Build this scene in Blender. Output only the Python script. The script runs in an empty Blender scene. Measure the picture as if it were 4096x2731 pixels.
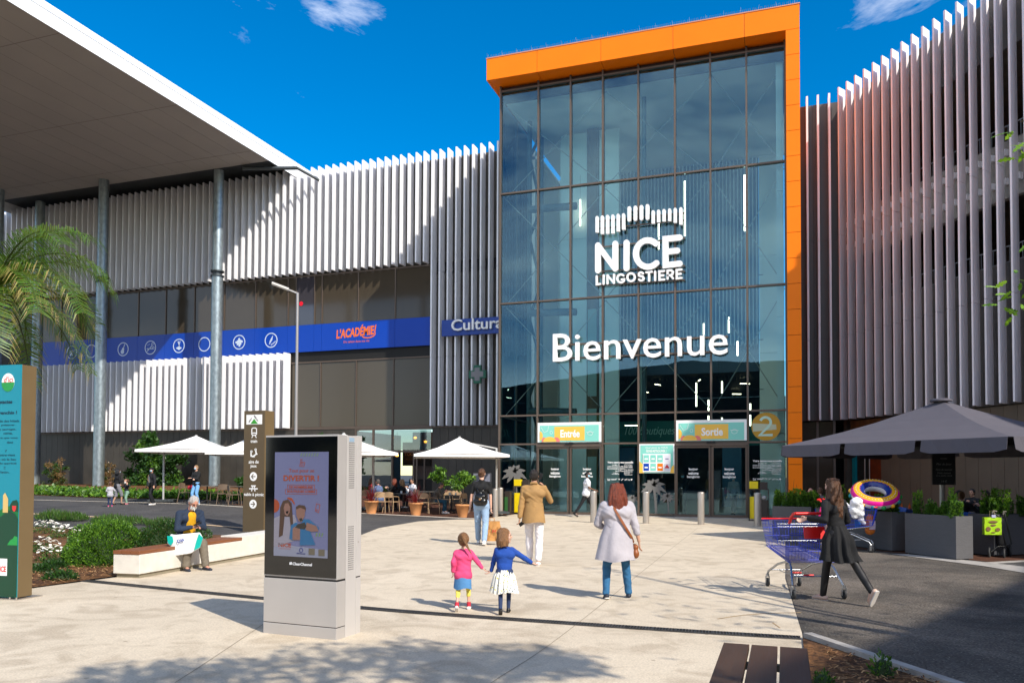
import bpy, bmesh, math, random
import numpy as np
from mathutils import Vector, Matrix
random.seed(7)
S = bpy.context.scene
COL = S.collection
R = math.radians
# ------------------------------------------------------------------ camera, sky, sun, exposure
F_PX, PITCH, ROLL, CY, YAW, HC = 3172.9, 0.0290082, 0.00406938, 1807.54, R(18.9586), 1.7
def _basis():
    cp, sp = math.cos(PITCH), math.sin(PITCH)
    r, u, w = Vector((1, 0, 0)), Vector((0, -sp, cp)), Vector((0, cp, sp))
    c, s = math.cos(ROLL), math.sin(ROLL)
    r2, u2 = c * r + s * u, -s * r + c * u
    Z = Matrix.Rotation(YAW, 3, 'Z')
    return Z @ r2, Z @ u2, Z @ w
CR, CU, CW = _basis()
CC = Vector((0, 0, HC))
cam = bpy.data.objects.new('camera', bpy.data.cameras.new('camera'))
COL.objects.link(cam)
m = Matrix((CR, CU, -CW)).transposed().to_4x4(); m.translation = CC
cam.matrix_world = m
cam.data.sensor_width = 36; cam.data.lens = 36 * F_PX / 4096
cam.data.shift_y = (CY - 1365.5) / 4096
cam.data.clip_start = .05; cam.data.clip_end = 3000
S.camera = cam
SUN_DIR = Vector((.8504 * math.cos(R(39.9)), -.5261 * math.cos(R(39.9)), math.sin(R(39.9))))   # towards the sun
sun = bpy.data.objects.new('sun', bpy.data.lights.new('sun', 'SUN'))
COL.objects.link(sun)
sun.data.energy = 3.2; sun.data.angle = R(.53); sun.data.color = (1, .935, .83)
sun.rotation_euler = SUN_DIR.to_track_quat('Z', 'Y').to_euler()
W = bpy.data.worlds.new('World'); S.world = W; W.use_nodes = True
nt = W.node_tree; nt.nodes.clear()
sky = nt.nodes.new('ShaderNodeTexSky'); sky.sky_type = 'NISHITA'; sky.sun_disc = False
sky.sun_elevation = R(39.9); sky.sun_rotation = math.atan2(SUN_DIR.x, SUN_DIR.y)
sky.air_density = 1.0; sky.dust_density = .3; sky.ozone_density = 3.0
hs = nt.nodes.new('ShaderNodeHueSaturation'); hs.inputs['Saturation'].default_value = 1.6; hs.inputs['Value'].default_value = .72
tc = nt.nodes.new('ShaderNodeTexCoord')
mp = nt.nodes.new('ShaderNodeMapping'); mp.inputs['Scale'].default_value = (1.6, 1.6, 5.0); mp.inputs['Location'].default_value = (.35, 1.3, .9)
no = nt.nodes.new('ShaderNodeTexNoise'); no.inputs['Scale'].default_value = 1.5; no.inputs['Detail'].default_value = 9; no.inputs['Roughness'].default_value = .62; no.inputs['Distortion'].default_value = 1.1
cr = nt.nodes.new('ShaderNodeValToRGB'); cr.color_ramp.elements[0].position = .66; cr.color_ramp.elements[1].position = 1.0
cr.color_ramp.elements[1].color = (.62, .62, .62, 1)
mx = nt.nodes.new('ShaderNodeMixRGB'); mx.inputs[2].default_value = (10, 9.7, 9.4, 1)
bg = nt.nodes.new('ShaderNodeBackground'); bg.inputs['Strength'].default_value = .148
out = nt.nodes.new('ShaderNodeOutputWorld')
L = nt.links.new
L(sky.outputs[0], hs.inputs['Color']); L(tc.outputs['Generated'], mp.inputs[0]); L(mp.outputs[0], no.inputs['Vector'])
sx_ = nt.nodes.new('ShaderNodeSeparateXYZ'); L(tc.outputs['Generated'], sx_.inputs[0])
mr = nt.nodes.new('ShaderNodeMapRange'); mr.inputs[1].default_value = .15; mr.inputs[2].default_value = -.45; mr.inputs[3].default_value = 0; mr.inputs[4].default_value = .36; L(sx_.outputs['Y'], mr.inputs[0])   # a cloudier sky behind the viewer
ad = nt.nodes.new('ShaderNodeMath'); L(no.outputs['Fac'], ad.inputs[0]); L(mr.outputs[0], ad.inputs[1])
prev = ad.outputs[0]
for (cx_, cy_, a0_, a1_, add_) in ((1180, 10, 6.5, 1, .085), (1430, 60, 5, 1, .085), (3620, 60, 9, 1, .10), (3850, -60, 9, 2, .05), (620, 520, 4, 0, .05)):     # where the thin clouds stand in the sky
    dv = (CR * (cx_ - 2048) / F_PX - CU * (cy_ - CY) / F_PX + CW).normalized()
    dn = nt.nodes.new('ShaderNodeVectorMath'); dn.operation = 'DOT_PRODUCT'; nn_ = nt.nodes.new('ShaderNodeVectorMath'); nn_.operation = 'NORMALIZE'; L(tc.outputs['Generated'], nn_.inputs[0]); L(nn_.outputs[0], dn.inputs[0]); dn.inputs[1].default_value = tuple(dv)
    mm_ = nt.nodes.new('ShaderNodeMapRange'); mm_.inputs[1].default_value = math.cos(R(a0_)); mm_.inputs[2].default_value = math.cos(R(a1_)); mm_.inputs[3].default_value = 0; mm_.inputs[4].default_value = add_; L(dn.outputs['Value'], mm_.inputs[0])
    a2_ = nt.nodes.new('ShaderNodeMath'); L(prev, a2_.inputs[0]); L(mm_.outputs[0], a2_.inputs[1]); prev = a2_.outputs[0]
L(prev, cr.inputs[0]); L(cr.outputs[0], mx.inputs[0]); L(hs.outputs[0], mx.inputs[1]); L(mx.outputs[0], bg.inputs[0]); L(bg.outputs[0], out.inputs[0])
S.view_settings.view_transform = 'Standard'; S.view_settings.look = 'None'
S.view_settings.exposure = .86; S.view_settings.gamma = 1
S.render.engine = 'CYCLES'
S.cycles.transparent_max_bounces = 24
S.cycles.max_bounces = 8
# ------------------------------------------------------------------ measuring helpers: real ground points and real wall points seen in the photo
def ss(a, b, x):
    t = min(1, max(0, (x - a) / (b - a))); return t * t * (3 - 2 * t)
def hh(x, y):
    return .5 * ss(12, 24, y) * ss(-9, -24, x) + .5 * ss(28, 36, y) * ss(-18, -30, x)
def ray(x, y): return (x - 2048) / F_PX * CR - (y - CY) / F_PX * CU + CW
def G(x, y, z=0):
    d = ray(x, y); return CC + d * ((z - HC) / d.z)
def Gt(x, y):
    d = ray(x, y); t = 2.
    while t < 140:
        p = CC + d * t
        if p.z < hh(p.x, p.y): return p
        t += .02
    return CC + d * 60
def PY(x, y, Y):
    d = ray(x, y); return CC + d * (Y / d.y)
def AT(x, y, depth): return CC + ray(x, y) * depth
def PT(x, y, g): return CC + ray(x, y) * ((Vector(g) - CC).dot(CW))     # point above a known standing place
# ------------------------------------------------------------------ materials
def lin(h):
    if isinstance(h, str):
        c = [int(h[i:i + 2], 16) / 255 for i in (0, 2, 4)]
        return tuple(((v + .055) / 1.055) ** 2.4 if v > .04 else v / 12.92 for v in c)
    return h
MC = {}
def M(name, col, rough=.6, metal=0, noise=0, nscale=8, bump=0, bscale=60, emit=None, spec=.5, col2=None, stretch=None, sheen=0, bdist=.01):
    if name in MC: return MC[name]
    mt = bpy.data.materials.new(name); MC[name] = mt; mt.use_nodes = True
    n = mt.node_tree.nodes; l = mt.node_tree.links.new
    b = n['Principled BSDF']; c = lin(col)
    b.inputs['Base Color'].default_value = (*c, 1); b.inputs['Roughness'].default_value = rough
    b.inputs['Metallic'].default_value = metal; b.inputs['Specular IOR Level'].default_value = spec
    if sheen: b.inputs['Sheen Weight'].default_value = sheen
    if noise or bump:
        t = n.new('ShaderNodeTexCoord'); src = t.outputs['Object']
        if stretch:
            mpp = n.new('ShaderNodeMapping'); mpp.inputs['Scale'].default_value = stretch; l(src, mpp.inputs[0]); src = mpp.outputs[0]
    if noise:
        a = n.new('ShaderNodeTexNoise'); a.inputs['Scale'].default_value = nscale; a.inputs['Detail'].default_value = 6; l(src, a.inputs['Vector'])
        r = n.new('ShaderNodeValToRGB'); l(a.outputs['Fac'], r.inputs[0])
        d = lin(col2) if col2 else tuple(v * (1 - noise) for v in c)
        u = c if col2 else tuple(min(1, v * (1 + noise * .5)) for v in c)
        r.color_ramp.elements[0].position = .35; r.color_ramp.elements[1].position = .68
        r.color_ramp.elements[0].color = (*d, 1); r.color_ramp.elements[1].color = (*u, 1)
        l(r.outputs[0], b.inputs['Base Color'])
        rr = n.new('ShaderNodeMapRange'); l(a.outputs['Fac'], rr.inputs[0]); rr.inputs[3].default_value = max(0, rough - .08); rr.inputs[4].default_value = min(1, rough + .1)
        l(rr.outputs[0], b.inputs['Roughness'])
    if bump:
        a = n.new('ShaderNodeTexNoise'); a.inputs['Scale'].default_value = bscale; a.inputs['Detail'].default_value = 5; l(src, a.inputs['Vector'])
        bp = n.new('ShaderNodeBump'); bp.inputs['Strength'].default_value = bump; bp.inputs['Distance'].default_value = bdist
        l(a.outputs['Fac'], bp.inputs['Height']); l(bp.outputs[0], b.inputs['Normal'])
    if emit:
        b.inputs['Emission Color'].default_value = (*lin(emit[0]), 1); b.inputs['Emission Strength'].default_value = emit[1]
    return mt
def ground_mat(name, c1, c2, grain, gscale, big=.35, bumpd=.004, speck=None, lines=False):
    mt = bpy.data.materials.new(name); MC[name] = mt; mt.use_nodes = True
    n = mt.node_tree.nodes; l = mt.node_tree.links.new; b = n['Principled BSDF']
    b.inputs['Roughness'].default_value = .85; b.inputs['Specular IOR Level'].default_value = .3
    t = n.new('ShaderNodeTexCoord')
    a = n.new('ShaderNodeTexNoise'); a.inputs['Scale'].default_value = big; a.inputs['Detail'].default_value = 8; a.inputs['Roughness'].default_value = .6; a.inputs['Distortion'].default_value = .6; l(t.outputs['Object'], a.inputs['Vector'])
    r = n.new('ShaderNodeValToRGB'); r.color_ramp.elements[0].position = .33; r.color_ramp.elements[1].position = .66
    r.color_ramp.elements[0].color = (*lin(c1), 1); r.color_ramp.elements[1].color = (*lin(c2), 1); l(a.outputs['Fac'], r.inputs[0])
    g = n.new('ShaderNodeTexNoise'); g.inputs['Scale'].default_value = gscale; g.inputs['Detail'].default_value = 3; l(t.outputs['Object'], g.inputs['Vector'])
    r2 = n.new('ShaderNodeValToRGB'); r2.color_ramp.elements[0].position = .35; r2.color_ramp.elements[1].position = .65
    r2.color_ramp.elements[0].color = (1 - grain,) * 3 + (1,); r2.color_ramp.elements[1].color = (1 + grain * .4,) * 3 + (1,)
    l(g.outputs['Fac'], r2.inputs[0])
    mm = n.new('ShaderNodeMixRGB'); mm.blend_type = 'MULTIPLY'; mm.inputs[0].default_value = 1; l(r.outputs[0], mm.inputs[1]); l(r2.outputs[0], mm.inputs[2])
    last = mm.outputs[0]
    # worn stains of a middle size
    st = n.new('ShaderNodeTexNoise'); st.inputs['Scale'].default_value = big * 6; st.inputs['Detail'].default_value = 6; st.inputs['Distortion'].default_value = 1.5; l(t.outputs['Object'], st.inputs['Vector'])
    r3 = n.new('ShaderNodeValToRGB'); r3.color_ramp.elements[0].position = .33; r3.color_ramp.elements[1].position = .52
    r3.color_ramp.elements[0].color = (.80, .78, .76, 1); r3.color_ramp.elements[1].color = (1, 1, 1, 1); l(st.outputs['Fac'], r3.inputs[0])
    m3 = n.new('ShaderNodeMixRGB'); m3.blend_type = 'MULTIPLY'; m3.inputs[0].default_value = 1; l(last, m3.inputs[1]); l(r3.outputs[0], m3.inputs[2]); last = m3.outputs[0]
    if speck:
        v = n.new('ShaderNodeTexVoronoi'); v.inputs['Scale'].default_value = speck[1]; l(t.outputs['Object'], v.inputs['Vector'])
        r4 = n.new('ShaderNodeValToRGB'); r4.color_ramp.elements[0].position = .06; r4.color_ramp.elements[1].position = .12
        r4.color_ramp.elements[0].color = (1, 1, 1, 1); r4.color_ramp.elements[1].color = (0, 0, 0, 1); l(v.outputs['Distance'], r4.inputs[0])
        m4 = n.new('ShaderNodeMixRGB'); l(r4.outputs[0], m4.inputs[0]); l(last, m4.inputs[1]); m4.inputs[2].default_value = (*lin(speck[0]), 1); last = m4.outputs[0]
    gv = n.new('ShaderNodeTexVoronoi'); gv.inputs['Scale'].default_value = 1.7; l(t.outputs['Object'], gv.inputs['Vector'])
    rg5 = n.new('ShaderNodeValToRGB'); rg5.color_ramp.elements[0].position = .030; rg5.color_ramp.elements[1].position = .042; rg5.color_ramp.elements[0].color = (.62, .60, .58, 1); rg5.color_ramp.elements[1].color = (1, 1, 1, 1); l(gv.outputs['Distance'], rg5.inputs[0])
    m5 = n.new('ShaderNodeMixRGB'); m5.blend_type = 'MULTIPLY'; m5.inputs[0].default_value = 1; l(last, m5.inputs[1]); l(rg5.outputs[0], m5.inputs[2]); last = m5.outputs[0]
    l(last, b.inputs['Base Color'])
    bp = n.new('ShaderNodeBump'); bp.inputs['Strength'].default_value = .5; bp.inputs['Distance'].default_value = bumpd; l(g.outputs['Fac'], bp.inputs['Height']); l(bp.outputs[0], b.inputs['Normal'])
    return mt
def glass_mat(name, tint, refl=.28, gloss=(.9, .95, 1)):
    mt = bpy.data.materials.new(name); MC[name] = mt; mt.use_nodes = True
    n = mt.node_tree.nodes; l = mt.node_tree.links.new; n.remove(n['Principled BSDF'])
    o = n['Material Output']; t = n.new('ShaderNodeBsdfTransparent'); t.inputs[0].default_value = (*tint, 1)
    g = n.new('ShaderNodeBsdfGlossy'); g.inputs['Roughness'].default_value = .0; g.inputs['Color'].default_value = (*gloss, 1)
    lw = n.new('ShaderNodeFresnel'); lw.inputs[0].default_value = 1.5
    ma = n.new('ShaderNodeMath'); ma.operation = 'ADD'; ma.use_clamp = True; l(lw.outputs[0], ma.inputs[0]); ma.inputs[1].default_value = refl
    tx = n.new('ShaderNodeTexCoord'); ns = n.new('ShaderNodeTexNoise'); ns.inputs['Scale'].default_value = .45; ns.inputs['Detail'].default_value = 2; l(tx.outputs['Object'], ns.inputs['Vector'])
    bp = n.new('ShaderNodeBump'); bp.inputs['Strength'].default_value = .06; bp.inputs['Distance'].default_value = .05; l(ns.outputs['Fac'], bp.inputs['Height']); l(bp.outputs[0], g.inputs['Normal'])
    x = n.new('ShaderNodeMixShader'); l(ma.outputs[0], x.inputs[0]); l(t.outputs[0], x.inputs[1]); l(g.outputs[0], x.inputs[2]); l(x.outputs[0], o.inputs[0])
    return mt
# ------------------------------------------------------------------ mesh builder
class MB:
    def __init__(s): s.v = []; s.f = []; s.q = []
    def add(s, vs, fs, sm=False):
        o = len(s.v); s.v += [tuple(p) for p in vs]; s.f += [tuple(i + o for i in f) for f in fs]; s.q += [sm] * len(fs); return s
    def box(s, x0, x1, y0, y1, z0, z1, M4=None):
        vs = [Vector(p) for p in ((x0, y0, z0), (x1, y0, z0), (x1, y1, z0), (x0, y1, z0), (x0, y0, z1), (x1, y0, z1), (x1, y1, z1), (x0, y1, z1))]
        if M4 is not None: vs = [M4 @ p for p in vs]
        return s.add(vs, [(0, 3, 2, 1), (4, 5, 6, 7), (0, 1, 5, 4), (1, 2, 6, 5), (2, 3, 7, 6), (3, 0, 4, 7)])
    def prism(s, poly, a, b, axis='z', M4=None, ch=0):
        """polygon in 2D extruded from a to b along axis (x: poly=(y,z); y: poly=(x,z); z: poly=(x,y))"""
        n = len(poly)
        f = {'z': lambda p, t: (p[0], p[1], t), 'y': lambda p, t: (p[0], t, p[1]), 'x': lambda p, t: (t, p[0], p[1])}[axis]
        vs = [Vector(f(p, a)) for p in poly] + [Vector(f(p, b)) for p in poly]
        if M4 is not None: vs = [M4 @ p for p in vs]
        return s.add(vs, [tuple(range(n))[::-1], tuple(range(n, 2 * n))] + [(i, (i + 1) % n, n + (i + 1) % n, n + i) for i in range(n)])
    def rod(s, p0, p1, r0, r1=None, n=8, cap=True, sm=True, flat=1.0):
        p0, p1 = Vector(p0), Vector(p1); r1 = r0 if r1 is None else r1
        d = (p1 - p0)
        if d.length < 1e-6: return s
        d.normalize(); a = d.orthogonal().normalized() if abs(d.z) > .9 else d.cross(Vector((0, 0, 1))).normalized(); b = d.cross(a)
        o = [(math.cos(2 * math.pi * i / n), math.sin(2 * math.pi * i / n)) for i in range(n)]
        vs = [p0 + a * c * r0 + b * q * r0 * flat for c, q in o] + [p1 + a * c * r1 + b * q * r1 * flat for c, q in o]
        s.add(vs, [(i, (i + 1) % n, n + (i + 1) % n, n + i) for i in range(n)], sm)
        if cap: s.add(vs, [tuple(range(n))[::-1], tuple(range(n, 2 * n))])
        return s
    def bar(s, p0, p1, w, h, up=(0, 0, 1)):
        p0, p1 = Vector(p0), Vector(p1); d = (p1 - p0).normalized(); u = Vector(up)
        a = d.cross(u)
        if a.length < 1e-4: a = d.orthogonal()
        a = a.normalized() * w / 2; b = a.normalized().cross(d) * h / 2
        vs = [p + i * a + j * b for p in (p0, p1) for i, j in ((-1, -1), (1, -1), (1, 1), (-1, 1))]
        return s.add(vs, [(0, 3, 2, 1), (4, 5, 6, 7), (0, 1, 5, 4), (1, 2, 6, 5), (2, 3, 7, 6), (3, 0, 4, 7)])
    def tube(s, pts, r, n=8, closed=False, cap=True):
        pts = [Vector(p) for p in pts]; k = len(pts); rs = r if hasattr(r, '__len__') else [r] * k
        vs = []; a = None
        for i, p in enumerate(pts):
            d = (pts[(i + 1) % k] - pts[i - 1]) if closed else (pts[min(i + 1, k - 1)] - pts[max(i - 1, 0)])
            d.normalize()
            a = d.orthogonal().normalized() if a is None else (a - d * a.dot(d)).normalized()
            b = d.cross(a)
            vs += [p + (a * math.cos(2 * math.pi * j / n) + b * math.sin(2 * math.pi * j / n)) * rs[i] for j in range(n)]
        fs = []
        for i in range(k if closed else k - 1):
            q = (i + 1) % k
            fs += [(i * n + j, i * n + (j + 1) % n, q * n + (j + 1) % n, q * n + j) for j in range(n)]
        s.add(vs, fs, True)
        if cap and not closed: s.add(vs, [tuple(range(n))[::-1], tuple(range((k - 1) * n, k * n))])
        return s
    def lathe(s, prof, c=(0, 0, 0), n=20, M4=None):
        vs = []
        for r, z in prof:
            for j in range(n):
                p = Vector((r * math.cos(2 * math.pi * j / n), r * math.sin(2 * math.pi * j / n), z)) + Vector(c)
                vs.append(M4 @ p if M4 is not None else p)
        k = len(prof)
        s.add(vs, [(i * n + j, i * n + (j + 1) % n, (i + 1) * n + (j + 1) % n, (i + 1) * n + j) for i in range(k - 1) for j in range(n)], True)
        if prof[-1][0] > .001: s.add(vs[-n:], [tuple(range(n))])
        if prof[0][0] > .001: s.add(vs[:n], [tuple(range(n))[::-1]])
        return s
    def ball(s, c, r, n=12, k=8, M4=None):
        rr = r if hasattr(r, '__len__') else (r, r, r)
        vs = []
        for i in range(k + 1):
            th = math.pi * i / k
            for j in range(n):
                ph = 2 * math.pi * j / n
                p = Vector((rr[0] * math.sin(th) * math.cos(ph), rr[1] * math.sin(th) * math.sin(ph), rr[2] * math.cos(th)))
                if M4 is not None: p = M4 @ p
                vs.append(p + Vector(c))
        return s.add(vs, [(i * n + j, (i + 1) * n + j, (i + 1) * n + (j + 1) % n, i * n + (j + 1) % n) for i in range(k) for j in range(n)], True)
    def build(s, name, mat, parent=None, world=False, bevel=0, mesh=False):
        me = bpy.data.meshes.new(name)
        v = s.v
        if world and parent is not None:
            L0 = parent.matrix_basis.inverted(); v = [tuple(L0 @ Vector(p)) for p in v]
        me.from_pydata(v, [], s.f); me.polygons.foreach_set('use_smooth', s.q)
        for mm in (mat if isinstance(mat, (list, tuple)) else [mat]): me.materials.append(mm)
        me.validate(); me.update()
        if mesh: return me
        o = bpy.data.objects.new(name, me); COL.objects.link(o)
        if parent is not None: o.parent = parent
        if bevel:
            b = o.modifiers.new('bevel', 'BEVEL'); b.width = bevel; b.segments = 2; b.limit_method = 'ANGLE'; b.angle_limit = R(50)
        return o
def tag(o, label, cat, group=None):
    o['label'] = label; o['category'] = cat
    if group: o['group'] = group
    return o
def thing(name, label, cat, loc=(0, 0, 0), rotz=0, group=None):
    o = bpy.data.objects.new(name, None); COL.objects.link(o); o.empty_display_size = .2
    o.matrix_basis = Matrix.Translation(Vector(loc)) @ Matrix.Rotation(rotz, 4, 'Z')
    return tag(o, label, cat, group)
def dup(root, loc, rotz=0, label=None, group=None, scale=None):
    r = root.copy(); COL.objects.link(r)
    r.matrix_basis = Matrix.Translation(Vector(loc)) @ Matrix.Rotation(rotz, 4, 'Z') @ (Matrix.Scale(scale, 4) if scale else Matrix())
    if label: r['label'] = label
    if group: r['group'] = group
    for ch in KIDS(root):
        c = ch.copy(); COL.objects.link(c); c.parent = r
        for g in KIDS(ch):
            d = g.copy(); COL.objects.link(d); d.parent = c
    return r
def KIDS(o): return [c for c in bpy.data.objects if c.parent == o]
def struct(name, mb, mat, kind='structure'):
    o = mb.build(name, mat); o['kind'] = kind; return o
# text and stroke lettering, as raised letters
def text_mb(mb, s, size, M4, depth=.004, width=None, align='CENTER', bold=0, spacing=1.0, line=1.0):
    cu = bpy.data.curves.new('t', 'FONT'); cu.body = s; cu.size = size; cu.extrude = depth / 2; cu.align_x = align; cu.align_y = 'CENTER'
    cu.offset = bold; cu.space_character = spacing; cu.space_line = line; cu.resolution_u = 3
    o = bpy.data.objects.new('t', cu)
    COL.objects.link(o)
    dg = bpy.context.evaluated_depsgraph_get(); me = bpy.data.meshes.new_from_object(o.evaluated_get(dg))
    bpy.data.objects.remove(o); bpy.data.curves.remove(cu)
    vs = [v.co.copy() for v in me.vertices]
    if width and vs:
        w = max(v.x for v in vs) - min(v.x for v in vs)
        for v in vs: v.x *= width / w
    mb.add([M4 @ v for v in vs], [tuple(p.vertices) for p in me.polygons]); bpy.data.meshes.remove(me)
    return mb
def face_m(x, y, z, rot=0, tilt=0):
    """letter plane standing at a point, facing -Y turned by rot about Z"""
    return Matrix.Translation(Vector((x, y, z))) @ Matrix.Rotation(rot, 4, 'Z') @ Matrix.Rotation(R(90), 4, 'X') @ Matrix.Rotation(tilt, 4, 'Z')
def stroke(mb, pts, w, M4, depth=.1, closed=False, joints=True, rnd=True):
    """a thick rounded pen stroke through 2D points, as a raised solid"""
    pts = [Vector((p[0], p[1])) for p in pts]; k = len(pts); h = w / 2
    seq = list(range(k)) + ([0] if closed else [])
    Lf, Rt = [], []
    for i in range(k):
        if closed: a, b = pts[i - 1], pts[(i + 1) % k]
        else: a, b = pts[max(i - 1, 0)], pts[min(i + 1, k - 1)]
        d1 = (pts[i] - a) if (closed or i > 0) else (b - pts[i]); d2 = (b - pts[i]) if (closed or i < k - 1) else (pts[i] - a)
        d1 = d1.normalized() if d1.length else d2.normalized(); d2 = d2.normalized() if d2.length else d1
        t = (d1 + d2)
        t = t.normalized() if t.length > 1e-6 else d1
        n = Vector((-t.y, t.x)); c = max(.55, n.dot(Vector((-d1.y, d1.x))))
        Lf.append(pts[i] + n * h / c); Rt.append(pts[i] - n * h / c)
    if closed:
        n = k; vs = [(p.x, p.y, z) for z in (0, depth) for p in Lf] + [(p.x, p.y, z) for z in (0, depth) for p in Rt]
        fs = []
        for i in range(n):
            j = (i + 1) % n
            fs += [(i, j, n + j, n + i), (3 * n + i, 3 * n + j, 2 * n + j, 2 * n + i), (n + i, n + j, 3 * n + j, 3 * n + i), (2 * n + i, 2 * n + j, j, i)]
        return mb.add([M4 @ Vector(v) for v in vs], fs)
    out = list(Lf)
    def cap(c, frm, n=6):
        a0 = math.atan2(frm.y - c.y, frm.x - c.x); r = []
        for i in range(1, n): a = a0 - math.pi * i / n; r.append(Vector((c.x + h * math.cos(a), c.y + h * math.sin(a))))
        return r
    if rnd: out += cap(pts[-1], Lf[-1])
    out += Rt[::-1]
    if rnd: out += cap(pts[0], Rt[0])
    # quads along, fan for caps
    n = k; nc = 5 if rnd else 0
    A = len(out)
    vs = [(p.x, p.y, 0) for p in out] + [(p.x, p.y, depth) for p in out]
    fs = []
    for z in (0, A):
        for i in range(n - 1):
            f = (z + i, z + i + 1, z + 2 * n + nc - 2 - i, z + 2 * n + nc - 1 - i)
            fs.append(f if z else f[::-1])
        if rnd:
            f = tuple(z + i for i in range(n - 1, n + nc + 1)); fs.append(f if z else f[::-1])
            f = tuple(z + i for i in range(2 * n + nc - 1, A)) + (z,); fs.append(f if z else f[::-1])
    fs += [(i, (i + 1) % A, A + (i + 1) % A, A + i) for i in range(A)]
    return mb.add([M4 @ Vector(v) for v in vs], fs)
def arc(cx, cy, rx, ry, a0, a1, n=14): return [(cx + rx * math.cos(R(a0 + (a1 - a0) * i / n)), cy + ry * math.sin(R(a0 + (a1 - a0) * i / n))) for i in range(n + 1)]
def sheet(name, poly, mat, dz=.004, step=1.5, kind='structure'):
    bm = bmesh.new(); vs = [bm.verts.new((p[0], p[1], 0)) for p in poly]; bm.faces.new(vs)
    x0, x1 = min(p[0] for p in poly), max(p[0] for p in poly); y0, y1 = min(p[1] for p in poly), max(p[1] for p in poly)
    for ax, a, b in ((0, max(x0, -60), min(x1, -7)), (1, max(y0, 8), min(y1, 42))):
        t = math.ceil(a / step) * step
        while t < b:
            co = [0, 0, 0]; no_ = [0, 0, 0]; co[ax] = t; no_[ax] = 1
            bmesh.ops.bisect_plane(bm, geom=bm.verts[:] + bm.edges[:] + bm.faces[:], plane_co=co, plane_no=no_); t += step
    bmesh.ops.triangulate(bm, faces=bm.faces[:])
    for v in bm.verts: v.co.z = hh(v.co.x, v.co.y) + dz
    bmesh.ops.recalc_face_normals(bm, faces=bm.faces[:])
    for f in bm.faces:
        if f.normal.z < 0: f.normal_flip()
    me = bpy.data.meshes.new(name); bm.to_mesh(me); bm.free(); me.materials.append(mat)
    o = bpy.data.objects.new(name, me); COL.objects.link(o)
    if kind: o['kind'] = kind
    return o
def strip(name, pts, w, mat, dz, kind='structure'):
    pts = [Vector((p[0], p[1])) for p in pts]; Lp, Rp = [], []
    for i, p in enumerate(pts):
        d = (pts[min(i + 1, len(pts) - 1)] - pts[max(i - 1, 0)]).normalized(); n = Vector((-d.y, d.x)) * w / 2
        Lp.append(p + n); Rp.append(p - n)
    return sheet(name, Lp + Rp[::-1], mat, dz, kind=kind)
def dense(pts, n=6):
    """smooth curve through points"""
    P = [Vector((p[0], p[1])) for p in pts]; P = [2 * P[0] - P[1]] + P + [2 * P[-1] - P[-2]]; o = []
    for i in range(1, len(P) - 2):
        for j in range(n):
            t = j / n; a, b, c, d = P[i - 1:i + 3]
            o.append(.5 * ((2 * b) + (c - a) * t + (2 * a - 5 * b + 4 * c - d) * t * t + (3 * b - a - 3 * c + d) * t ** 3))
    return o + [P[-2]]
def leaves(n, fn, size, seed=1, aspect=.5, normal_up=.3, curl=True):
    """n small leaf faces at points given by fn(rng,n)->(pos,dir or None); returns vertex array and faces"""
    rg = np.random.default_rng(seed); P, D = fn(rg, n)
    if D is None:
        D = rg.normal(size=(n, 3)); D[:, 2] += normal_up
    D /= np.linalg.norm(D, axis=1)[:, None] + 1e-9
    T = rg.normal(size=(n, 3)); T -= (T * D).sum(1)[:, None] * D; T /= np.linalg.norm(T, axis=1)[:, None] + 1e-9
    N = np.cross(D, T)
    s = size * (.6 + .8 * rg.random(n))[:, None]
    a = P; b = P + D * s * .5 + T * s * aspect * .5 + N * s * .08; c = P + D * s; d = P + D * s * .5 - T * s * aspect * .5 + N * s * .08
    V = np.stack([a, b, c, d], 1).reshape(-1, 3)
    return V
def leaf_obj(name, V, mats, parent=None, seed=0, world=True, pat=None):
    if world and parent is not None: V = V - np.array(parent.matrix_basis.translation)
    n = len(V) // 4
    me = bpy.data.meshes.new(name); me.vertices.add(len(V)); me.vertices.foreach_set('co', V.astype(np.float32).ravel())
    me.loops.add(n * 4); me.loops.foreach_set('vertex_index', np.arange(n * 4, dtype=np.int32))
    me.polygons.add(n); me.polygons.foreach_set('loop_start', np.arange(0, n * 4, 4, dtype=np.int32)); me.polygons.foreach_set('loop_total', np.full(n, 4, dtype=np.int32))
    for q in mats: me.materials.append(q)
    mi = np.random.default_rng(seed).integers(0, len(mats), n) if pat is None else pat
    me.polygons.foreach_set('material_index', mi.astype(np.int32)); me.update(calc_edges=True); me.validate()
    o = bpy.data.objects.new(name, me); COL.objects.link(o)
    if parent is not None: o.parent = parent
    return o
def leafmat(name, col, trans=.35):
    if name in MC: return MC[name]
    mt = bpy.data.materials.new(name); MC[name] = mt; mt.use_nodes = True
    n = mt.node_tree.nodes; l = mt.node_tree.links.new; b = n['Principled BSDF']; c = lin(col)
    b.inputs['Base Color'].default_value = (*c, 1); b.inputs['Roughness'].default_value = .45
    t = n.new('ShaderNodeBsdfTranslucent'); t.inputs[0].default_value = (min(1, c[0] * 1.7), min(1, c[1] * 1.6), c[2] * .7, 1)
    x = n.new('ShaderNodeMixShader'); x.inputs[0].default_value = trans
    l(b.outputs[0], x.inputs[1]); l(t.outputs[0], x.inputs[2]); l(x.outputs[0], n['Material Output'].inputs[0]); return mt
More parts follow.
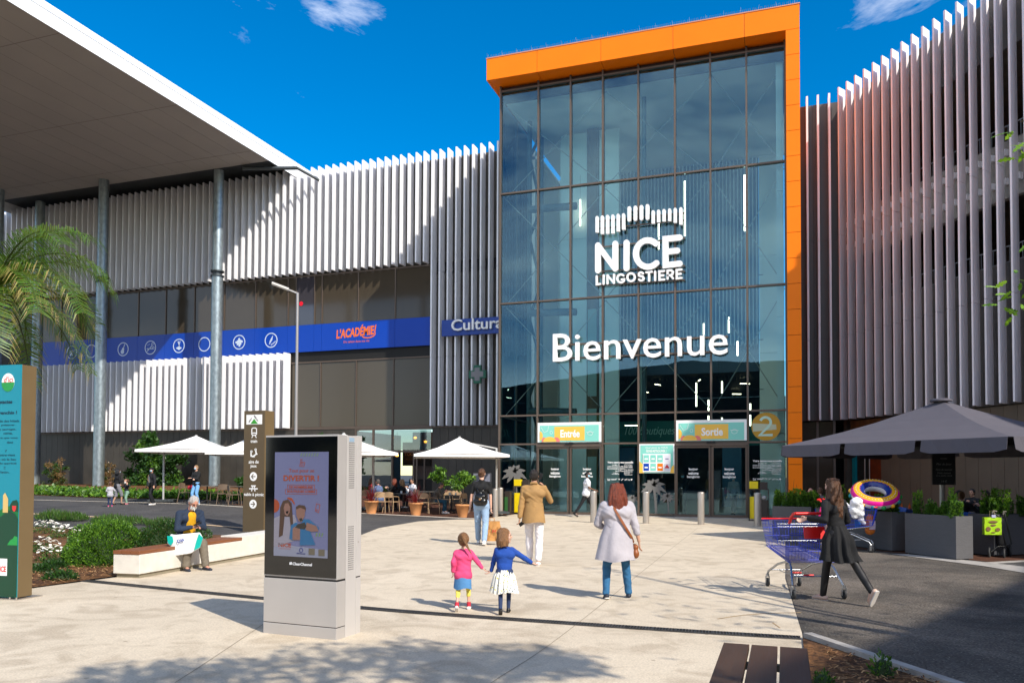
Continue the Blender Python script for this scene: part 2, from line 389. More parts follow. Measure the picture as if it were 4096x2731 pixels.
# ------------------------------------------------------------------ shared materials
def bbox(vs): return min(v[0] for v in vs), max(v[0] for v in vs), min(v[1] for v in vs), max(v[1] for v in vs)
def text_fit(mb, s, M4, x0, x1, y0, y1, depth=.004, bold=0, font_shear=0):
    t = MB(); text_mb(t, s, 1, Matrix(), depth=1, bold=bold)
    a, b, c, d = bbox(t.v)
    vs = []
    for v in t.v:
        x = x0 + (v[0] - a) / (b - a) * (x1 - x0); y = y0 + (v[1] - c) / (d - c) * (y1 - y0)
        vs.append(M4 @ Vector((x + font_shear * (y - y0), y, (v[2] + .5) * depth)))
    mb.add(vs, t.f); return mb
M('fin_white', 'f1eff0', .42, noise=.10, nscale=1.6, stretch=(5, 5, .22))
M('fin_shade', 'f1ebed', .42, noise=.13, nscale=1.6, stretch=(5, 5, .22))
M('cladding', '4a443c', .5, .15, noise=.14, nscale=1.3, col2='3d3831')
M('cladding_grey', '56504c', .5, .1, noise=.12, nscale=1.1)
M('frame_brown', '64564b', .45, .3, noise=.06, nscale=2)
M('orange', (.95, .20, .0), .45, noise=.04, nscale=.7, spec=.2)
M('dark', '161514', .7); M('black', '0b0b0b', .5); M('white', 'efefec', .5); M('white_gloss', 'f2f0ee', .25)
M('steel', 'b5aca2', .38, .6, noise=.08, nscale=40, stretch=(1, 1, .05))
M('galv', '9aa5a8', .42, .75, noise=.22, nscale=7, stretch=(1, 1, .6))
M('galv_dark', '4b5052', .5, .6)
M('blue_film', (.0, .050, .40), .3, spec=.3)
M('blue_sign', (.003, .045, .30), .4)
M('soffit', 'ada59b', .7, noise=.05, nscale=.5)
M('roof_white', 'f0efee', .45, noise=.04, nscale=1)
M('concrete_wall', '9a948c', .85, noise=.2, nscale=2.5, bump=.4, bscale=30)
M('interior_pale', (.80, .82, .76), .6, noise=.05, nscale=.6)
M('interior_floor', '8d8a82', .3, noise=.1, nscale=2)
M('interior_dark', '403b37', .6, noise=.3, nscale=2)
M('wood_warm', '6b4a25', .5, noise=.3, nscale=6, stretch=(1, 1, .2))
M('teal_dark', (.0, .12, .085), .5)
M('tube', 'fff3df', .5, emit=('ffefd8', 4.0))
M('lamp_glow', 'ffb040', .5, emit=('ff9a30', 6.0))
glass_mat('curtain_glass', (.84, .97, .95), .035, (.50, .76, .95))
glass_mat('shop_glass', (.5, .56, .55), .12)
glass_mat('dark_glass', (.32, .32, .30), .10)
ground_mat('concrete_ground', 'c6b7a0', 'd4c5ae', .16, 55, .28, .004, speck=('8f8576', 16))
ground_mat('asphalt', '464444', '5b5856', .5, 45, .5, .008, speck=('8d8a86', 20))
ground_mat('asphalt_warm', '48443f', '7b7166', .6, 40, .6, .012, speck=('a09a90', 17))
ground_mat('mulch', '4a2f1c', '8a6038', .6, 22, 2.2, .03)
ground_mat('deck', '4c2f22', '5e3b2b', .25, 30, 2, .004)
M('kerb_white', 'cdc3b4', .85, noise=.15, nscale=3); M('kerb_warm', 'd8b892', .85, noise=.15, nscale=3)
M('kerb_grey', 'a59f98', .85, noise=.2, nscale=6)
FY = face_m
# ================================================================== GROUND
def _gr():
    xs = [-900, -500, -250, -120, -80] + [-60 + 1.5 * i for i in range(37)] + [-3, 0, 10, 30, 60, 120, 250, 500, 900]
    ys = [-900, -400, -150, -60, -20, 0, 8] + [9.5 + 1.5 * i for i in range(22)] + [60, 90, 160, 300, 600, 900]
    vs = [(x, y, hh(x, y) if x > -200 else .9) for y in ys for x in xs]; n = len(xs)
    b = MB(); b.add(vs, [(j * n + i, j * n + i + 1, (j + 1) * n + i + 1, (j + 1) * n + i) for j in range(len(ys) - 1) for i in range(n - 1)])
    struct('ground', b, MC['asphalt'])
_gr()
kf = [(-75, 33.5), (-45, 28.6)] + [tuple(Gt(*p)[:2]) for p in ((145, 2002), (900, 2031), (1446, 2055))] + [(-13.4, 27.6), (-11.8, 28.0), (-10.9, 28.4)]
kn = [(-75, 20.5), (-45, 20)] + [tuple(Gt(*p)[:2]) for p in ((145, 2055), (900, 2105), (1446, 2140))] + [(-9.5, 20.6), (-9.2, 22.2), (-9.9, 25), (-11.0, 27.4)]
KF = [(-75, 33), (-50, 29)] + [(-30.9, 26.6), (-20, 25.9), (-15.3, 27.2), (-13.4, 27.8), (-11.8, 28.1), (-10.9, 28.4)]
KN = [(-75, 20), (-45, 19.8), (-23.4, 19.7), (-15.7, 19.5), (-11.3, 19.5)]
plaza = [(.15, -12), (.17, 9.2), (0, 14), (.02, 24), (3.2, 24), (3.2, 33.4), (.6, 37.9), (-11, 37.9), (-10.9, 28.4), (-11.6, 27.3), (-12.2, 25.4), (-11.9, 22), (-11.1, 19.4), (-10.2, 15), (-10.35, 10.4), (-10.5, 9.0), (-10.6, 8.0), (-30, 7), (-30, -12)]
sheet('plaza_paving', plaza, MC['concrete_ground'], .004)
far = dense(KF, 4); near = dense(KN, 4)
strip('road_kerb', far, .30, MC['kerb_white'], .012)
strip('road_kerb', near + [Vector((-11.2, 19.5))], .16, MC['kerb_warm'], .012)
bed_n = [(-10.5, 9.0), (-10.42, 10.4), (-10.62, 14.2), (-11.3, 18.2), (-13.5, 17.6), (-18, 16.9), (-26, 17.3), (-60, 18), (-60, 8.2), (-10.7, 8.2)]
sheet('planting_bed', bed_n, MC['mulch'], .02)
bed_f = [(-21.5, 29.6), (-30, 29.2), (-50, 32), (-75, 36), (-75, 39), (-21.5, 39)]
sheet('planting_bed', bed_f, MC['mulch'], .03)
bed_r = [(.33, 8.72), (1.1, 7.45), (3.4, 3.6), (3.4, -3), (.17, -3), (.17, 8.9)]
sheet('planting_bed', bed_r, MC['mulch'], .02)
b = MB(); b.bar((.22, 8.9, .02), (1.14, 7.42, .02), .10, .10); b.bar((1.14, 7.42, .02), (3.45, 3.6, .02), .10, .10)
tag(b.build('bed_edging', MC['kerb_grey']), 'narrow grey concrete edging along the mulch bed in the right foreground', 'kerb')
# the cafe terrace floor and the restaurant deck floor
sheet('cafe_terrace', [(-21.4, 26.6), (-15.3, 27.4), (-13.3, 28.0), (-11.0, 28.6), (-11.0, 38), (-21.4, 38)], MC['deck'], .006)
wd = Vector((.5543, -.8323, 0)); wn = Vector((-.832, -.554, 0))      # direction of the car park wall and its outward normal
sheet('restaurant_deck', [(3.3, 36.2), (.9, 30), (.4, 22), (1.3, 20.6), (3.9, 18.2), (3.9, 18.0), (8.5, 11), (16, 15), (9, 27)], MC['deck'], .006)
sheet('deck_kerb', [(2.2, 19.15), (2.55, 19.3), (3.75, 18.05), (4.3, 17.4), (8, 11.5), (7.8, 10.8), (4.0, 16.3), (3.6, 17.2)], MC['kerb_grey'], .012)
sheet('deck_kerb', [(3.7, 17.95), (5.6, 19.6), (5.7, 19.45), (3.85, 17.75)], MC['kerb_grey'], .014)
sheet('car_park_lane', [(3.75, 17.85), (5.65, 19.5), (12, 11), (8.4, 10.6)], MC['asphalt'], .010)
sheet('side_lane', [(.175, -12), (.175, 9.2), (.02, 14), (.04, 21.8), (.5, 22), (2.4, 19.2), (3.6, 17.15), (4.0, 16.28), (9, 8), (25, 5), (25, -12)], MC['asphalt_warm'], .003)
# saw cut joints, a repair seam and worn marks in the paving
M('joint_dark', '8f8371', .9); M('dirt_mark', 'a98d68', .9, noise=.3, nscale=9)
for pts, w_, mt in (([(2790, 2112), (2620, 2245), (2270, 2525), (1960, 2735)], .010, 'joint_dark'), ([(2325, 2235), (2700, 2240), (3060, 2262)], .008, 'joint_dark'), ([(1500, 2300), (1800, 2268), (2325, 2235)], .008, 'joint_dark'),
                    ([(1380, 2280), (1300, 2330), (900, 2600), (700, 2731)], .010, 'joint_dark'), ([(2870, 2476), (2960, 2462), (3080, 2453), (3205, 2450)], .030, 'dirt_mark'), ([(3090, 2490), (3120, 2512)], .02, 'dirt_mark')):
    o = strip('paving_joint', dense([tuple(G(*q_)[:2]) for q_ in pts], 6), w_, MC[mt], .0065)
# the drainage channel across the paving: dark cast-iron grate with slots
def drain():
    pts = dense([(-10.5, 9.72), (-7.44, 9.28), (-5.09, 8.97), (-3.51, 8.88), (-1.14, 8.86), (.15, 8.9)], 8)
    root = thing('drain_channel', 'long dark slotted drain grate crossing the paving', 'drain', (0, 8.9, 0))
    b = MB(); s = MB(); acc = 0; w = .15
    for i in range(len(pts) - 1):
        p, q = pts[i], pts[i + 1]; d = (q - p).normalized(); n = Vector((-d.y, d.x))
        P3 = lambda v, z=.012: (v.x, v.y, z)
        for k in (-1, 1): b.bar(P3(p + n * k * w / 2, .010), P3(q + n * k * w / 2, .010), .012, .014)
        for k in (-.33, 0, .33): b.bar(P3(p + n * k * w / 2, .009), P3(q + n * k * w / 2, .009), .008, .01)
        s.add([(p + n * w / 2).to_3d() + Vector((0, 0, .006)), (p - n * w / 2).to_3d() + Vector((0, 0, .006)), (q - n * w / 2).to_3d() + Vector((0, 0, .006)), (q + n * w / 2).to_3d() + Vector((0, 0, .006))], [(0, 1, 2, 3)])
        Ln = (q - p).length; t = 0
        while t < Ln:
            c = p + d * t; b.bar(P3(c - n * w / 2 + d * .01), P3(c + n * w / 2), .013, .012); t += .034
    b.build('grate', M('iron', '4c4b4b', .5, .5, noise=.3, nscale=5), root, True); s.build('channel', MC['black'], root, True)
drain()
# ================================================================== GLASS ENTRANCE TOWER
YG = 33.2; YF = 32.4
ent = thing('entrance_building', 'tall glass entrance hall framed by a bright orange band', 'building', (-6, 35, 0))
J = [-12.4] + [PY(1900 + .5952 * x, 250, YF).x for x in (416, 845, 1330, 1810)] + [.65]
b = MB()
for i in range(5): b.box(J[i] + (.008 if i else 0), J[i + 1] - (.008 if i < 4 else 0), YF, 34.2, 19.16, 20.12)
b.box(-12.4, .65, 34.2, 38.6, 19.16, 20.12)
b.build('orange_band', MC['orange'], ent, True, bevel=.008)
b = MB(); b.box(-12.38, .63, YF + .03, 34.25, 19.2, 20.08); b.build('band_backing', M('seam_brown', '3a1606', .7), ent, True)
b = MB(); z = 19.15
while z > 0:
    b.box(.14, .65, YF, 38.4, max(0, z - .985), z - .002); z -= 1.0
b.build('orange_column', MC['orange'], ent, True)
b = MB(); b.box(.17, .62, YF + .03, 38.3, 0, 19.1); b.build('column_backing', MC['seam_brown'], ent, True)
b = MB(); b.box(-12.42, .67, YF - .02, 38.6, 20.12, 20.16); b.build('roof_trim', M('trim_pink', 'c98a70', .5), ent, True)
b = MB(); x = -12.35; i = 0
while x < .6:
    hgt = .11 if i % 9 else .2
    b.rod((x, YF + .02, 20.15), (x + random.uniform(-.03, .03), YF - .04, 20.15 + hgt), .004, n=4); b.rod((x, YF + .04, 20.15), (x, YF + .12, 20.15 + hgt), .004, n=4); x += .075; i += 1
b.build('bird_spikes', MC['steel'], ent, True)
MX = [-11.98, -10.21, -8.74, -7.31, -5.78, -4.25, -2.81, -1.38, .10]
TZ = [.10, 3.06, 4.32, 9.33, 14.27, 18.92]
for i, x in enumerate(MX):
    b = MB(); b.box(x - .035, x + .035, 33.08, 33.40, 0, 19.15); b.build('mullion', MC['frame_brown'], ent, True)
for z in TZ:
    b = MB()
    for i in range(8): b.box(MX[i] + .036, MX[i + 1] - .036, 33.10, 33.30, z - .035, z + .035)
    b.build('transom', MC['frame_brown'], ent, True)
b = MB(); b.box(-12, .1, 33.25, 33.4, 18.45, 19.14); b.build('head_recess', M('recess', '2e1d16', .6), ent, True)
for i in range(8):
    for k in range(5):
        b = MB(); b.box(MX[i] + .036, MX[i + 1] - .036, 33.19, 33.205, TZ[k] + .036, TZ[k + 1] - .036); b.build('glass_pane', MC['curtain_glass'], ent, True)
for y0, y1 in ((33.42, 35.4), (35.5, 37.5)):
    for k in range(5):
        b = MB(); b.box(-12.0, -11.985, y0, y1, TZ[k] + .04, TZ[k + 1] - .04); b.build('side_pane', MC['curtain_glass'], ent, True)
b = MB()
for y in (35.45, 37.55): b.box(-12.04, -11.94, y - .04, y + .04, 0, 19.15)
for z in TZ: b.box(-12.02, -11.95, 33.42, 37.5, z - .035, z + .035)
b.build('side_frame', MC['frame_brown'], ent, True)
# sliding doors
for a in (1, 5):
    for s in (0, 1):
        x0, x1 = MX[a + s] + .04, MX[a + s + 1] - .04
        b = MB(); y0, y1 = 33.02, 33.07
        b.box(x0, x0 + .055, y0, y1, .03, 2.92); b.box(x1 - .055, x1, y0, y1, .03, 2.92); b.box(x0 + .056, x1 - .056, y0, y1, .03, .13); b.box(x0 + .056, x1 - .056, y0, y1, 2.84, 2.92)
        b.build('sliding_door', MC['frame_brown'], ent, True)
    b = MB(); b.box(MX[a] + .04, MX[a + 2] - .04, 32.98, 33.079, 2.93, 3.02); b.build('door_header', MC['frame_brown'], ent, True)
    b = MB(); b.box(MX[a + 1] - .17, MX[a + 1] + .17, 32.93, 33.02, 3.021, 3.08); b.build('door_sensor', MC['black'], ent, True)
b = MB(); b.box(-12.1, .2, 32.75, 33.5, .004, .03); b.build('door_sill', MC['kerb_grey'], ent, True)
# the hall behind the glass
b = MB(); b.box(-16, .1, 33.42, 60, .0, .025); b.build('hall_floor', MC['interior_floor'], ent, True)
b = MB(); b.box(-11.9, .1, 33.45, 43.6, 18.55, 18.7); b.box(-16, -11.91, 38.7, 43.6, 18.0, 18.15); b.build('hall_ceiling', MC['interior_pale'], ent, True)
b = MB()
for y0, y1 in ((33.5, 36.6), (36.62, 40), (40.02, 43.4)):
    for z0, z1 in ((.03, 3.4), (3.42, 8.1), (8.12, 13.2), (13.22, 18.5)): b.box(-.25, .02, y0, y1, z0, z1)
for z0, z1 in ((.03, 3.4), (3.42, 8.1), (8.12, 13.2), (13.22, 18.5)):
    b.box(-1.2, -.26, 43.2, 43.4, z0, z1); b.box(-13.6, -11.7, 43.2, 43.4, z0, z1); b.box(-16, -13.62, 43.2, 43.4, z0, z1)
    b.box(-12.3, -12.1, 38.7, 43.19, z0, z1)
b.build('hall_wall', MC['interior_pale'], ent, True)
b = MB(); x = -11.6
while x < -1.3:
    b.box(x, x + .05, 43.15, 43.35, 8.6, 18.5); x += .19
b.build('wall_slats', M('slat_pale', 'c8d4d8', .5), ent, True)
b = MB(); b.box(-11.68, -1.22, 43.4, 43.5, 7.2, 18.5); b.build('slat_backing', M('navy', (.03, .06, .10), .5), ent, True)
b = MB(); x = -11.6
while x < -1.3:
    b.bar((x, 43.1, 8.5), (x, 47.5, 7.3), .05, .12); x += .19
b.build('ceiling_slats', M('slat_dark', '3a3f45', .5), ent, True)
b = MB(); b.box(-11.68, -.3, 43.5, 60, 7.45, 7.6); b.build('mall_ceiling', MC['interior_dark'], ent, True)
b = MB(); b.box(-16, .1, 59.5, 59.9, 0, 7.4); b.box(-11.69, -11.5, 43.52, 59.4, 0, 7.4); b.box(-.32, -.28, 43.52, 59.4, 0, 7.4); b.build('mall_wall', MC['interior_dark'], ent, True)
b = MB(); b.box(-11.4, -1.2, 44.4, 44.6, 3.35, 4.75); b.build('mall_fascia', MC['teal_dark'], ent, True)
b = MB(); text_fit(b, '100 boutiques et', FY(0, 44.38, 0), PY(2497, 1740, 44.4).x, PY(2735, 1740, 44.4).x, 3.85, 4.45, .01, font_shear=.25)
b.build('fascia_lettering', M('letter_mint', (.35, .6, .48), .5), ent, True)
b = MB(); b.box(-9.4, -8.0, 44.61, 49, .03, 3.3); b.box(-3.2, -2.2, 44.61, 47, .03, 3.3); b.build('shop_unit', M('shop_blue', (.02, .10, .17), .5), ent, True)
b = MB(); b.box(-8.98, -8.45, 37.2, 37.6, .03, 18.5); b.build('timber_post', MC['wood_warm'], ent, True)
for x0, x1 in ((-10.35, -9.02), (-8.40, -7.45)):
    b = MB()
    for z0, z1 in ((.03, 3.4), (3.42, 8.1), (8.12, 13.2), (13.22, 18.4)): b.box(x0, x1, 37.3, 37.5, z0, z1)
    b.build('pale_panel', MC['interior_pale'], ent, True)
b = MB()
for z0 in (.9, 3.2, 5.5, 8): b.box(-8.93, -8.50, 37.15, 37.19, z0, z0 + 1.7)
b.box(-7.5, -7.1, 43.0, 43.14, 4.8, 8.5); b.build('wall_picture', M('pic_pale', '9fb0a6', .5), ent, True)
b = MB()
b.rod((-11.3, 35.3, .03), (-11.3, 35.3, 18.4), .11, n=10); b.rod((-11.3, 37.2, .03), (-11.3, 37.2, 18.4), .11, n=10)
z = 1.5; k = 0
while z < 17:
    b.bar((-11.3, 35.3, z), (-11.3, 37.2, z + 1.9), .10, .12); b.bar((-11.3, 37.2, z + 1.9), (-11.3, 35.3, z + 3.8), .10, .12); z += 3.8
for z in (4.9, 9.5, 14.4): b.rod((-11.3, 35.3, z - .2), (-9.0, 35.2, z - .2 - .1), .17, n=10)
b.rod((-5.78, 34.6, .03), (-5.78, 34.6, 18.4), .10, n=10)
b.build('steel_truss', M('truss', '4e5a5a', .5, .3), ent, True)
b = MB()
for (xa, xb) in ((-11.9, -7.31), (-7.31, -2.81), (-2.81, .05)):
    for (z0, z1) in ((4.4, 9.3), (9.4, 14.2), (14.3, 18.5)):
        for (p, q) in (((xa, z0), (xb, z1)), ((xa, z1), (xb, z0))): b.rod((p[0], 33.75, p[1]), (q[0], 33.75, q[1]), .02, n=5)
b.build('bracing_rod', MC['steel'], ent, True)
b = MB()
for x in (-10.9, -4.4, -1.6):
    for z in (6.2, 8.8, 12.2): b.box(x - .01, x + .6, 43.17, 43.19, z, z + .03)
b.build('wall_joint', MC['dark'], ent, True)
for (px, y0, y1, Y) in ((2321, 799, 904, 37), (2429, 816, 996, 38), (2739, 725, 944, 37), (2978, 700, 924, 36), (2635, 891, 997, 38), (2036, 856, 933, 36), (2815, 1294, 1338, 40), (2915, 1269, 1331, 40), (2950, 1365, 1422, 40),
                        (2785, 1531, 1625, 40), (2888, 1525, 1572, 41), (2834, 1599, 1643, 41), (2834, 1662, 1685, 42), (2888, 1670, 1704, 42), (3001, 1614, 1640, 40), (3001, 1659, 1702, 41)):
    a = PY(px, y0, Y); c = PY(px, y1, Y); r = thing('tube_light', 'slim warm white tube light hanging vertically inside the glass entrance hall', 'lamp', (a.x, Y, c.z), group='tube lights hanging in the entrance hall')
    b = MB(); b.rod((0, 0, 0), (0, 0, a.z - c.z), .034, n=8); b.build('tube', MC['tube'], r)
    b = MB(); b.rod((0, 0, a.z - c.z + .001), (0, 0, min(18.5 - c.z, a.z - c.z + 1.2)), .005, n=4); b.build('cable', MC['dark'], r)
lamps = [(-9.8, 46, 7.2), (-7.2, 48, 7.2), (-4.6, 46.5, 7.2), (-2.2, 49, 7.2), (-8.6, 52, 7.2), (-5.5, 53, 7.2), (-3, 55, 7.2), (-13.6, 41, 9), (-10.6, 35.2, 4.0), (-6.6, 36, 4.0), (-2.6, 35.6, 4.0)]
for i, q_ in enumerate(lamps):
    r = thing('ceiling_lamp', 'thin lit linear lamp on the ceiling inside the glass entrance hall', 'lamp', q_, R(25 + 40 * (i % 3)), group='linear ceiling lamps in the hall'); b = MB(); b.box(-.30, .30, -.02, .02, -.03, .0); b.build('diffuser', M('lamp_white', 'fff6e6', .5, emit=('ffe6c0', 7.0)), r); b = MB(); b.box(-.32, .32, -.03, .03, .001, .05); b.build('housing', MC['frame_brown'], r)
    if q_[2] < 5: b = MB(); [b.rod((x, 0, .06), (x, 0, 4.0), .006, n=4) for x in (-.2,)]; b.build('cable', MC['dark'], r)
# ---- NICE LINGOSTIERE sign
def zz(ox, oy, s, Y):
    def f(x, y): p = PY(ox + x * s, oy + y * s, Y); return (p.x, p.z)
    return f
YS = 32.86; N = zz(2350, 780, 430 / 1774, YS); P0 = FY(0, YS + .14, 0)
sign = thing('name_sign', 'white raised NICE LINGOSTIERE letters with a row of bars above on the glass', 'sign', (-7.5, 32.95, 10.6))
def letters(name, strokes, w, root, depth=.14, Mx=P0, mat='white_gloss'):
    for st in strokes:
        b = MB()
        for q_, s in enumerate(st): stroke(b, s[:-1] if s[0] == s[-1] else s, w * (1 - .015 * q_), Mx @ Matrix.Translation((0, 0, -.003 * q_)), depth, closed=s[0] == s[-1])
        b.build(name, MC[mat], root, True)
def nst(*pts): return [N(*p) for p in pts]
def ngrid(cx, cy, rx, ry, a0, a1, n=16): return [N(cx + rx * math.cos(R(a0 + (a1 - a0) * i / n)), cy + ry * math.sin(R(a0 + (a1 - a0) * i / n))) for i in range(n + 1)]
letters('letter', [
    [nst((170, 1245), (170, 828)), nst((455, 1215), (455, 800)), nst((172, 832), (453, 1212))],
    [nst((641, 783), (640, 1210))],
    [ngrid(995, 965, 200, 220, -48, -315, 18)],
    [nst((1520, 700), (1285, 722), (1287, 1158), (1520, 1130)), nst((1287, 935), (1480, 915))]], .245, sign)
LG = [[nst((145, 1335), (147, 1470), (205, 1462))], [nst((262, 1320), (260, 1462))], [nst((325, 1458), (325, 1318)), nst((432, 1448), (432, 1308)), nst((326, 1320), (431, 1445))],
      [ngrid(548, 1372, 62, 66, -50, -320, 12) + nst((600, 1385), (560, 1388))], [[*ngrid(715, 1352, 62, 66, 0, 337.5, 15), N(777, 1352)]],
      [ngrid(880, 1305, 38, 32, -30, -225, 8) + ngrid(882, 1370, 40, 37, -70, 150, 8)], [nst((965, 1270), (1058, 1262)), nst((1012, 1268), (1013, 1412))],
      [nst((1112, 1258), (1112, 1402))], [nst((1262, 1247), (1182, 1255), (1184, 1395), (1264, 1388)), nst((1184, 1325), (1250, 1318))],
      [nst((1318, 1378), (1318, 1243), (1375, 1236), (1408, 1262), (1398, 1300), (1365, 1318), (1320, 1322)), nst((1368, 1320), (1408, 1370))],
      [nst((1548, 1222), (1468, 1232), (1470, 1372), (1550, 1362)), nst((1470, 1300), (1536, 1293))]]
letters('small_letter', LG, .088, sign, .10)
bars = [(157, 370, 600, -1), (243, 362, 625, -1), (330, 350, 640, 0), (418, 345, 635, 0), (505, 333, 620, 1), (594, 325, 590, 1), (688, 215, 410, 9), (788, 205, 400, 9), (888, 195, 388, 9), (988, 180, 382, 9),
        (1083, 275, 490, 1), (1172, 265, 450, 0), (1262, 255, 435, 0), (1355, 245, 430, 0), (1447, 235, 440, -1), (1540, 225, 470, -1)]
for (x, y0, y1, k) in bars:
    b = MB()
    if k == 9: stroke(b, nst((x, y0), (x, y1)), .15, P0, .14)
    else:
        w = 27; p = [N(x - w, y1 - k * 18), N(x + w, y1 + k * 18 * -1 if k else y1), N(x + w, y0), N(x + w * .5, y0 - 22), N(x - w * .5, y0 - 22), N(x - w, y0)]
        b.prism(p, 0, .14, 'z', P0)
    b.build('bar', MC['white_gloss'], sign, True)
b = MB()
for y in (395, 480): b.bar((*N(150, y + 20),), (0, 0), .01, .01) if False else None
def rail(y0, y1, x0=130, x1=1600): a, c = N(x0, y0), N(x1, y1); b.bar((a[0], YS + .19, a[1]), (c[0], YS + .19, c[1]), .05, .055)
for y0, y1 in ((420, 275), (540, 395), (850, 690), (1250, 1150), (1330, 1240), (1480, 1385)): rail(y0, y1)
b.build('mounting_rail', MC['frame_brown'], sign, True)
# ---- Bienvenue
B5 = zz(1900, 700, 1000 / 1568, 32.86)
wel = thing('welcome_sign', 'large white raised word Bienvenue across the glass entrance', 'sign', (-5.5, 32.95, 7.2))
a0 = B5(487, 1008); a1 = B5(487, 1172); e0 = B5(1585, 1100)
b = MB(); text_fit(b, 'Bienvenue', FY(0, 33.0, 0), a0[0], e0[0], a1[1], a0[1] + .08, .12, bold=.004)
b.build('lettering', MC['white_gloss'], wel, True)
b = MB()
for z in (a1[1] + .12, a0[1] - .42): b.box(a0[0], e0[0], 33.01, 33.06, z, z + .07)
b.build('mounting_rail', MC['frame_brown'], wel, True)
# ---- door banners
def banner(nm, label, x0, x1, word):
    r = thing(nm, label, 'sign', ((x0 + x1) / 2, 33.05, 3.15)); z0, z1 = 3.13, 3.98; y = 33.04
    b = MB(); b.box(x0, x1, y, y + .03, z0, z1); b.build('board', MC['white'], r, True)
    b = MB(); b.box(x0 + .1, x1 - .1, y - .008, y - .001, z0 + .02, z1 - .12); b.build('mint_field', M('mint', (.22, .62, .52), .5), r, True)
    b = MB(); xm = x0 + (x1 - x0) * .27; xn = x0 + (x1 - x0) * .745
    b.box(xm, xn, y - .014, y - .009, z0 + .07, z1 - .18); b.build('yellow_field', M('yellow_print', (.85, .50, .07), .5), r, True)
    b = MB(); text_fit(b, word, FY(0, y - .0145, 0), xm + (xn - xm) * .2, xn - (xn - xm) * .16, z0 + .20, z1 - .32, .005, bold=.03); b.build('lettering', MC['white'], r, True)
    b = MB(); Q = FY(0, y - .015, 0)
    b.prism([(x0 + .1, z0 + .02)] + arc(x0 + .1, z0 + .28, .14, .2, -90, 90, 8), 0, .004, 'z', Q)
    b.prism(arc(x0 + .55, z0 + .02, .3, .22, 0, 180, 8), 0, .004, 'z', Q); b.build('yellow_motif', MC['yellow_print'], r, True)
    b = MB(); b.prism(arc(x0 + .85, z0 + .02, .16, .2, 0, 180, 8), 0, .003, 'z', Q); b.prism(arc(x0 + .3, z0 + .02, .12, .2, 0, 180, 8), 0, .003, 'z', Q); b.build('coral_motif', M('coral', (.75, .18, .16), .5), r, True)
    b = MB()
    for cx in (x0 + .83 * (x1 - x0),): stroke(b, arc(cx, z0 + .36, .11, .09, 0, 360, 10), .012, Q, .003); stroke(b, [(cx - .16, z0 + .42), (cx + .16, z0 + .40)], .012, Q, .0025)
    b.build('mask_drawing', MC['white'], r, True); b = MB()
    stroke(b, arc(x0 + .62, z0 + .42, .06, .07, 0, 360, 8), .012, Q, .003); stroke(b, [(x0 + .16, z1 - .2), (x0 + .3, z0 + .42), (x0 + .46, z0 + .5), (x0 + .5, z1 - .15)], .012, Q, .003)
    b.build('bag_drawing', MC['white'], r, True)
banner('entrance_banner', 'mint banner with a yellow panel reading Entrée above the left doors', MX[1] + .04, MX[3] - .04, 'Entrée')
banner('exit_banner', 'mint banner with a yellow panel reading Sortie above the right doors', MX[5] + .04, MX[7] - .04, 'Sortie')
# ---- poster
def poster():
    a = PY(2556, 1775, 33.0); c = PY(2697, 1892, 33.0); x0, x1, z1, z0 = a.x, c.x, a.z, c.z
    r = thing('notice_poster', 'square mint poster of small notices on the glass between the doors', 'poster', ((x0 + x1) / 2, 33, z0)); y = 33.05; Q = FY(0, y - .02, 0)
    b = MB(); b.box(x0, x1, y, y + .02, z0, z1); b.build('board', MC['white'], r, True)
    b = MB(); b.box(x0 + .05, x1 - .05, y - .008, y - .001, z0 + .01, z1 - .05); b.build('mint_field', MC['mint'], r, True)
    b = MB(); b.prism([(x0 + .01, z0 + .01), (x0 + .2, z0 + .01), (x0 + .17, z0 + .35), (x0 + .01, z0 + .5)], 0, .006, 'z', Q); b.prism([(x1 - .18, z0 + .01), (x1 - .01, z0 + .01), (x1 - .01, z0 + .35), (x1 - .1, z0 + .28)], 0, .006, 'z', Q); b.build('yellow_motif', MC['yellow_print'], r, True)
    xa, xb, za, zb = x0 + .155, x1 - .155, z0 + .05, z0 + .80
    b = MB(); b.box(xa, xb, y - .03, y - .021, za, zb); b.build('white_field', MC['white'], r, True)
    cw = (xb - xa) / 4; cols = ['mint', 'mint', 'mint', 'white', 'blue_film', 'mint', 'orange', 'white']
    for i in range(8):
        cx = xa + cw * (i % 4 + .5); cz = za + (zb - za) * (.74 if i < 4 else .27); w, hgt = cw * .4, (zb - za) * .2
        b = MB(); b.box(cx - w, cx + w, y - .034, y - .0305, cz - hgt, cz + hgt); f = b.build('notice', MC[cols[i]] if cols[i] != 'white' else M('paper', 'dcdce4', .6), r, True)
        b = MB()
        if i == 7: b.prism([(cx - w * .9, cz - hgt * .3), (cx + w * .9, cz - hgt * .3), (cx, cz + hgt * .8)], 0, .003, 'z', FY(0, y - .0345, 0)); b.build('warning_triangle', M('red_print', (.6, .03, .03), .5), f)
        else: b.box(cx - w * .6, cx + w * .6, y - .037, y - .0345, cz - hgt * .3, cz + hgt * .1); b.build('notice_text', MC['white'] if i not in (3,) else M('grey_print', '8a8aa0', .6), f)
        for o in f.children: o.matrix_parent_inverse = Matrix.Translation(-r.matrix_basis.translation)
    b = MB(); text_fit(b, 'Quel plaisir de VOUS', FY(0, y - .009, 0), x0 + .27, x1 - .28, z1 - .22, z1 - .12, .003); text_fit(b, 'RE-RE-RETROUVER !', FY(0, y - .009, 0), x0 + .3, x1 - .33, z1 - .35, z1 - .25, .003, bold=.03)
    b.build('lettering', MC['white'], r, True)
poster()
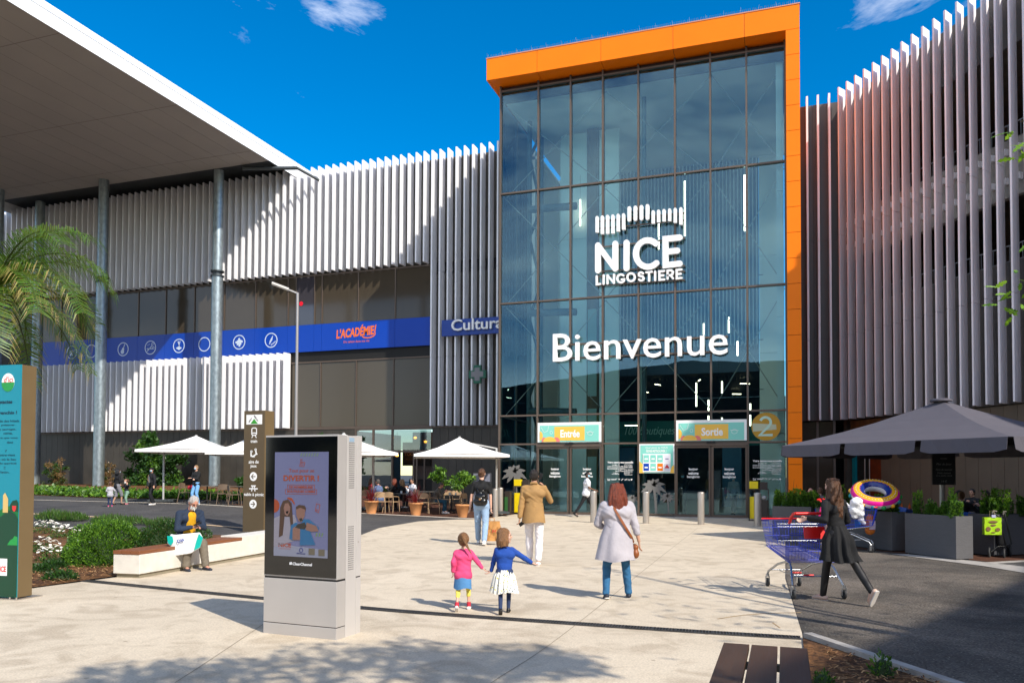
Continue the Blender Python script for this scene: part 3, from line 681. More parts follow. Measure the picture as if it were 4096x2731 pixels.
# ---- round entrance number
a = PY(3064, 1705, 33.1)
r = thing('number_roundel', 'round mustard sign with a pale figure 2 beside the right doors', 'sign', (a.x, 33.1, a.z - .56)); Q = FY(0, 33.17, 0)
b = MB(); b.prism(arc(a.x, a.z, .56, .56, 0, 360, 40)[:-1], 0, .006, 'z', Q); b.build('disc', M('mustard', (.42, .24, .012), .35), r, True)
Q2 = FY(0, 33.163, 0); b = MB(); stroke(b, arc(a.x - .02, a.z + .17, .2, .2, 160, -20, 10) + [(a.x + .1, a.z + .0), (a.x - .24, a.z - .34), (a.x + .25, a.z - .34)], .10, Q2, .005, rnd=False); b.build('figure', M('mint_pale', (.42, .62, .52), .4), r, True)
b = MB(); b.prism([(a.x - .52, a.z + .14), (a.x + .38, a.z + .08), (a.x + .40, a.z - .12), (a.x - .2, a.z - .17), (a.x - .5, a.z - .2)], 0, .002, 'z', FY(0, 33.1655, 0)); b.build('skyline', M('pale_print', (.42, .47, .33), .5), r, True)
# ---- greetings and opening hours on the glass
def greet(px, lab):
    a = PY(px, 1870, 33.0); c = PY(px, 1903, 33.0); r = thing('greeting_decal', lab, 'sign', (a.x, 33, c.z)); Y = 33.015 if True else 0
    b = MB()
    for k, (w, wd_) in enumerate((('bonjour', .36), ('welcome', .41), ('buongiorno', .5))):
        zt = a.z - .0 - k * .155; text_fit(b, w, FY(0, Y, 0), a.x - wd_ / 2, a.x + wd_ / 2, zt - .13, zt, .003, bold=.03)
    b.build('lettering', MC['white'], r, True)
greet(2220, 'white words bonjour welcome buongiorno on the left leaf of the entrance doors'); greet(2348, 'white words bonjour welcome buongiorno on the right leaf of the entrance doors')
greet(2773, 'white words bonjour welcome buongiorno on the left leaf of the exit doors'); greet(2917, 'white words bonjour welcome buongiorno on the right leaf of the exit doors')
def hours(px, py, lab):
    a = PY(px, py, 33.1); x0, z1 = a.x, a.z; r = thing('opening_hours_decal', lab, 'sign', (x0 + .55, 33.1, z1 - .8)); Q = FY(0, 33.183, 0); b = MB(); d = .004
    T = lambda s, u0, u1, v, h, bo=.02: text_fit(b, s, Q, x0 + u0, x0 + u1, z1 - v - h, z1 - v, d, bold=bo)
    T('Votre centre vous accueille', 0, 1.1, 0, .085, .03)
    T('Carrefour', .2, .42, .125, .045); b.prism([(x0 + .45, z1 - .17), (x0 + .49, z1 - .12), (x0 + .53, z1 - .145)], 0, d, 'z', Q)
    T('Horaires d\'hiver', 0, .33, .195, .04); T('lundi au samedi', 0, .33, .25, .035, .01); T('8h à 21h00', 0, .33, .30, .04)
    T('Horaires d\'été', .38, .68, .195, .04); T('lundi au vendredi', .37, .70, .25, .035, .01); T('8h à 22h00', .37, .70, .30, .04); T('samedi', .47, .6, .35, .03, .01); T('8h à 21h00', .37, .70, .395, .04)
    T('dimanche', .25, .45, .47, .035, .01); T('8h à 12h30', .19, .5, .52, .04)
    T('Vos boutiques', .74, 1.06, .125, .045); T('lundi au samedi', .74, 1.07, .19, .035, .01); T('9h00 à 20h00', .74, 1.07, .24, .04)
    T('Vos restaurants', .74, 1.1, .33, .045); T('Retrouvez tous', .74, 1.07, .395, .035, .01); T('les horaires sur', .74, 1.07, .445, .035, .01); T('notre site', .74, .95, .495, .035, .01); T('lingostiere.fr', .74, 1.07, .55, .04)
    for u in (.35, .72): b.box(x0 + u, x0 + u + .008, 33.179, 33.183, z1 - .55, z1 - .13)
    v = .74; T('WIFI', .16, .3, v, .06, .03)
    stroke(b, arc(x0 + .03, z1 - v - .02, .025, .025, 0, 360, 8), .014, Q, d); stroke(b, [(x0 + .07, z1 - v - .05), (x0 + .12, z1 - v - .01)], .02, Q, d); b.box(x0, x0 + .12, 33.179, 33.183, z1 - v - .08, z1 - v - .065)
    for u, q in ((.34, .03), (.38, .0)): stroke(b, [(x0 + u - .025, z1 - v - q), (x0 + u + .025, z1 - v - q)], .016, Q, d); stroke(b, [(x0 + u, z1 - v - q - .025), (x0 + u, z1 - v - q + .025)], .016, Q, d)
    stroke(b, [(x0 + .46, z1 - v), (x0 + .53, z1 - v - .01), (x0 + .5, z1 - v - .05)], .018, Q, d); stroke(b, [(x0 + .6, z1 - v - .06), (x0 + .67, z1 - v)], .02, Q, d)
    stroke(b, [(x0 + .75, z1 - v - .06), (x0 + .82, z1 - v)], .02, Q, d); stroke(b, [(x0 + .74, z1 - v - .02), (x0 + .83, z1 - v - .045)], .012, Q, d)
    stroke(b, [(x0 + .87, z1 - v), (x0 + .89, z1 - v - .03), (x0 + .95, z1 - v - .03), (x0 + .95, z1 - v - .07)], .014, Q, d); stroke(b, [(x0 + .89, z1 - v - .03), (x0 + .88, z1 - v - .07)], .012, Q, d)
    b.prism([(x0 + 1.03, z1 - v - .07), (x0 + 1.07, z1 - v - .02), (x0 + 1.05, z1 - v + .01), (x0 + 1.03, z1 - v - .005), (x0 + 1.01, z1 - v + .01), (x0 + .99, z1 - v - .02)], 0, d, 'z', Q)
    b.build('lettering', MC['white'], r, True)
hours(2428, 1844, 'white opening hours lettering on the glass beside the entrance doors'); hours(3011, 1838, 'white opening hours lettering on the glass beside the exit doors')
# ---- palm tree decals
def palm_decal(px, ytop, yb, wpx, lab, lean=.1):
    t = PY(px, ytop, 33.1); bt = PY(px, yb, 33.1); w = wpx / F_PX * 34.5; cx = t.x; H = t.z - max(.12, bt.z)
    r = thing('palm_decal', lab, 'decal', (cx, 33.1, max(.12, bt.z))); Q = FY(0, 33.183, 0); b = MB(); cz = t.z - w * .30
    z0 = max(.12, bt.z); b_ = []
    stroke(b, [(cx + lean * w * (1 - (i / 6) ** 2), z0 + (cz - z0) * i / 6) for i in range(7)], w * .10, Q, .004, rnd=False)
    for a, L in ((95, .30), (60, .42), (128, .40), (25, .50), (158, .50), (-12, .52), (192, .52), (-45, .40), (225, .42)):
        n = 9; top, bot = [], []
        for i in range(n + 1):
            t_ = i / n; rr = w * L * t_; x = cx + rr * math.cos(R(a)); z = cz + rr * math.sin(R(a)) - w * .16 * t_ * t_ * abs(math.cos(R(a)))
            hw = w * .085 * math.sin(math.pi * min(1, t_ * .85 + .12)); nx, nz = -math.sin(R(a)), math.cos(R(a))
            tooth = 1 if i % 2 else .55
            top.append((x + nx * hw, z + nz * hw)); bot.append((x - nx * hw * 1.25 * tooth, z - nz * hw * 1.25 * tooth))
        b.prism(top + bot[::-1], 0, .003 + (a % 7) * .0003, 'z', Q)
    b.build('palm_shape', M('frosted', (.17, .165, .155), .8), r, True)
palm_decal(2055, 1857, 2040, 105, 'grey palm tree silhouette on the glass left of the entrance doors')
palm_decal(2613, 1912, 2058, 95, 'tall grey palm tree silhouette on the glass below the poster')
palm_decal(2667, 1968, 2058, 57, 'small grey palm tree silhouette right of the tall one below the poster')
palm_decal(2526, 1978, 2058, 48, 'small grey palm tree silhouette on the glass below the opening hours')
# ================================================================== SHOPPING WING (left of the tower)
YW, YP = 37.6, 38.2
PX = lambda px, Y=YP, py=1300: PY(px, py, Y).x
wing = thing('shopping_wing_building', 'long shopping wing with rows of white vertical fins and a blue band', 'building', (-30, 45, 0))
def fin_box(b, x, z0, z1): b.box(x - .042, x + .042, YW, YP - .012, z0, z1)
for i in range(9):
    b = MB(); x = -13.75 - .459 * i
    for z0, z1 in ((4.25, 7.825), (7.84, 12.325), (12.34, 18.75)): fin_box(b, x, z0, z1)
    b.build('tall_fin', MC['fin_white'], wing, True)
for i in range(9, 76):
    b = MB(); fin_box(b, -13.75 - .459 * i, 12.9, 18.75); b.build('fin', MC['fin_white'], wing, True)
for i in range(42):
    b = MB(); fin_box(b, -26.42 - .459 * i, 4.28, 8.5); b.build('short_fin', MC['fin_white'], wing, True)
def panels(b, x0, x1, z0, z1, w, y0=YP, y1=YP + .08, g=.012):
    n = max(1, round((x1 - x0) / w)); w = (x1 - x0) / n
    for i in range(n): b.box(x0 + i * w + g / 2, x0 + (i + 1) * w - g / 2, y0, y1, z0 + g / 2, z1 - g / 2)
b = MB()
for z0, z1 in ((12.95, 15.3), (15.3, 18.5)): panels(b, -50, -12.45, z0, z1, 1.836)
b.build('upper_cladding', MC['cladding'], wing, True); b = MB()
for z0, z1 in ((4.2, 7.83), (7.83, 12.33)): panels(b, -17.55, -12.45, z0, z1, 1.836)
b.build('side_cladding', MC['cladding'], wing, True); b = MB(); panels(b, -50, -26.35, 4.2, 8.45, 1.836)
b.build('middle_cladding', MC['cladding'], wing, True)
for x0, x1 in ((-50, -22.2), (-17.58, -12.45)): b = MB(); panels(b, x0, x1, 0, 4.18, .459); b.build('lower_cladding', MC['cladding'], wing, True)
b = MB(); b.box(-50, -22.2, YP + .09, YP + .4, 0, 18.45); b.box(-22.2, -17.6, YP + .09, YP + .4, 4.2, 18.45); b.box(-17.6, -12.5, YP + .09, YP + .4, 0, 18.45); b.box(-50, -12.5, YP + .4, 62, 18.3, 18.45)
b.box(-50.3, -50, YP + .1, 62, 0, 18.45); b.build('wall_core', MC['dark'], wing, True)
b = MB(); b.box(-50, -17.6, YP - .03, YP - .001, 12.80, 12.88); b.box(-26.3, -17.6, YP - .03, YP - .001, 7.92, 8.0); b.box(-50, -12.3, YP - .03, YP + .02, 4.185, 4.25) ; b.build('ledge_trim', MC['frame_brown'], wing, True)
GX = [-50] + [PX(p) for p in (100, 245, 390, 553, 663, 778, 896, 1022, 1152, 1184, 1258, 1288, 1433, 1581)] + [-17.58]
glz = M('glazing', '453d32', .08, spec=.5)
for i in range(len(GX) - 1):
    b = MB(); b.box(GX[i] + .03, GX[i + 1] - .03, YP + .02, YP + .08, 10.09, 12.79)
    b.build('window', glz if i != 10 else M('glazing_clear', '3c3a40', .05, spec=1), wing, True)
for i, x in enumerate(GX[1:-1]): b = MB(); b.box(x - .028, x + .028, YP - .03, YP + .09, 10.09, 12.79); b.build('mullion', MC['frame_brown'], wing, True)
for x in [PX(p) for p in (1285, 1427, 1576)]: b = MB(); b.box(x - .028, x + .028, YP - .03, YP + .09, 4.34, 7.91); b.build('mullion', MC['frame_brown'], wing, True)
b = MB(); b.box(-26.3, -17.6, YP - .03, YP + .09, 4.252, 4.33); b.build('sill', MC['frame_brown'], wing, True)
b = MB(); xs = [-26.3] + [PX(p) for p in (1285, 1427, 1576)] + [-17.58]
for i in range(4): b.box(xs[i] + .03, xs[i + 1] - .03, YP + .02, YP + .08, 4.34, 7.90)
b.build('tinted_panel', M('tinted', '4d4539', .15, spec=.4), wing, True)
a = PY(1203, 1214, YP - .03); b = MB(); b.prism(arc(a.x, a.z, .13, .13, 0, 360, 18)[:-1], 0, .01, 'z', FY(0, YP + .01, 0)); b.build('red_alarm_disc', M('alarm', (.8, .0, .02), .4), wing, True)
b = MB()
gb = [x for x in GX if x > -46] + []
gb = [-46] + gb
for i in range(len(gb) - 1): b.box(gb[i] + .006, gb[i + 1] - .006, YP - .05, YP - .02, 8.56, 10.07)
b.build('blue_band', MC['blue_film'], wing, True)
icon = M('icon_white', 'c9d6ea', .4)
def icons():
    Q = FY(0, YP - .052, 0)
    for (px, py, k) in ((287, 1407, 'book'), (365, 1400, ''), (492, 1400, 'guitar'), (601, 1395, 'scissors'), (715, 1388, 'knife'), (817, 1380, ''), (956, 1373, 'puzzle'), (1084, 1366, 'feather')):
        a = PY(px, py, YP - .06); x, z = a.x, 9.33; b = MB(); d = .006
        stroke(b, arc(x, z, .40, .40, 0, 360, 32)[:-1], .055, Q, d, closed=True)
        s = lambda pts, w=.05: stroke(b, [(x + u, z + v) for u, v in pts], w, Q, d)
        if k == 'book': b.prism([(x - .2, z + .1), (x + .06, z + .16), (x + .1, z - .2), (x - .16, z - .22)], 0, d, 'z', Q); s([(.1, .0), (.22, .16)], .03)
        if k == 'guitar': b.prism(arc(x - .05, z - .15, .13, .14, 0, 360, 14)[:-1], 0, d, 'z', Q); b.prism(arc(x - .0, z + .0, .09, .1, 0, 360, 12)[:-1], 0, d * .9, 'z', Q); s([(.0, .0), (.12, .3)], .045)
        if k == 'scissors': s([(-.22, -.2), (.14, .12)], .05); s([(-.25, -.06), (.2, -.08)], .05); s(list(arc(.15, .2, .07, .07, 0, 360, 8)), .03); s(list(arc(.23, -.02, .07, .07, 0, 360, 8)), .03); s([(-.1, .2), (-.08, .2)], .04); s([(-.2, .15), (-.18, .15)], .04)
        if k == 'knife': s([(-.06, .26), (.04, -.04)], .06); s([(.08, .27), (.0, -.04)], .05); b.prism([(x - .22, z - .13), (x, z - .02), (x + .23, z - .13), (x + .02, z - .26)], 0, d * .9, 'z', Q)
        if k == 'puzzle': b.prism([(x - .16, z - .18), (x + .16, z - .14), (x + .16, z + .14), (x - .14, z + .12)], 0, d, 'z', Q); [b.prism(arc(x + u, z + v, .07, .07, 0, 360, 10)[:-1], 0, d * .8, 'z', Q) for u, v in ((-.19, .0), (.0, .18), (.19, .03), (.03, -.2))]
        if k == 'feather': b.prism([(x - .14, z - .24), (x - .08, z - .02), (x + .12, z + .28), (x + .08, z + .02), (x - .1, z - .22)], 0, d, 'z', Q); text_fit(b, 'Presse', Q @ Matrix.Translation((x + .15, z - .16, 0)) @ Matrix.Rotation(R(38), 4, 'Z'), -.19, .19, -.06, .05, d, bold=.02)
        b.build('icon', icon, wing, True)
    a, c = PY(1345, 1357, YP - .06), PY(1512, 1311, YP - .06); b = MB(); M5 = FY(a.x, YP - .052, a.z + .02) @ Matrix.Rotation(R(3), 4, 'Z')
    text_fit(b, "L'ACADÉMIE", M5, 0, (c.x - a.x) * .9, 0, .62, .006, bold=.035, font_shear=.12)
    stroke(b, arc(2.0, .06, .42, .2, -150, 20, 10) + [(2.48, .5)], .06, M5, .006)
    b.build('academy_lettering', M('letter_orange', (.85, .16, .02), .5), wing, True)
    a, c = PY(1374, 1372, YP - .06), PY(1477, 1364, YP - .06); b = MB(); text_fit(b, 'Du talent dans ma vie', FY(a.x, YP - .052, a.z), 0, c.x - a.x, 0, .12, .006, bold=.02); b.build('tagline_lettering', M('letter_pink', (.55, .12, .18), .5), wing, True)
icons()
# black wall over the wing; the recess shade under the canopy is its colour
b = MB(); b.box(-47, -27.5, 40.0, 40.3, 18.45, 19.0); b.build('recess_shade', MC['black'], wing, True)
# shopfront of the cafe
xs0, xs1 = PX(1427), -17.62
b = MB()
for x in (xs0, PX(1573), PX(1497)): b.box(x - .05, x + .05, YP - .03, YP + .1, .1, 4.18)
b.box(xs0, xs1, YP - .02, YP + .1, 2.9, 3.0) ; b.box(xs0, xs1, YP - .02, YP + .1, 4.1, 4.18)
for x, y in ((PX(1683), 37.5), (PX(1702), 37.3), (PX(1712), 37.9)): b.box(x - .04, x + .04, y - .04, y + .04, .2, 2.95)
b.build('shopfront_frame', MC['frame_brown'], wing, True)
for (x0, x1) in ((xs0, PX(1497)), (PX(1497), PX(1573))):
    b = MB(); b.box(x0 + .06, x1 - .06, YP + .02, YP + .035, .3, 2.88); b.box(x0 + .06, x1 - .06, YP + .02, YP + .035, 3.02, 4.08); b.build('shop_window', MC['shop_glass'], wing, True)
b = MB(); b.box(PX(1573) + .06, xs1 - .04, YP + .02, YP + .035, 3.02, 4.08); b.build('shop_window', MC['shop_glass'], wing, True)
b = MB(); b.box(xs0 - .3, xs1 + .2, 38.3, 44, .18, .22); b.box(xs0 - .3, xs0 - .2, 38.7, 44, .22, 4.1); b.build('cafe_room', MC['interior_dark'], wing, True)
b = MB(); b.box(-19.9, xs1 + .2, 40.6, 40.7, .22, 4.1); b.build('cafe_partition', M('taupe', '6d625d', .7), wing, True)
b = MB(); b.box(-19.8, xs1 + .1, 40.0, 40.59, .22, 1.45); b.build('bar_counter', MC['black'], wing, True)
sg = thing('bistro_sign', 'black framed board with gold TOC·TOQ lettering inside the cafe', 'sign', (-18.9, 40.5, 2.0)); a = PY(1610, 1862, 40.5); c = PY(1697, 1775, 40.5)
b = MB(); b.box(a.x, c.x + .4, 40.5, 40.56, a.z, c.z + .1); b.build('board', MC['black'], sg, True)
b = MB(); gd = M('gold', '8e6c4a', .4)
text_fit(b, 'TOC·TOQ', FY(0, 40.495, 0), PX(1622, 40.5), PX(1682, 40.5) + .25, PY(1650, 1824, 40.5).z, PY(1650, 1812, 40.5).z + .05, .006, bold=.02); text_fit(b, 'BISTROBOOK', FY(0, 40.495, 0), PX(1628, 40.5), PX(1678, 40.5) + .2, PY(1650, 1838, 40.5).z, PY(1650, 1834, 40.5).z, .004)
b.build('lettering', gd, sg, True)
for px, py in ((1661, 1750), (1702, 1766), (1588, 1820)):
    a = PY(px, py, 39.6); r = thing('pendant_lamp', 'small amber glowing lamp hanging inside the cafe', 'lamp', a, group='amber lamps in the cafe'); b = MB(); b.ball((0, 0, 0), (.09, .09, .07)); b.build('shade', MC['lamp_glow'], r); b = MB(); b.rod((0, 0, .07), (0, 0, 4.05 - a.z), .01, n=5); b.build('cord', MC['black'], r)
# ---- bookshop sign on the fins
a, c = PY(1767, 1345, 37.45), PY(1767, 1281, 37.45)
cs = thing('bookshop_sign', 'blue board with white Cultura letters mounted across the white fins', 'sign', (-15, 37.45, a.z))
b = MB(); b.box(a.x, -12.85, 37.44, 37.58, a.z, c.z); b.build('board', MC['blue_sign'], cs, True)
b = MB(); x0 = PX(1806, 37.35); text_fit(b, 'Cultura', FY(0, 37.43, 0), x0, PX(2012, 37.35), a.z + .22, c.z - .03, .13, bold=.012); b.build('lettering', MC['white_gloss'], cs, True)
a = PY(1908, 1496, 37.2); pc = thing('pharmacy_cross', 'grey pharmacy cross with dark green edging fixed to the white fins', 'sign', (a.x, 37.3, a.z - .45)); b = MB()
for w, nm, mt, y in ((.46, 'cross_case', M('cross_green', (.005, .11, .06), .5), 37.22), (.33, 'cross_face', M('cross_grey', '7c7a7c', .5), 37.205)):
    b = MB(); t = w * .42; u = t
    b.prism([(a.x + p * 1, a.z + q) for p, q in ((-t, w), (t, w), (t, t), (w, t), (w, -t), (t, -t), (t, -w), (-t, -w), (-t, -t), (-w, -t), (-w, t), (-t, t))], 0, .014 if w < .45 else .16, 'z', FY(0, y + (0.012 if w < .45 else .15), 0)); b.build(nm, mt, pc, True)
# ================================================================== CANOPY
cano = thing('plaza_canopy', 'huge white flat canopy roof on galvanised round columns at the left', 'canopy', (-36, 28, 0))
ZC = 18.51; XE = -26.05; XL = -47.3
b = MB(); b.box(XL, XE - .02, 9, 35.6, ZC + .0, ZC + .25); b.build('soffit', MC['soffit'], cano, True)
b = MB(); b.box(XL + .3, XE - .3, 35.61, 41, ZC + .5, ZC + .75); b.build('rear_soffit', MC['galv_dark'], cano, True)  # raised rear soffit, the shade of the recess put into its dark colour
b = MB()
for i in range(1, 18): x = XE - 1.2 * i; b.box(x - .005, x + .005, 9, 35.55, ZC - .004, ZC - .0005)
for y in (16.4, 22.6, 28.8, 34.2): b.box(XL + .1, XE - .1, y - .015, y + .015, ZC - .006, ZC - .0045)
b.build('soffit_joint', M('joint', '7d766e', .8), cano, True)
b = MB(); b.box(XE - .019, XE, 9, 41, ZC - .02, ZC + .52); b.box(XE - .3, XE + .02, 9, 41, ZC + .521, ZC + .56); b.box(XE - .25, XE - .1, 9, 41, ZC + .56, ZC + .75); b.box(XL - .02, XL - .001, 9, 41, ZC - .02, ZC + .75); b.box(XL, XE, 8.9, 8.99, ZC - .02, ZC + .75)
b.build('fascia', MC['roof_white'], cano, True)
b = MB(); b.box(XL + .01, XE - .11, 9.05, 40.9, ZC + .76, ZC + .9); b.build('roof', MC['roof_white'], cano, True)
b = MB(); b.rod((-25.0, 36.6, 18.35), (-27.8, 35.6, 18.3), .10, .12); b.rod((-25.0, 36.6, 18.35), (-24.2, 37.5, 17.9), .08)
b.build('drain_pipe', MC['galv_dark'], cano, True)
for (x, y) in ((-36.85, 35.0), (-29.6, 35.9), (-44.0, 34.2), (-43.6, 37.0), (-37.0, 14), (-29.6, 14)):
    if y > 36.5: y = 36.6
    g = hh(x, y) - .1; b = MB(); b.rod((x, y, g), (x, y, 12.6), .30, n=28, cap=False); b.rod((x, y, 12.9), (x, y, ZC), .27, n=28, cap=False); b.build('column', MC['galv'], cano, True)
    b = MB()
    for z in (12.58, 12.84): b.rod((x, y, z), (x, y, z + .07), .36, n=24)
    b.rod((x, y, 12.6), (x, y, 12.9), .25, n=20)
    b.build('column_collar', MC['galv_dark'], cano, True)
# ================================================================== CAR PARK BUILDING (right)
cp = thing('car_park_building', 'grey multi-storey car park behind tall lilac white vertical fins', 'building', (8, 30, 0))
UM = Matrix(((wd.x, -wn.x, 0, 2.21), (wd.y, -wn.y, 0, 37.6), (0, 0, 1, 0), (0, 0, 0, 1)))
def PU(px, py, off):
    o = Vector((2.21, 37.6, 0)) - wn * off; d = ray(px, py); n = Vector((-wn.x, -wn.y, 0)); t = (o - CC).dot(n) / d.dot(n); p = CC + d * t
    return (p - Vector((2.21, 37.6, 0))).dot(wd), p.z
for i in range(34):
    b = MB(); u = .23 + .547 * i
    for z0, z1 in ((4.2, 7.825), (7.84, 12.325), (12.34, 18.9)):
        # tapered blade: narrow outer edge, wider root
        b.prism([(u - .04, 0), (u + .04, 0), (u - .16, .49), (u - .25, .49)], z0, z1, 'z', UM)
    b.build('fin', MC['fin_shade'], cp, True)
    if i < 20:
        b = MB()
        for z in (11.75, 12.75): b.box(u - .26, u - .14, .501, .66, z, z + .22, UM)
        b.build('fin_bracket', MC['fin_white'], cp, True)
for x in (1.05, 1.51, 1.98):
    b = MB()
    for z0, z1 in ((4.2, 7.72), (7.735, 12.16), (12.175, 18.78)): b.box(x - .042, x + .042, YW, YP - .01, z0, z1)
    b.build('fin', MC['fin_shade'], cp, True)
UE = 36.0
def upan(b, u0, u1, z0, z1, w, d0=.66, d1=.76):
    n = max(1, round((u1 - u0) / w)); w = (u1 - u0) / n
    for i in range(n): b.box(u0 + i * w + .006, u0 + (i + 1) * w - .006, d0, d1, z0 + .006, z1 - .006, UM)
b = MB(); upan(b, -.2, UE, 4.2, 7.95, 1.64); upan(b, -.2, UE, 7.95, 9.08, 1.64); upan(b, -.2, UE, 16.5, 18.6, 3.28)
panels(b, .66, 2.60, 4.2, 7.82, .459 * 1.5); panels(b, .66, 2.60, 7.82, 12.33, .459 * 1.5); panels(b, .66, 2.60, 12.33, 18.6, .459 * 1.5)
b.build('cladding', MC['cladding_grey'], cp, True)
b = MB(); upan(b, 1.9, UE, .0, 4.15, .547); b.build('lower_cladding', M('cladding_warm', '5f5142', .6, noise=.12, nscale=1.2), cp, True)
b = MB(); b.box(-.3, UE, .67, .9, 11.3, 13.28, UM); b.build('slab_edge', MC['concrete_wall'], cp, True)
b = MB()
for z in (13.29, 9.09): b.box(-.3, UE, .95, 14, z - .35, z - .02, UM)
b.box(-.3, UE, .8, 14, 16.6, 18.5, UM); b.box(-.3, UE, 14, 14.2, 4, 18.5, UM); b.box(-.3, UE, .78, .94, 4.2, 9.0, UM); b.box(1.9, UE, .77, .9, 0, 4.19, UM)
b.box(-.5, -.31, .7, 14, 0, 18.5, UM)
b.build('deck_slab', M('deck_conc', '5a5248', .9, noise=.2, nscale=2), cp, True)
b = MB(); b.box(.66, 2.7, YP + .09, 50, 4.2, 18.55); b.box(.2, 5.5, 41, 41.2, 0, 4.19); b.box(5.4, 5.5, 36, 41, 0, 4.19); b.build('link_core', MC['dark'], cp, True)
for z in (13.30, 9.10):
    b = MB()
    b.box(-.3, 20, .80, .84, z + .56, z + .60, UM); b.box(-.3, 20, .80, .84, z + .02, z + .05, UM); u = -.2
    while u < 20: b.box(u, u + .02, .81, .83, z + .05, z + .56, UM); u += .17
    b.build('railing', M('rail_grey', '8d9094', .5, .5), cp, True)
b = MB(); b.box(2.1, 5, 3, 3.6, 13.3, 16.6, UM) if False else None
for u in (3, 8, 13, 18): b.box(u, u + .5, 6, 6.5, 9.1, 16.6, UM)
b.build('deck_column', MC['deck_conc'], cp, True) if b else None
for (px, py) in ((3351, 709), (3351, 1071)):
    u, z = PU(px, py, 2.2); p = UM @ Vector((u, 2.2, z)); r = thing('deck_lamp', 'small lit white lamp under the car park deck beside the orange column', 'lamp', p, group='lamps under the car park decks'); b = MB(); b.box(-.12, .12, -.06, .06, -.05, .03); b.build('housing', MC['tube'], r)
# ground level of the link: glazed restaurant front
b = MB()
for x in (.70, 1.42, 2.12): b.box(x - .05, x + .05, YP, YP + .1, 0, 4.18)
b.box(.7, 2.1, YP, YP + .1, 3.0, 3.1); b.build('shopfront_frame', MC['frame_brown'], cp, True)
for x0, x1 in ((.76, 1.36), (1.48, 2.06)):
    b = MB(); b.box(x0, x1, YP + .03, YP + .05, .1, 2.98); b.box(x0, x1, YP + .03, YP + .05, 3.12, 4.15); b.build('shop_window', MC['glazing'], cp, True)
b = MB(); b.box(.05, .25, .70, .8, 0, 3.0, UM); b.build('door_jamb', M('teal_paint', (.0, .22, .25), .5), cp, True)
b = MB(); b.box(-.2, 1.9, 2.6, 2.7, 0, 4.15, UM); b.build('restaurant_room', MC['black'], cp, True)
b = MB(); b.box(.0, 1.9, .68, .9, 3.05, 4.15, UM); b.build('door_head', MC['wood_warm'], cp, True)
b = MB(); b.box(1.12, 1.88, .70, .8, 1.6, 3.04, UM); b.box(1.12, 1.88, .70, .8, 0, 1.58, UM); b.build('timber_door', M('rust_wood', '6e2d12', .4, noise=.3, nscale=5), cp, True)
b = MB(); b.rod(UM @ Vector((1.0, .60, 0)), UM @ Vector((1.0, .60, 3.3)), .03); b.rod(UM @ Vector((1.35, .55, 0)), UM @ Vector((1.35, .55, 3.3)), .022); b.build('awning_post', MC['steel'], cp, True)
# neighbouring blocks, outside the frame: they close the square and show in the glass
ax = thing('annex_building', 'grey block standing right of the frame and shading the lane', 'building', (26, 2, 0))
b = MB(); b.prism([(21.9, 8.0), (21.1, 4.9), (16.5, -5.3), (40, -12), (44, 20)], 0, 17, 'z'); b.build('wall', M('annex_wall', '6e6a66', .8, noise=.1, nscale=.5), ax, True)
bk = thing('retail_building', 'long low dark green grey shop hall behind the viewer', 'building', (-10, -40, 0))
b = MB(); b.prism([(-45, 0), (-45, 12.5), (-12, 16), (25, 14.5), (25, 0)], -44, -34, 'y'); b.build('wall', M('hall_green', '46493f', .8, noise=.1, nscale=.3), bk, True)
b = MB()
for i in range(12): b.box(-40 + i * 5, -37 + i * 5, -33.98, -33.9, 0, 4)
b.build('shop_window', MC['glazing'], bk, True)
# ================================================================== TREES
lf = {k: leafmat(k, c) for k, c in dict(leaf_dark=(.018, .055, .012), leaf_mid=(.035, .10, .016), leaf_light=(.09, .20, .022), leaf_lime=(.17, .33, .03), leaf_olive=(.06, .085, .02), leaf_dry=(.20, .13, .05), leaf_palm=(.11, .17, .02), leaf_straw=(.42, .34, .12), leaf_red=(.20, .02, .03)).items()}
bark = M('bark', '4d3e30', .9, noise=.4, nscale=12, stretch=(1, 1, .2), bump=.6, bscale=25)
def clumps(cs, per_r=None):
    cs = np.array(cs, float)
    def fn(rg, n):
        i = rg.integers(0, len(cs), n); d = rg.normal(size=(n, 3)); d /= np.linalg.norm(d, axis=1)[:, None]
        rr = rg.random(n) ** .45; P = cs[i, :3] + d * rr[:, None] * cs[i, 3][:, None] * np.array([1, 1, .8]); return P, None
    return fn
def broad_tree(name, lab, base, cs, n, size, mats, lseed, trunk_r=.2, group=None):
    r = thing(name, lab, 'tree', base, group=group)
    b = MB(); c0 = np.mean([c[:3] for c in cs], 0); top = Vector((base[0] * .6 + c0[0] * .4, base[1] * .6 + c0[1] * .4, min(c[2] for c in cs) - .4))
    b.tube([Vector(base) + Vector((0, 0, -.1)), (Vector(base) * .5 + top * .5) + Vector((.1, .1, 0)), top], [trunk_r * 1.2, trunk_r * .9, trunk_r * .75], 10)
    for c in cs: b.tube([top, (top + Vector(c[:3])) / 2 + Vector((0, 0, .25)), Vector(c[:3])], [trunk_r * .5, trunk_r * .3, trunk_r * .1], 6)
    b.build('trunk', bark, r, True)
    leaf_obj('crown', leaves(n, clumps(cs), size, lseed, .6), [lf[m] for m in mats], r, lseed)
    return r
rg = random.Random(3)
broad_tree('shade_tree', 'leafy broad tree standing behind the viewer and shading the paving', (3.2, -1.2, 0),
    [(3.35 + rg.uniform(-2.3, 2.3), 1.65 + rg.uniform(-1.5, 1.0), 6.6 + rg.uniform(-.5, .6), rg.uniform(.35, .75)) for _ in range(17)], 6500, .13, ['leaf_mid', 'leaf_light', 'leaf_dark'], 5)
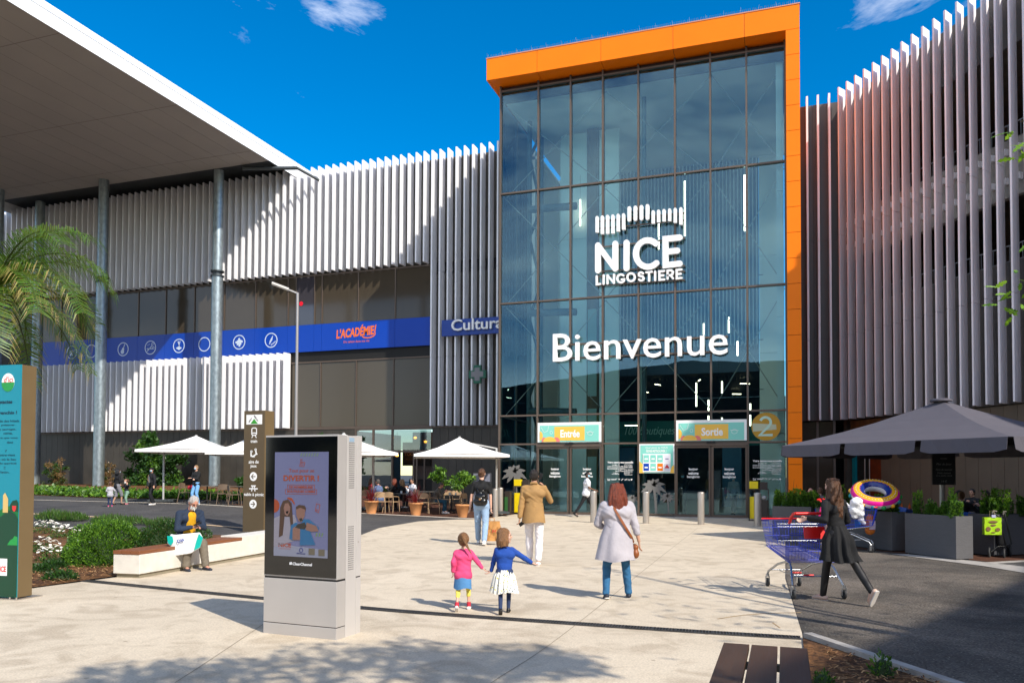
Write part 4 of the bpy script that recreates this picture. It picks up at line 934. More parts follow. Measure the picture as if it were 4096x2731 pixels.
def oak_branch():
    r = thing('oak_tree', 'oak tree beyond the right edge with bright lobed leaves reaching into view', 'tree', (6.5, 6.2, 0))
    b = MB(); b.tube([(6.5, 6.2, 0), (6.4, 6.3, 2.2), (6.0, 6.5, 4.2), (5.6, 6.8, 6.0)], [.16, .13, .11, .08], 8)
    pts = [AT(4150, 470, 9.2), AT(4190, 620, 9.0), AT(4180, 1190, 9.0)]
    for p in pts: b.tube([(6.2, 6.4, 3.6), (Vector((6.1, 6.4, 4)) + p) / 2 + Vector((0, 0, .3)), p, p + Vector((-.18, 0, -.03))], [.05, .03, .012, .004], 6)
    b.build('trunk', bark, r, True)
    lobes = [(0, 0), (.10, .03), (.16, .12), (.24, .04), (.34, .15), (.44, .07), (.56, .18), (.68, .08), (.80, .13), (.90, .05), (1, 0)]
    poly = lobes + [(x, -y) for x, y in lobes[-2:0:-1]]
    V, Fc = [], []; rr = random.Random(2)
    cs = [(AT(4130, 430, 9.2), 7), (AT(4100, 560, 9.1), 8), (AT(4150, 640, 9.1), 9), (AT(4075, 1150, 9.0), 7), (AT(4090, 1210, 8.95), 8), (AT(4120, 1180, 9.1), 8), (AT(4200, 1000, 9.1), 10), (Vector((5.7, 6.8, 5.6)), 60), (Vector((6.4, 6.2, 6.6)), 70)]
    for c, n in cs:
        sp = .11 if n < 20 else .8
        for i in range(n):
            s = rr.uniform(.15, .21); m4 = Matrix.Translation(Vector(c) + Vector((rr.gauss(0, sp), rr.gauss(0, sp), rr.gauss(0, sp * .8)))) @ Matrix.Rotation(rr.uniform(0, 6.28), 4, 'Z') @ Matrix.Rotation(rr.uniform(-.9, .9), 4, 'X') @ Matrix.Rotation(rr.uniform(-.5, .9), 4, 'Y')
            o = len(V); V += [tuple(m4 @ Vector((x * s, y * s, -.25 * s * x * x))) for x, y in poly]; Fc.append(tuple(range(o, o + len(poly))))
    b = MB(); b.add(V, Fc); b.build('leaves', lf['leaf_lime'], r, True)
oak_branch()
def palm(base, top, nfr, seed, lab):
    r = thing('palm_tree', lab, 'palm', base); rr = random.Random(seed); base, top = Vector(base), Vector(top)
    b = MB(); b.tube([base, (base + top) / 2, top], [.16, .14, .12], 12); b.build('trunk', bark, r, True)
    V, mi = [], []; rb = MB()
    for k in range(nfr):
        az = 2 * math.pi * k / nfr + rr.uniform(-.2, .2); el = rr.uniform(.05, 1.15); Ln = rr.uniform(2.1, 2.7); pts = []
        p = top.copy(); d = Vector((math.cos(az) * math.cos(el), math.sin(az) * math.cos(el), math.sin(el)))
        ns = 22
        for i in range(ns + 1):
            pts.append(p.copy()); p = p + d * Ln / ns; d = (d + Vector((0, 0, -.085 - .04 * i / ns))).normalized()
        rb.tube(pts, [.018 * (1 - i / (ns + 2)) + .003 for i in range(ns + 1)], 5)
        for i in range(2, ns + 1):
            dr = (pts[i] - pts[i - 1]).normalized(); side = dr.cross(Vector((0, 0, 1))).normalized()
            for s in (-1, 1):
                for e in range(3):
                    q = pts[i - 1].lerp(pts[i], e / 3); L_ = (.62 - .30 * abs(i / ns - .4)) * rr.uniform(.8, 1.1)
                    dd = (side * s * .75 + dr * .55 + Vector((0, 0, rr.uniform(-.1, .3)))).normalized(); mid = q + dd * L_ * .5; tip = mid + (dd * .6 + Vector((0, 0, -.75))).normalized() * L_ * .5
                    w = dr * .0085
                    V += [q - w, q + w, mid + w * 1.1, mid - w * 1.1, mid - w * 1.1, mid + w * 1.1, tip + w * .2, tip - w * .2]
                    a = rr.random(); c = 0 if a < .55 else 1; mi += [c, 2 if (rr.random() < .55 and el < .7) else c]
    rb.build('frond_rib', lf['leaf_olive'], r, True)
    leaf_obj('fronds', np.array([tuple(v) for v in V]), [lf['leaf_palm'], lf['leaf_light'], lf['leaf_straw']], r, pat=np.array(mi))
tp = AT(-25, 1165, 14.5)
palm((tp.x - .3, tp.y, -.1), tp, 26, 11, 'feathery green palm rising behind the teal sign at the left edge')
# ================================================================== INFORMATION SCREEN (foreground)
M('kiosk_grey', 'b3aeaa', .4, .2, noise=.03, nscale=3); M('kiosk_light', 'c4bfbb', .4, .2, noise=.03, nscale=3)
M('screen_black', '070809', .06, spec=.8)
def flat(nm, mt, root, shapes, y, d=.002):
    b = MB()
    for p in shapes: b.prism(p, 0, d, 'z', FY(0, y, 0))
    return b.build(nm, mt, root)
def kiosk():
    k = thing('advertising_screen', 'grey free-standing advertising screen with a dark glossy display', 'display', (-5.29, 7.22, 0), R(-3.9)); W_, D_, H_ = .935, .44, 2.115
    b = MB(); b.box(.0, W_, 0, .155, .0, .12); b.box(0, W_, 0, .155, .128, .595); b.box(0, W_, .003, .155, .615, H_); b.build('front_case', MC['kiosk_grey'], k, bevel=.004)
    b = MB(); b.box(.0, W_, .160, .345, 0, H_ - .005); b.build('middle_case', MC['kiosk_light'], k, bevel=.003)
    b = MB(); b.box(.0, W_, .350, D_, 0, .60); b.box(.0, W_, .350, D_, .612, H_); b.build('rear_case', MC['kiosk_light'], k, bevel=.004)
    b = MB(); b.box(.006, W_ - .006, .006, D_ - .006, .0, H_ - .012); b.build('core', MC['black'], k)
    b = MB(); b.box(.010, W_ - .008, -.006, .0025, .632, H_ - .02); b.build('glass_front', MC['screen_black'], k)
    b = MB()
    for z0 in (1.63, .70):
        for i in range(5):
            for j in range(22 if z0 > 1 else 21): z = z0 + j * .0225 - (.07 if z0 > 1 else 0); b.rod((W_ + .0002, .205 + i * .021, z), (W_ + .0014, .205 + i * .021, z), .0058, n=8)
    b.build('vent_holes', MC['black'], k)
    b = MB(); b.box(W_, W_ + .002, .20, .29, 2.045, 2.09); b.build('sticker', M('sticker', '8fa6ba', .5), k)
    b = MB(); b.rod((W_ - .001, .385, .98), (W_ + .003, .385, .98), .008, n=10); b.build('lock', MC['steel'], k)
    x0, x1, z0, z1 = .135, .825, .835, 1.935; w, h_ = x1 - x0, z1 - z0
    b = MB(); b.box(x0, x1, -.0085, -.0065, z0, z1); b.build('screen', M('screen_lilac', (.075, .08, .15), .25, emit=((.12, .13, .24), .18)), k)
    q = lambda u, v: (x0 + u * w, z0 + v * h_); sh = lambda *p: [q(*t) for t in p]
    ink = M('screen_orange', (.20, .035, .01), .3, emit=((.30, .05, .01), .06)); gr = M('screen_green', (.10, .16, .07), .3); skin = M('screen_skin', (.17, .09, .07), .3); hair = M('screen_hair', (.05, .025, .015), .3)
    Q = FY(0, -.0088, 0); b = MB(); T = lambda s, u0, u1, v0, v1, bo=0: text_fit(b, s, Q, *(q(u0, v0)[0], q(u1, v0)[0], q(u0, v0)[1], q(u0, v1)[1]), .002, bold=bo)
    T('Tout pour se', .27, .74, .795, .84); T('DIVERTIR !', .17, .83, .722, .778, .03); T('DE NOMBREUSES', .28, .72, .652, .676, .03); T('BOUTIQUES LOISIRS', .245, .765, .608, .634, .03)
    for (u0, u1, v0, v1) in ((.25, .75, .642, .686), (.21, .79, .598, .642)): stroke(b, [q(u0, v0), q(u1, v0), q(u1, v1), q(u0, v1)], .004, Q, .002, closed=True)
    stroke(b, [q(.47, .865), q(.55, .86), q(.57, .9), q(.49, .905)], .005, Q, .002, closed=True); stroke(b, arc(*q(.515, .885), .013, .013, 0, 360, 8), .004, Q, .002); stroke(b, arc(*q(.50, .923), .011, .011, 0, 360, 8), .004, Q, .002)
    stroke(b, [q(.77, .44), q(.83, .425), q(.855, .50), q(.79, .51)], .005, Q, .002, closed=True); stroke(b, arc(*q(.80, .45), .008, .008, 0, 360, 6), .004, Q, .002)
    T('NICE', .09, .33, .085, .125, .04); T('LINGOSTIERE', .10, .32, .066, .076); b.build('screen_lettering', ink, k)
    flat('screen_motif', gr, k, [sh((.5 + i * .05, .985), (.52 + i * .05, .995), (.5 + i * .05, .96), (.48 + i * .05, .955)) for i in range(7)] + [sh((.78 + i * .05, .20), (.80 + i * .05, .235), (.82 + i * .05, .235), (.80 + i * .05, .20)) for i in range(3)], -.0088)
    flat('screen_motif', ink, k, [sh(*[(.0 + .10 * math.sin(R(a)), .48 + .065 * math.cos(R(a))) for a in range(0, 181, 20)]), sh((.26, .565), (.33, .56), (.38, .52), (.39, .49), (.33, .53), (.24, .555))], -.0088)
    flat('screen_figure', M('screen_white', (.19, .18, .22), .3), k, [sh((.0, .36), (.16, .40), (.26, .38), (.38, .40), (.45, .30), (.44, .16), (.0, .08))], -.0088)
    flat('screen_figure', hair, k, [sh((.10, .18), (.12, .47), (.17, .53), (.26, .545), (.33, .51), (.35, .40), (.38, .22), (.33, .24), (.30, .38), (.20, .38), (.17, .20)), sh((.42, .44), (.415, .475), (.47, .495), (.57, .49), (.60, .465), (.59, .43), (.50, .455))], -.0112)
    flat('screen_figure', skin, k, [sh((.185, .46), (.21, .505), (.27, .51), (.31, .47), (.30, .42), (.26, .385), (.21, .40)), sh((.42, .45), (.50, .468), (.59, .45), (.58, .39), (.53, .335), (.47, .34), (.43, .39)), sh((.36, .16), (.50, .16), (.50, .27), (.44, .30), (.36, .27)), sh((.60, .26), (.62, .33), (.80, .30), (.84, .25), (.70, .245))], -.0138)
    flat('screen_figure', M('screen_blue', (.015, .09, .20), .3), k, [sh((.30, .17), (.33, .30), (.43, .33), (.46, .30), (.50, .30), (.56, .36), (.66, .36), (.84, .285), (.83, .25), (.68, .25), (.70, .22), (.78, .12), (.50, .11), (.50, .17), (.36, .155))], -.0125)
    flat('screen_figure', MC['screen_black'], k, [sh((.41, .28), (.45, .31), (.58, .33), (.62, .29), (.58, .265), (.48, .27)), sh((.48, .365), (.53, .37), (.55, .345), (.50, .34)), sh((.23, .43), (.28, .435), (.27, .41), (.24, .41))], -.0152)
    flat('screen_footer', M('screen_pale', (.17, .18, .24), .3), k, [sh((0, 0), (1, 0), (1, .075), (.40, .10), (.0, .13))], -.0086)
    flat('screen_logo', M('screen_taupe', (.10, .085, .06), .3), k, [sh((.66, .025), (.77, .025), (.77, .085), (.66, .085)), sh((.84, .02), (.95, .02), (.95, .08), (.84, .08))], -.0112)
    b = MB(); text_fit(b, 'ClearChannel', Q, x0 + w * .36, x0 + w * .72, .745, .775, .002, bold=.03); b.prism([(x0 + w * .30, .748), (x0 + w * .345, .748), (x0 + w * .345, .778), (x0 + w * .30, .772)], 0, .002, 'z', FY(0, -.0064, 0)); b.build('maker_lettering', M('letter_grey', 'cfcfd2', .5), k)
    b = MB(); stroke(b, arc(*q(.52, .065), .022, .022, 0, 360, 10), .007, FY(0, -.0116, 0), .002); text_fit(b, 'Micromania', FY(0, -.0116, 0), q(.44, 0)[0], q(.60, 0)[0], q(0, .028)[1], q(0, .040)[1], .002); b.build('screen_lettering', M('screen_navy', (.03, .04, .16), .3), k)
kiosk()
# ================================================================== WAYFINDING TOTEM
M('totem_brown', '5a4b33', .5, noise=.05, nscale=3); M('totem_side', '6d5a3c', .5, noise=.04, nscale=3)
def totem():
    g = Gt(970, 2126); k = thing('wayfinding_totem', 'tall brown direction totem with white pictograms for train and picnic tables', 'sign', g, R(-1.5)); top = PT(1000, 1642, g).z - g.z
    w = (PT(1067, 1800, g) - PT(969, 1800, g)).length * 1.03; d = .42; b = MB(); b.box(0, w, 0, d, -.2, top); b.build('body', MC['totem_brown'], k, bevel=.006)
    b = MB(); b.box(w + .0005, w + .004, .01, d - .01, 0, top - .01); b.build('side_plate', MC['totem_side'], k)
    Z_ = lambda y: PT(1000, y, g).z - g.z; s = w / 385.  # zoom px to metres
    X = lambda zx: (zx - 270) * s; Zy = lambda zy: Z_(1600 + zy / 3.92); Q = FY(0, -.003, 0)
    b = MB(); b.box(X(316), X(606), -.006, -.001, Zy(380), Zy(228)); b.build('logo_plate', MC['white'], k)
    b = MB(); b.prism([(X(395), Zy(370)), (X(530), Zy(370)), (X(460), Zy(292))], 0, .003, 'z', FY(0, -.0065, 0)); b.build('logo_triangle', M('logo_green', (.03, .30, .02), .5), k)
    b = MB()
    ang = math.degrees(math.atan2(Zy(292) - Zy(370), X(460) - X(395)))
    text_fit(b, 'LEROY', Matrix.Translation((0, 0, 0)) @ FY(X(372), -.0065, Zy(352)) @ Matrix.Rotation(R(ang), 4, 'Z'), 0, .155, 0, .038, .003, bold=.02)
    text_fit(b, 'MERLIN', FY(X(452), -.0065, Zy(250)) @ Matrix.Rotation(R(-ang), 4, 'Z'), 0, .20, 0, .038, .003, bold=.02); b.build('logo_lettering', MC['dark'], k)
    b = MB(); T = lambda t, x0, x1, y1, y0: text_fit(b, t, Q, X(x0), X(x1), Zy(y1), Zy(y0), .004, bold=.012)
    T('train', 400, 520, 668, 618); T('aire de', 370, 552, 992, 938); T('jeux', 403, 517, 1068, 1008); T('table à picnic', 290, 655, 1512, 1450)
    st = lambda pts, ww=.035, **kw: stroke(b, [(X(x), Zy(y)) for x, y in pts], ww, Q, .004, **kw)
    st([(420, 450), (440, 436), (486, 436), (506, 450), (508, 530), (490, 550), (436, 550), (418, 530)], .028, closed=True); st([(420, 515), (506, 515)], .03); st([(438, 560), (422, 588)], .022); st([(486, 560), (504, 588)], .022)
    for (cx, cy) in ((417, 805), (494, 775)): st([(cx + 15 * math.cos(R(a)), cy + 15 * math.sin(R(a))) for a in range(0, 360, 40)], .018, closed=True)
    st([(410, 830), (412, 875), (450, 880), (500, 850)], .04); st([(500, 800), (505, 840), (520, 845)], .04); st([(430, 870), (436, 888)], .03); st([(466, 890), (474, 880)], .03)
    st([(425, 1340), (500, 1340)], .03); st([(392, 1385), (535, 1385)], .034); st([(446, 1352), (432, 1418)], .03); st([(478, 1352), (492, 1418)], .03)
    for cy in (1195, 1625): b.prism([(X(460 + 66 * math.cos(R(a))), Zy(cy + 70 * math.sin(R(a)))) for a in range(0, -360, -15)][::-1], 0, .004, 'z', Q)
    b.build('pictograms', MC['white'], k); b = MB(); Q = FY(0, -.0075, 0)
    for cy, s_ in ((1195, 1), (1625, -1)):
        for pts in ([(460 - 33 * s_, cy), (460 + 36 * s_, cy)], [(460 - 2 * s_, cy - 34), (460 - 33 * s_, cy), (460 - 2 * s_, cy + 34)]): stroke(b, [(X(x), Zy(y)) for x, y in pts], .024, Q, .003)
    b.build('arrow', MC['totem_brown'], k)
totem()
# ================================================================== TEAL INFORMATION BOARD (left edge)
def board():
    g = Gt(66, 2399); k = thing('information_board', 'thick board with a teal and green illustrated face at the left edge', 'sign', g, R(4)); top = PT(75, 1453, g).z; w = 1.15; d = .245
    b = MB(); b.box(-w, 0, .012, d, .03, top); b.build('body', MC['totem_side'], k, bevel=.004)
    b = MB(); b.box(-w - .05, .06, -.05, d + .12, .0, .015)
    for x in (.03, -.08, -w + .1): b.rod((x, -.03, .015), (x, -.03, .04), .012, n=6)
    b.build('base_plate', MC['steel'], k)
    b = MB(); b.box(-w, 0, .0, .011, .03, top); b.build('teal_face', M('teal_print', (.0, .22, .30), .35), k)
    Zf = lambda y: PT(40, y, g).z; X = lambda px: -(66 - px) * (1.0 / F_PX * (Vector(g) - CC).dot(CW)) * 1.06
    Q = FY(0, -.001, 0); b = MB(); n = 16
    b.prism([(-w, .035), (0, .035)] + [(-w * i / n, Zf(2020) - .14 * (i / n * 3 - .1) ** 2 * (1 if i < 9 else 0) + (-.2 if i >= 9 else 0)) for i in range(n + 1)], 0, .002, 'z', Q); b.build('hill_print', M('hill_print', (.0, .14, .03), .35), k)
    b = MB(); b.prism([(-w, .036), (-.001, .036), (-.001, Zf(2075)), (-.05, Zf(2055)), (-.16, Zf(2040)), (-.28, Zf(2065)), (-w, Zf(2200))], 0, .002, 'z', FY(0, -.0035, 0)); b.prism([(-.13, Zf(2045)), (-.14, Zf(2020)), (-.10, Zf(2003)), (-.03, Zf(1998)), (-.001, Zf(2012)), (-.001, Zf(2045))], 0, .002, 'z', FY(0, -.0035, 0)); b.build('dark_hill_print', M('dark_hill', (.0, .045, .02), .35), k)
    b = MB(); b.prism([(-.001, Zf(2180)), (-.001, Zf(2147)), (-.05, Zf(2143)), (-.08, Zf(2155)), (-.12, Zf(2160)), (-.17, Zf(2180))], 0, .002, 'z', FY(0, -.006, 0)); b.build('bush_print', M('bush_print', (.01, .27, .05), .35), k)
    b = MB(); b.prism([(X(38), Zf(2022)), (X(57), Zf(2022)), (X(56), Zf(2036)), (X(50), Zf(2045)), (X(45), Zf(2045)), (X(39), Zf(2036))], 0, .002, 'z', FY(0, -.0062, 0)); b.build('tulip_print', M('red_print', (.6, .03, .03), .5), k)
    b = MB(); b.prism([(X(-6), Zf(2050)), (X(18), Zf(2050)), (X(18), Zf(1995)), (X(3), Zf(1970)), (X(-6), Zf(1980))], 0, .002, 'z', FY(0, -.0062, 0)); b.build('house_print', M('house_print', (.60, .42, .15), .5), k)
    b = MB(); b.box(X(-30), X(20), -.008, -.0062, Zf(2303), Zf(2235)); b.build('name_plate', MC['white'], k)
    b = MB(); text_fit(b, 'NICE', FY(0, -.0085, 0), X(-30), X(16), Zf(2288), Zf(2265), .002, bold=.03); b.build('name_lettering', MC['red_print'], k)
    cx, cz = X(4), Zf(1524); rr = .108
    b = MB(); b.prism([(cx + rr * math.cos(R(a)), cz + rr * 1.15 * math.sin(R(a))) for a in range(0, 360, 12)], 0, .002, 'z', Q); b.build('logo_disc', MC['white'], k)
    b = MB(); b.prism([(cx + rr * math.cos(R(a)), cz + rr * 1.15 * math.sin(R(a))) for a in range(180, 361, 12)], 0, .002, 'z', FY(0, -.0035, 0)); b.build('logo_ground', MC['bush_print'], k)
    b = MB(); text_fit(b, "d'ici", FY(0, -.006, 0), X(-16), X(26), Zf(1524), Zf(1500), .002, font_shear=.2); b.build('logo_lettering', MC['red_print'], k)
    b = MB(); Tq = lambda t, x1, y1, y0, wd_, bo=.02: text_fit(b, t, Q, X(x1) - wd_, X(x1), Zf(y1), Zf(y0), .002, bold=bo)
    Tq('exactes', 26, 1610, 1597, .24, .03); Tq('franchis !', 49, 1653, 1640, .33, .03)
    for i, (t, x1) in enumerate((('escalade des hôtels', 60), ('préserver', 40), ('leurs sauvages,', 47), ('corne,', 30), ('solitaire que vous', 54), ('dans', 33), ('', 0), ('?', 5), ('entre-vient', 45), ('vent où le lieu', 49), ('très apprécié', 52), (':', 0), ('latin.', 20))):
        if t: Tq(t, x1, 1685 + i * 17.2, 1676 + i * 17.2, .021 * len(t) * 1.2, 0)
    b.build('lettering', M('ink_navy', (.0, .03, .06), .5), k)
board()
# ================================================================== LAMP POST
g = PY(1184, 1730, 24.5); g.z = hh(g.x, g.y); zt = PY(1184, 1172, 24.5).z
k = thing('street_lamp', 'slim grey lamp post with one flat lamp head in front of the shopping wing', 'street lamp', g)
b = MB(); b.rod((0, 0, 0), (0, 0, .9), .075, n=14); b.rod((0, 0, .9), (0, 0, zt - g.z), .058, .048, n=14); b.build('pole', M('lamp_grey', 'a29e9b', .45, .5), k)
e = PY(1088, 1133, 24.0) - Vector(g); b = MB(); b.bar((0, 0, zt - g.z - .02), e * .45 + Vector((0, 0, (zt - g.z) * .55)), .06, .05); b.build('arm', MC['lamp_grey'], k)
b = MB(); p1, p0 = e, Vector((0, 0, zt - g.z)).lerp(e, .35); b.bar(p0, p1, .24, .07); b.build('lamp_head', M('lamp_head', 'c9c4bd', .4), k)
# ================================================================== BENCHES
M('bench_concrete', 'd9d3c8', .8, noise=.08, nscale=6, bump=.25, bscale=80); M('bench_base', '8d8470', .85, noise=.1, nscale=5)
M('plank_warm', '84502f', .55, noise=.25, nscale=9, stretch=(8, .5, 8), bump=.1, bscale=30); M('plank_dark', '4a3526', .5, noise=.2, nscale=9, stretch=(8, .5, 8), bump=.1, bscale=30)
k = thing('concrete_bench', 'long white concrete bench with brown timber slats, a man seated on it', 'bench', (-9.9, 10.25, 0), R(5.2))
b = MB(); b.box(-.50, 0, 0, 2.95, .07, .385); b.box(-.50, 0, 2.95, 6.2, .07, .47); b.build('block', MC['bench_concrete'], k, bevel=.008)
b = MB(); b.box(-.46, -.03, .04, 6.15, 0, .07); b.build('plinth', MC['bench_base'], k)
for i in range(3):
    b = MB(); b.box(-.50 + i * .168, -.50 + i * .168 + .16, -.01, 2.93, .387, .445); b.build('seat_slat', MC['plank_warm'], k, bevel=.004)
k = thing('timber_bench', 'dark brown three plank bench seat in the right foreground', 'bench', (-.15, 5, 0))
for x0, x1 in ((-.29, -.105), (-.088, .095), (.112, .30)):
    b = MB(); b.box(x0, x1, -1.6, 1.2, .405, .45); b.build('seat_plank', MC['plank_dark'], k, bevel=.004)
b = MB()
for y in (-1.2, .8): b.box(-.25, .26, y - .03, y + .03, .36, .404); b.box(-.22, -.16, y - .03, y + .03, 0, .36); b.box(.17, .23, y - .03, y + .03, 0, .36)
b.build('frame', MC['galv_dark'], k)
# ================================================================== BOLLARDS
r0 = None
bol = [((2374, 2089), 'steel bollard right of the walking guard in a white shirt'), ((2584, 2093), 'steel bollard in front of the notice poster'), ((2804, 2098), 'steel bollard in front of the exit doors'), ((3031, 2104), 'steel bollard beside the yellow recycling bin right of the exit doors'),
       ((1981, 2067), 'steel bollard beside the woman with the black backpack, nearer of the left pair'), ((2001, 2057), 'steel bollard left of the entrance doors, farther of the left pair')]
for p, lab in bol:
    g = Gt(*p)
    if r0 is None:
        r0 = thing('bollard', lab, 'bollard', g, group='steel bollards before the entrance'); b = MB(); b.lathe([(.116, -.02), (.116, 1.10), (.108, 1.135), (.0, 1.15)], n=24); b.build('post', MC['steel'], r0)
    else: dup(r0, g, 0, lab)
# ================================================================== RECYCLING BINS
M('bin_brown', '3b332d', .5, .2); M('bin_yellow', (.80, .60, .0), .45, noise=.08, nscale=6); M('bin_green', (.03, .13, .03), .5); M('bag_clear', '9a9a98', .2)
def recycler(g, lab, s=1):
    k = thing('recycling_bin', lab, 'bin', g); b = MB()
    for x in (-.36, .02, .34):
        for y in (0, .3): b.box(x, x + .03, y, y + .03, 0, 1.18)
    b.box(-.36, .37, 0, .33, 1.181, 1.22); b.box(-.36, .37, 0, .33, .0, .03); b.build('frame', MC['bin_brown'], k)
    b = MB(); b.box(-.32, .01, .04, .3, .08, .92); b.build('yellow_bag', MC['bin_yellow'], k, bevel=.02)
    b = MB(); b.box(.06, .33, .04, .3, .031, .80); b.build('grey_bag', MC['bin_brown'], k, bevel=.02)
    b = MB(); b.ball((.20, .12, .88), (.11, .10, .09)); b.build('clear_bag', MC['bag_clear'], k)
    b = MB(); b.box(-.33, -.01, .03, .25, 1.221, 1.50); b.build('yellow_hood', MC['bin_yellow'], k, bevel=.01)
    b = MB(); b.box(.05, .33, .03, .25, 1.221, 1.48); b.build('brown_hood', MC['bin_brown'], k, bevel=.01)
recycler(Gt(3034, 2083), 'yellow and brown recycling bin right of the exit doors'); recycler(Gt(2083, 2057), 'yellow and brown recycling bin left of the entrance doors')
k = thing('litter_bin', 'narrow dark bin with a green front between the bollards and the yellow bin', 'bin', Gt(2029, 2056)); b = MB(); b.box(-.13, .12, 0, .3, 0, .98); b.build('case', MC['bin_brown'], k, bevel=.01); b = MB(); b.box(-.12, .02, -.012, -.002, .05, .74); b.build('green_front', MC['bin_green'], k)
g = Gt(1925, 2046); k = thing('menu_board', 'blank lilac grey panel on a stand behind the woman with the backpack', 'sign', g); b = MB(); zt = PT(1925, 1893, g).z - g.z; b.box(-.38, .42, 0, .04, .12, zt); b.build('panel', M('lilac_panel', '8b8fa0', .5), k); b = MB(); b.box(-.40, .44, -.01, .05, zt + .001, zt + .03); b.box(.421, .45, -.01, .05, .05, zt); b.box(-.38, -.3, -.15, .2, 0, .05); b.box(.34, .42, -.15, .2, 0, .05); b.build('frame', M('panel_frame', '55565c', .5), k)
# ================================================================== CAFE FURNITURE
M('chair_tan', 'b29472', .55); M('chair_brown', '6d5b4a', .6); M('table_dark', '26221f', .45); M('table_top', '6f6a63', .35)
def chair(name, lab, mt, group):
    k = thing(name, lab, 'chair', group=group)
    b = MB(); b.prism([(-.22, -.22), (.22, -.22), (.21, .2), (-.21, .2)], .43, .455, 'z'); b.build('seat', mt, k, bevel=.008)
    b = MB(); n = 8; P = []
    for i in range(n + 1): t = i / n * 2 - 1; P.append((t * .20, -.235 - .03 * (1 - t * t)))
    for i in range(n): b.prism([(P[i][0], P[i][1]), (P[i + 1][0], P[i + 1][1]), (P[i + 1][0], P[i + 1][1] + .014), (P[i][0], P[i][1] + .014)], .60 + .02 * abs(i - 3.5) / 4, .84 - .03 * (abs(i - 3.5) / 4) ** 2, 'z')
    b.build('backrest', mt, k)
    for sx in (-1, 1):
        b = MB(); b.tube([(sx * .25, -.30, 0), (sx * .215, -.22, .44), (sx * .20, -.245, .78)], .014, 7); b.build('leg', mt, k)
        b = MB(); b.tube([(sx * .235, .22, 0), (sx * .215, .19, .44)], .014, 7); b.build('leg', mt, k)
        b = MB(); b.tube([(sx * .215, -.24, .66), (sx * .25, -.05, .655), (sx * .25, .12, .64), (sx * .225, .18, .44)], .013, 7); b.build('armrest', mt, k)
    return k
ct = chair('cafe_chair', 'x', MC['chair_tan'], 'tan chairs on the cafe terrace'); first = [True]
def put_chair(px, py, rot, lab, proto=None, grp=None):
    g = Gt(px, py)
    if proto is None and first[0]: first[0] = False; ct.matrix_basis = Matrix.Translation(g) @ Matrix.Rotation(R(rot), 4, 'Z'); ct['label'] = lab; return ct
    return dup(proto or ct, g, R(rot), lab, grp)
put_chair(1527, 2050, 8, 'tan chair with its back to us behind the left red spiky plant'); put_chair(1567, 2050, -6, 'tan chair with its back to us between the two red spiky plants'); put_chair(1690, 2052, 28, 'tan chair turned left just right of the second red spiky plant')
put_chair(1741, 2053, -75, 'tan chair under the man in the grey leather jacket'); put_chair(1838, 2050, 75, 'tan chair facing left across the table from the leather jacketed man'); put_chair(1452, 2040, 60, 'tan chair half hidden at the right side of the advertising screen')
for px, py, rr_, lab in ((1560, 2036, 175, 'farther tan chair behind the round table with the two women'), (1650, 2034, 160, 'farther tan chair against the cafe doors'), (1785, 2036, 180, 'farther tan chair behind the leather jacketed man table'), (1822, 2034, 190, 'farther tan chair in front of the round green bush')): put_chair(px, py, rr_, lab)
cb = chair('cafe_chair', 'brown chair facing right at the table beside the galvanised column', MC['chair_brown'], 'brown chairs on the left terrace'); g = Gt(872, 2014); cb.matrix_basis = Matrix.Translation(g) @ Matrix.Rotation(R(80), 4, 'Z')
for px, py, rr_, lab in ((900, 2018, 20, 'brown chair with its back to us left of the totem'), (938, 2022, -40, 'brown chair partly hidden by the brown totem'), (748, 2012, -80, 'brown chair facing right behind the woman in jeans')): put_chair(px, py, rr_, lab, cb)
def table():
    k = thing('cafe_table', 'x', 'table', group='dark cafe tables'); b = MB(); b.box(-.36, .36, -.36, .36, .72, .745); b.build('tabletop', MC['table_top'], k, bevel=.006); b = MB(); b.rod((0, 0, .12), (0, 0, .72), .03)
    for a in range(4): b.bar((0, 0, .16), (.34 * math.cos(R(45 + 90 * a)), .34 * math.sin(R(45 + 90 * a)), .015), .035, .03)
    b.build('pedestal', MC['table_dark'], k)
    for (x, y) in ((.1, .1), (-.12, .05), (.16, -.12)):
        b = MB(); b.lathe([(.0, .0), (.03, .0), (.036, .09), (.033, .092), (.027, .01), (0, .01)], (x, y, .746), 10)
    return k
tb = table(); gl = M('glass_clear', 'c9d2d4', .1, spec=.8)
tabs = [((1612, 2044), 'dark cafe table between the two red spiky plants'), ((1806, 2050), 'dark cafe table in front of the man in the leather jacket'), ((1470, 2040), 'dark cafe table beside the man in the blue suit'), ((828, 2014), 'dark cafe table beside the galvanised column on the left terrace'), ((955, 2016), 'dark cafe table half hidden by the brown totem'), ((1700, 2030), 'farther dark cafe table near the cafe doors')]
for i, (p, lab) in enumerate(tabs):
    g = Gt(*p)
    if i == 0: tb.matrix_basis = Matrix.Translation(g); tb['label'] = lab
    else: dup(tb, g, 0, lab)
    if i in (0, 1, 2):
        for q, (x, y) in enumerate(((.14, .12), (-.10, .0), (.02, -.18))):
            b = MB(); b.lathe([(.028, .0), (.036, .10), (.033, .10), (.026, .01), (0, .01)], n=12); o = b.build('drinking_glass', gl); o.matrix_basis = Matrix.Translation(g + Vector((x, y, .746)))
            tag(o, ('small clear drinking glass on the table between the red spiky plants', 'small clear drinking glass on the table before the leather jacketed man', 'small clear drinking glass on the table beside the man in blue')[i], 'glass', group='glasses table %s' % 'abc'[i])
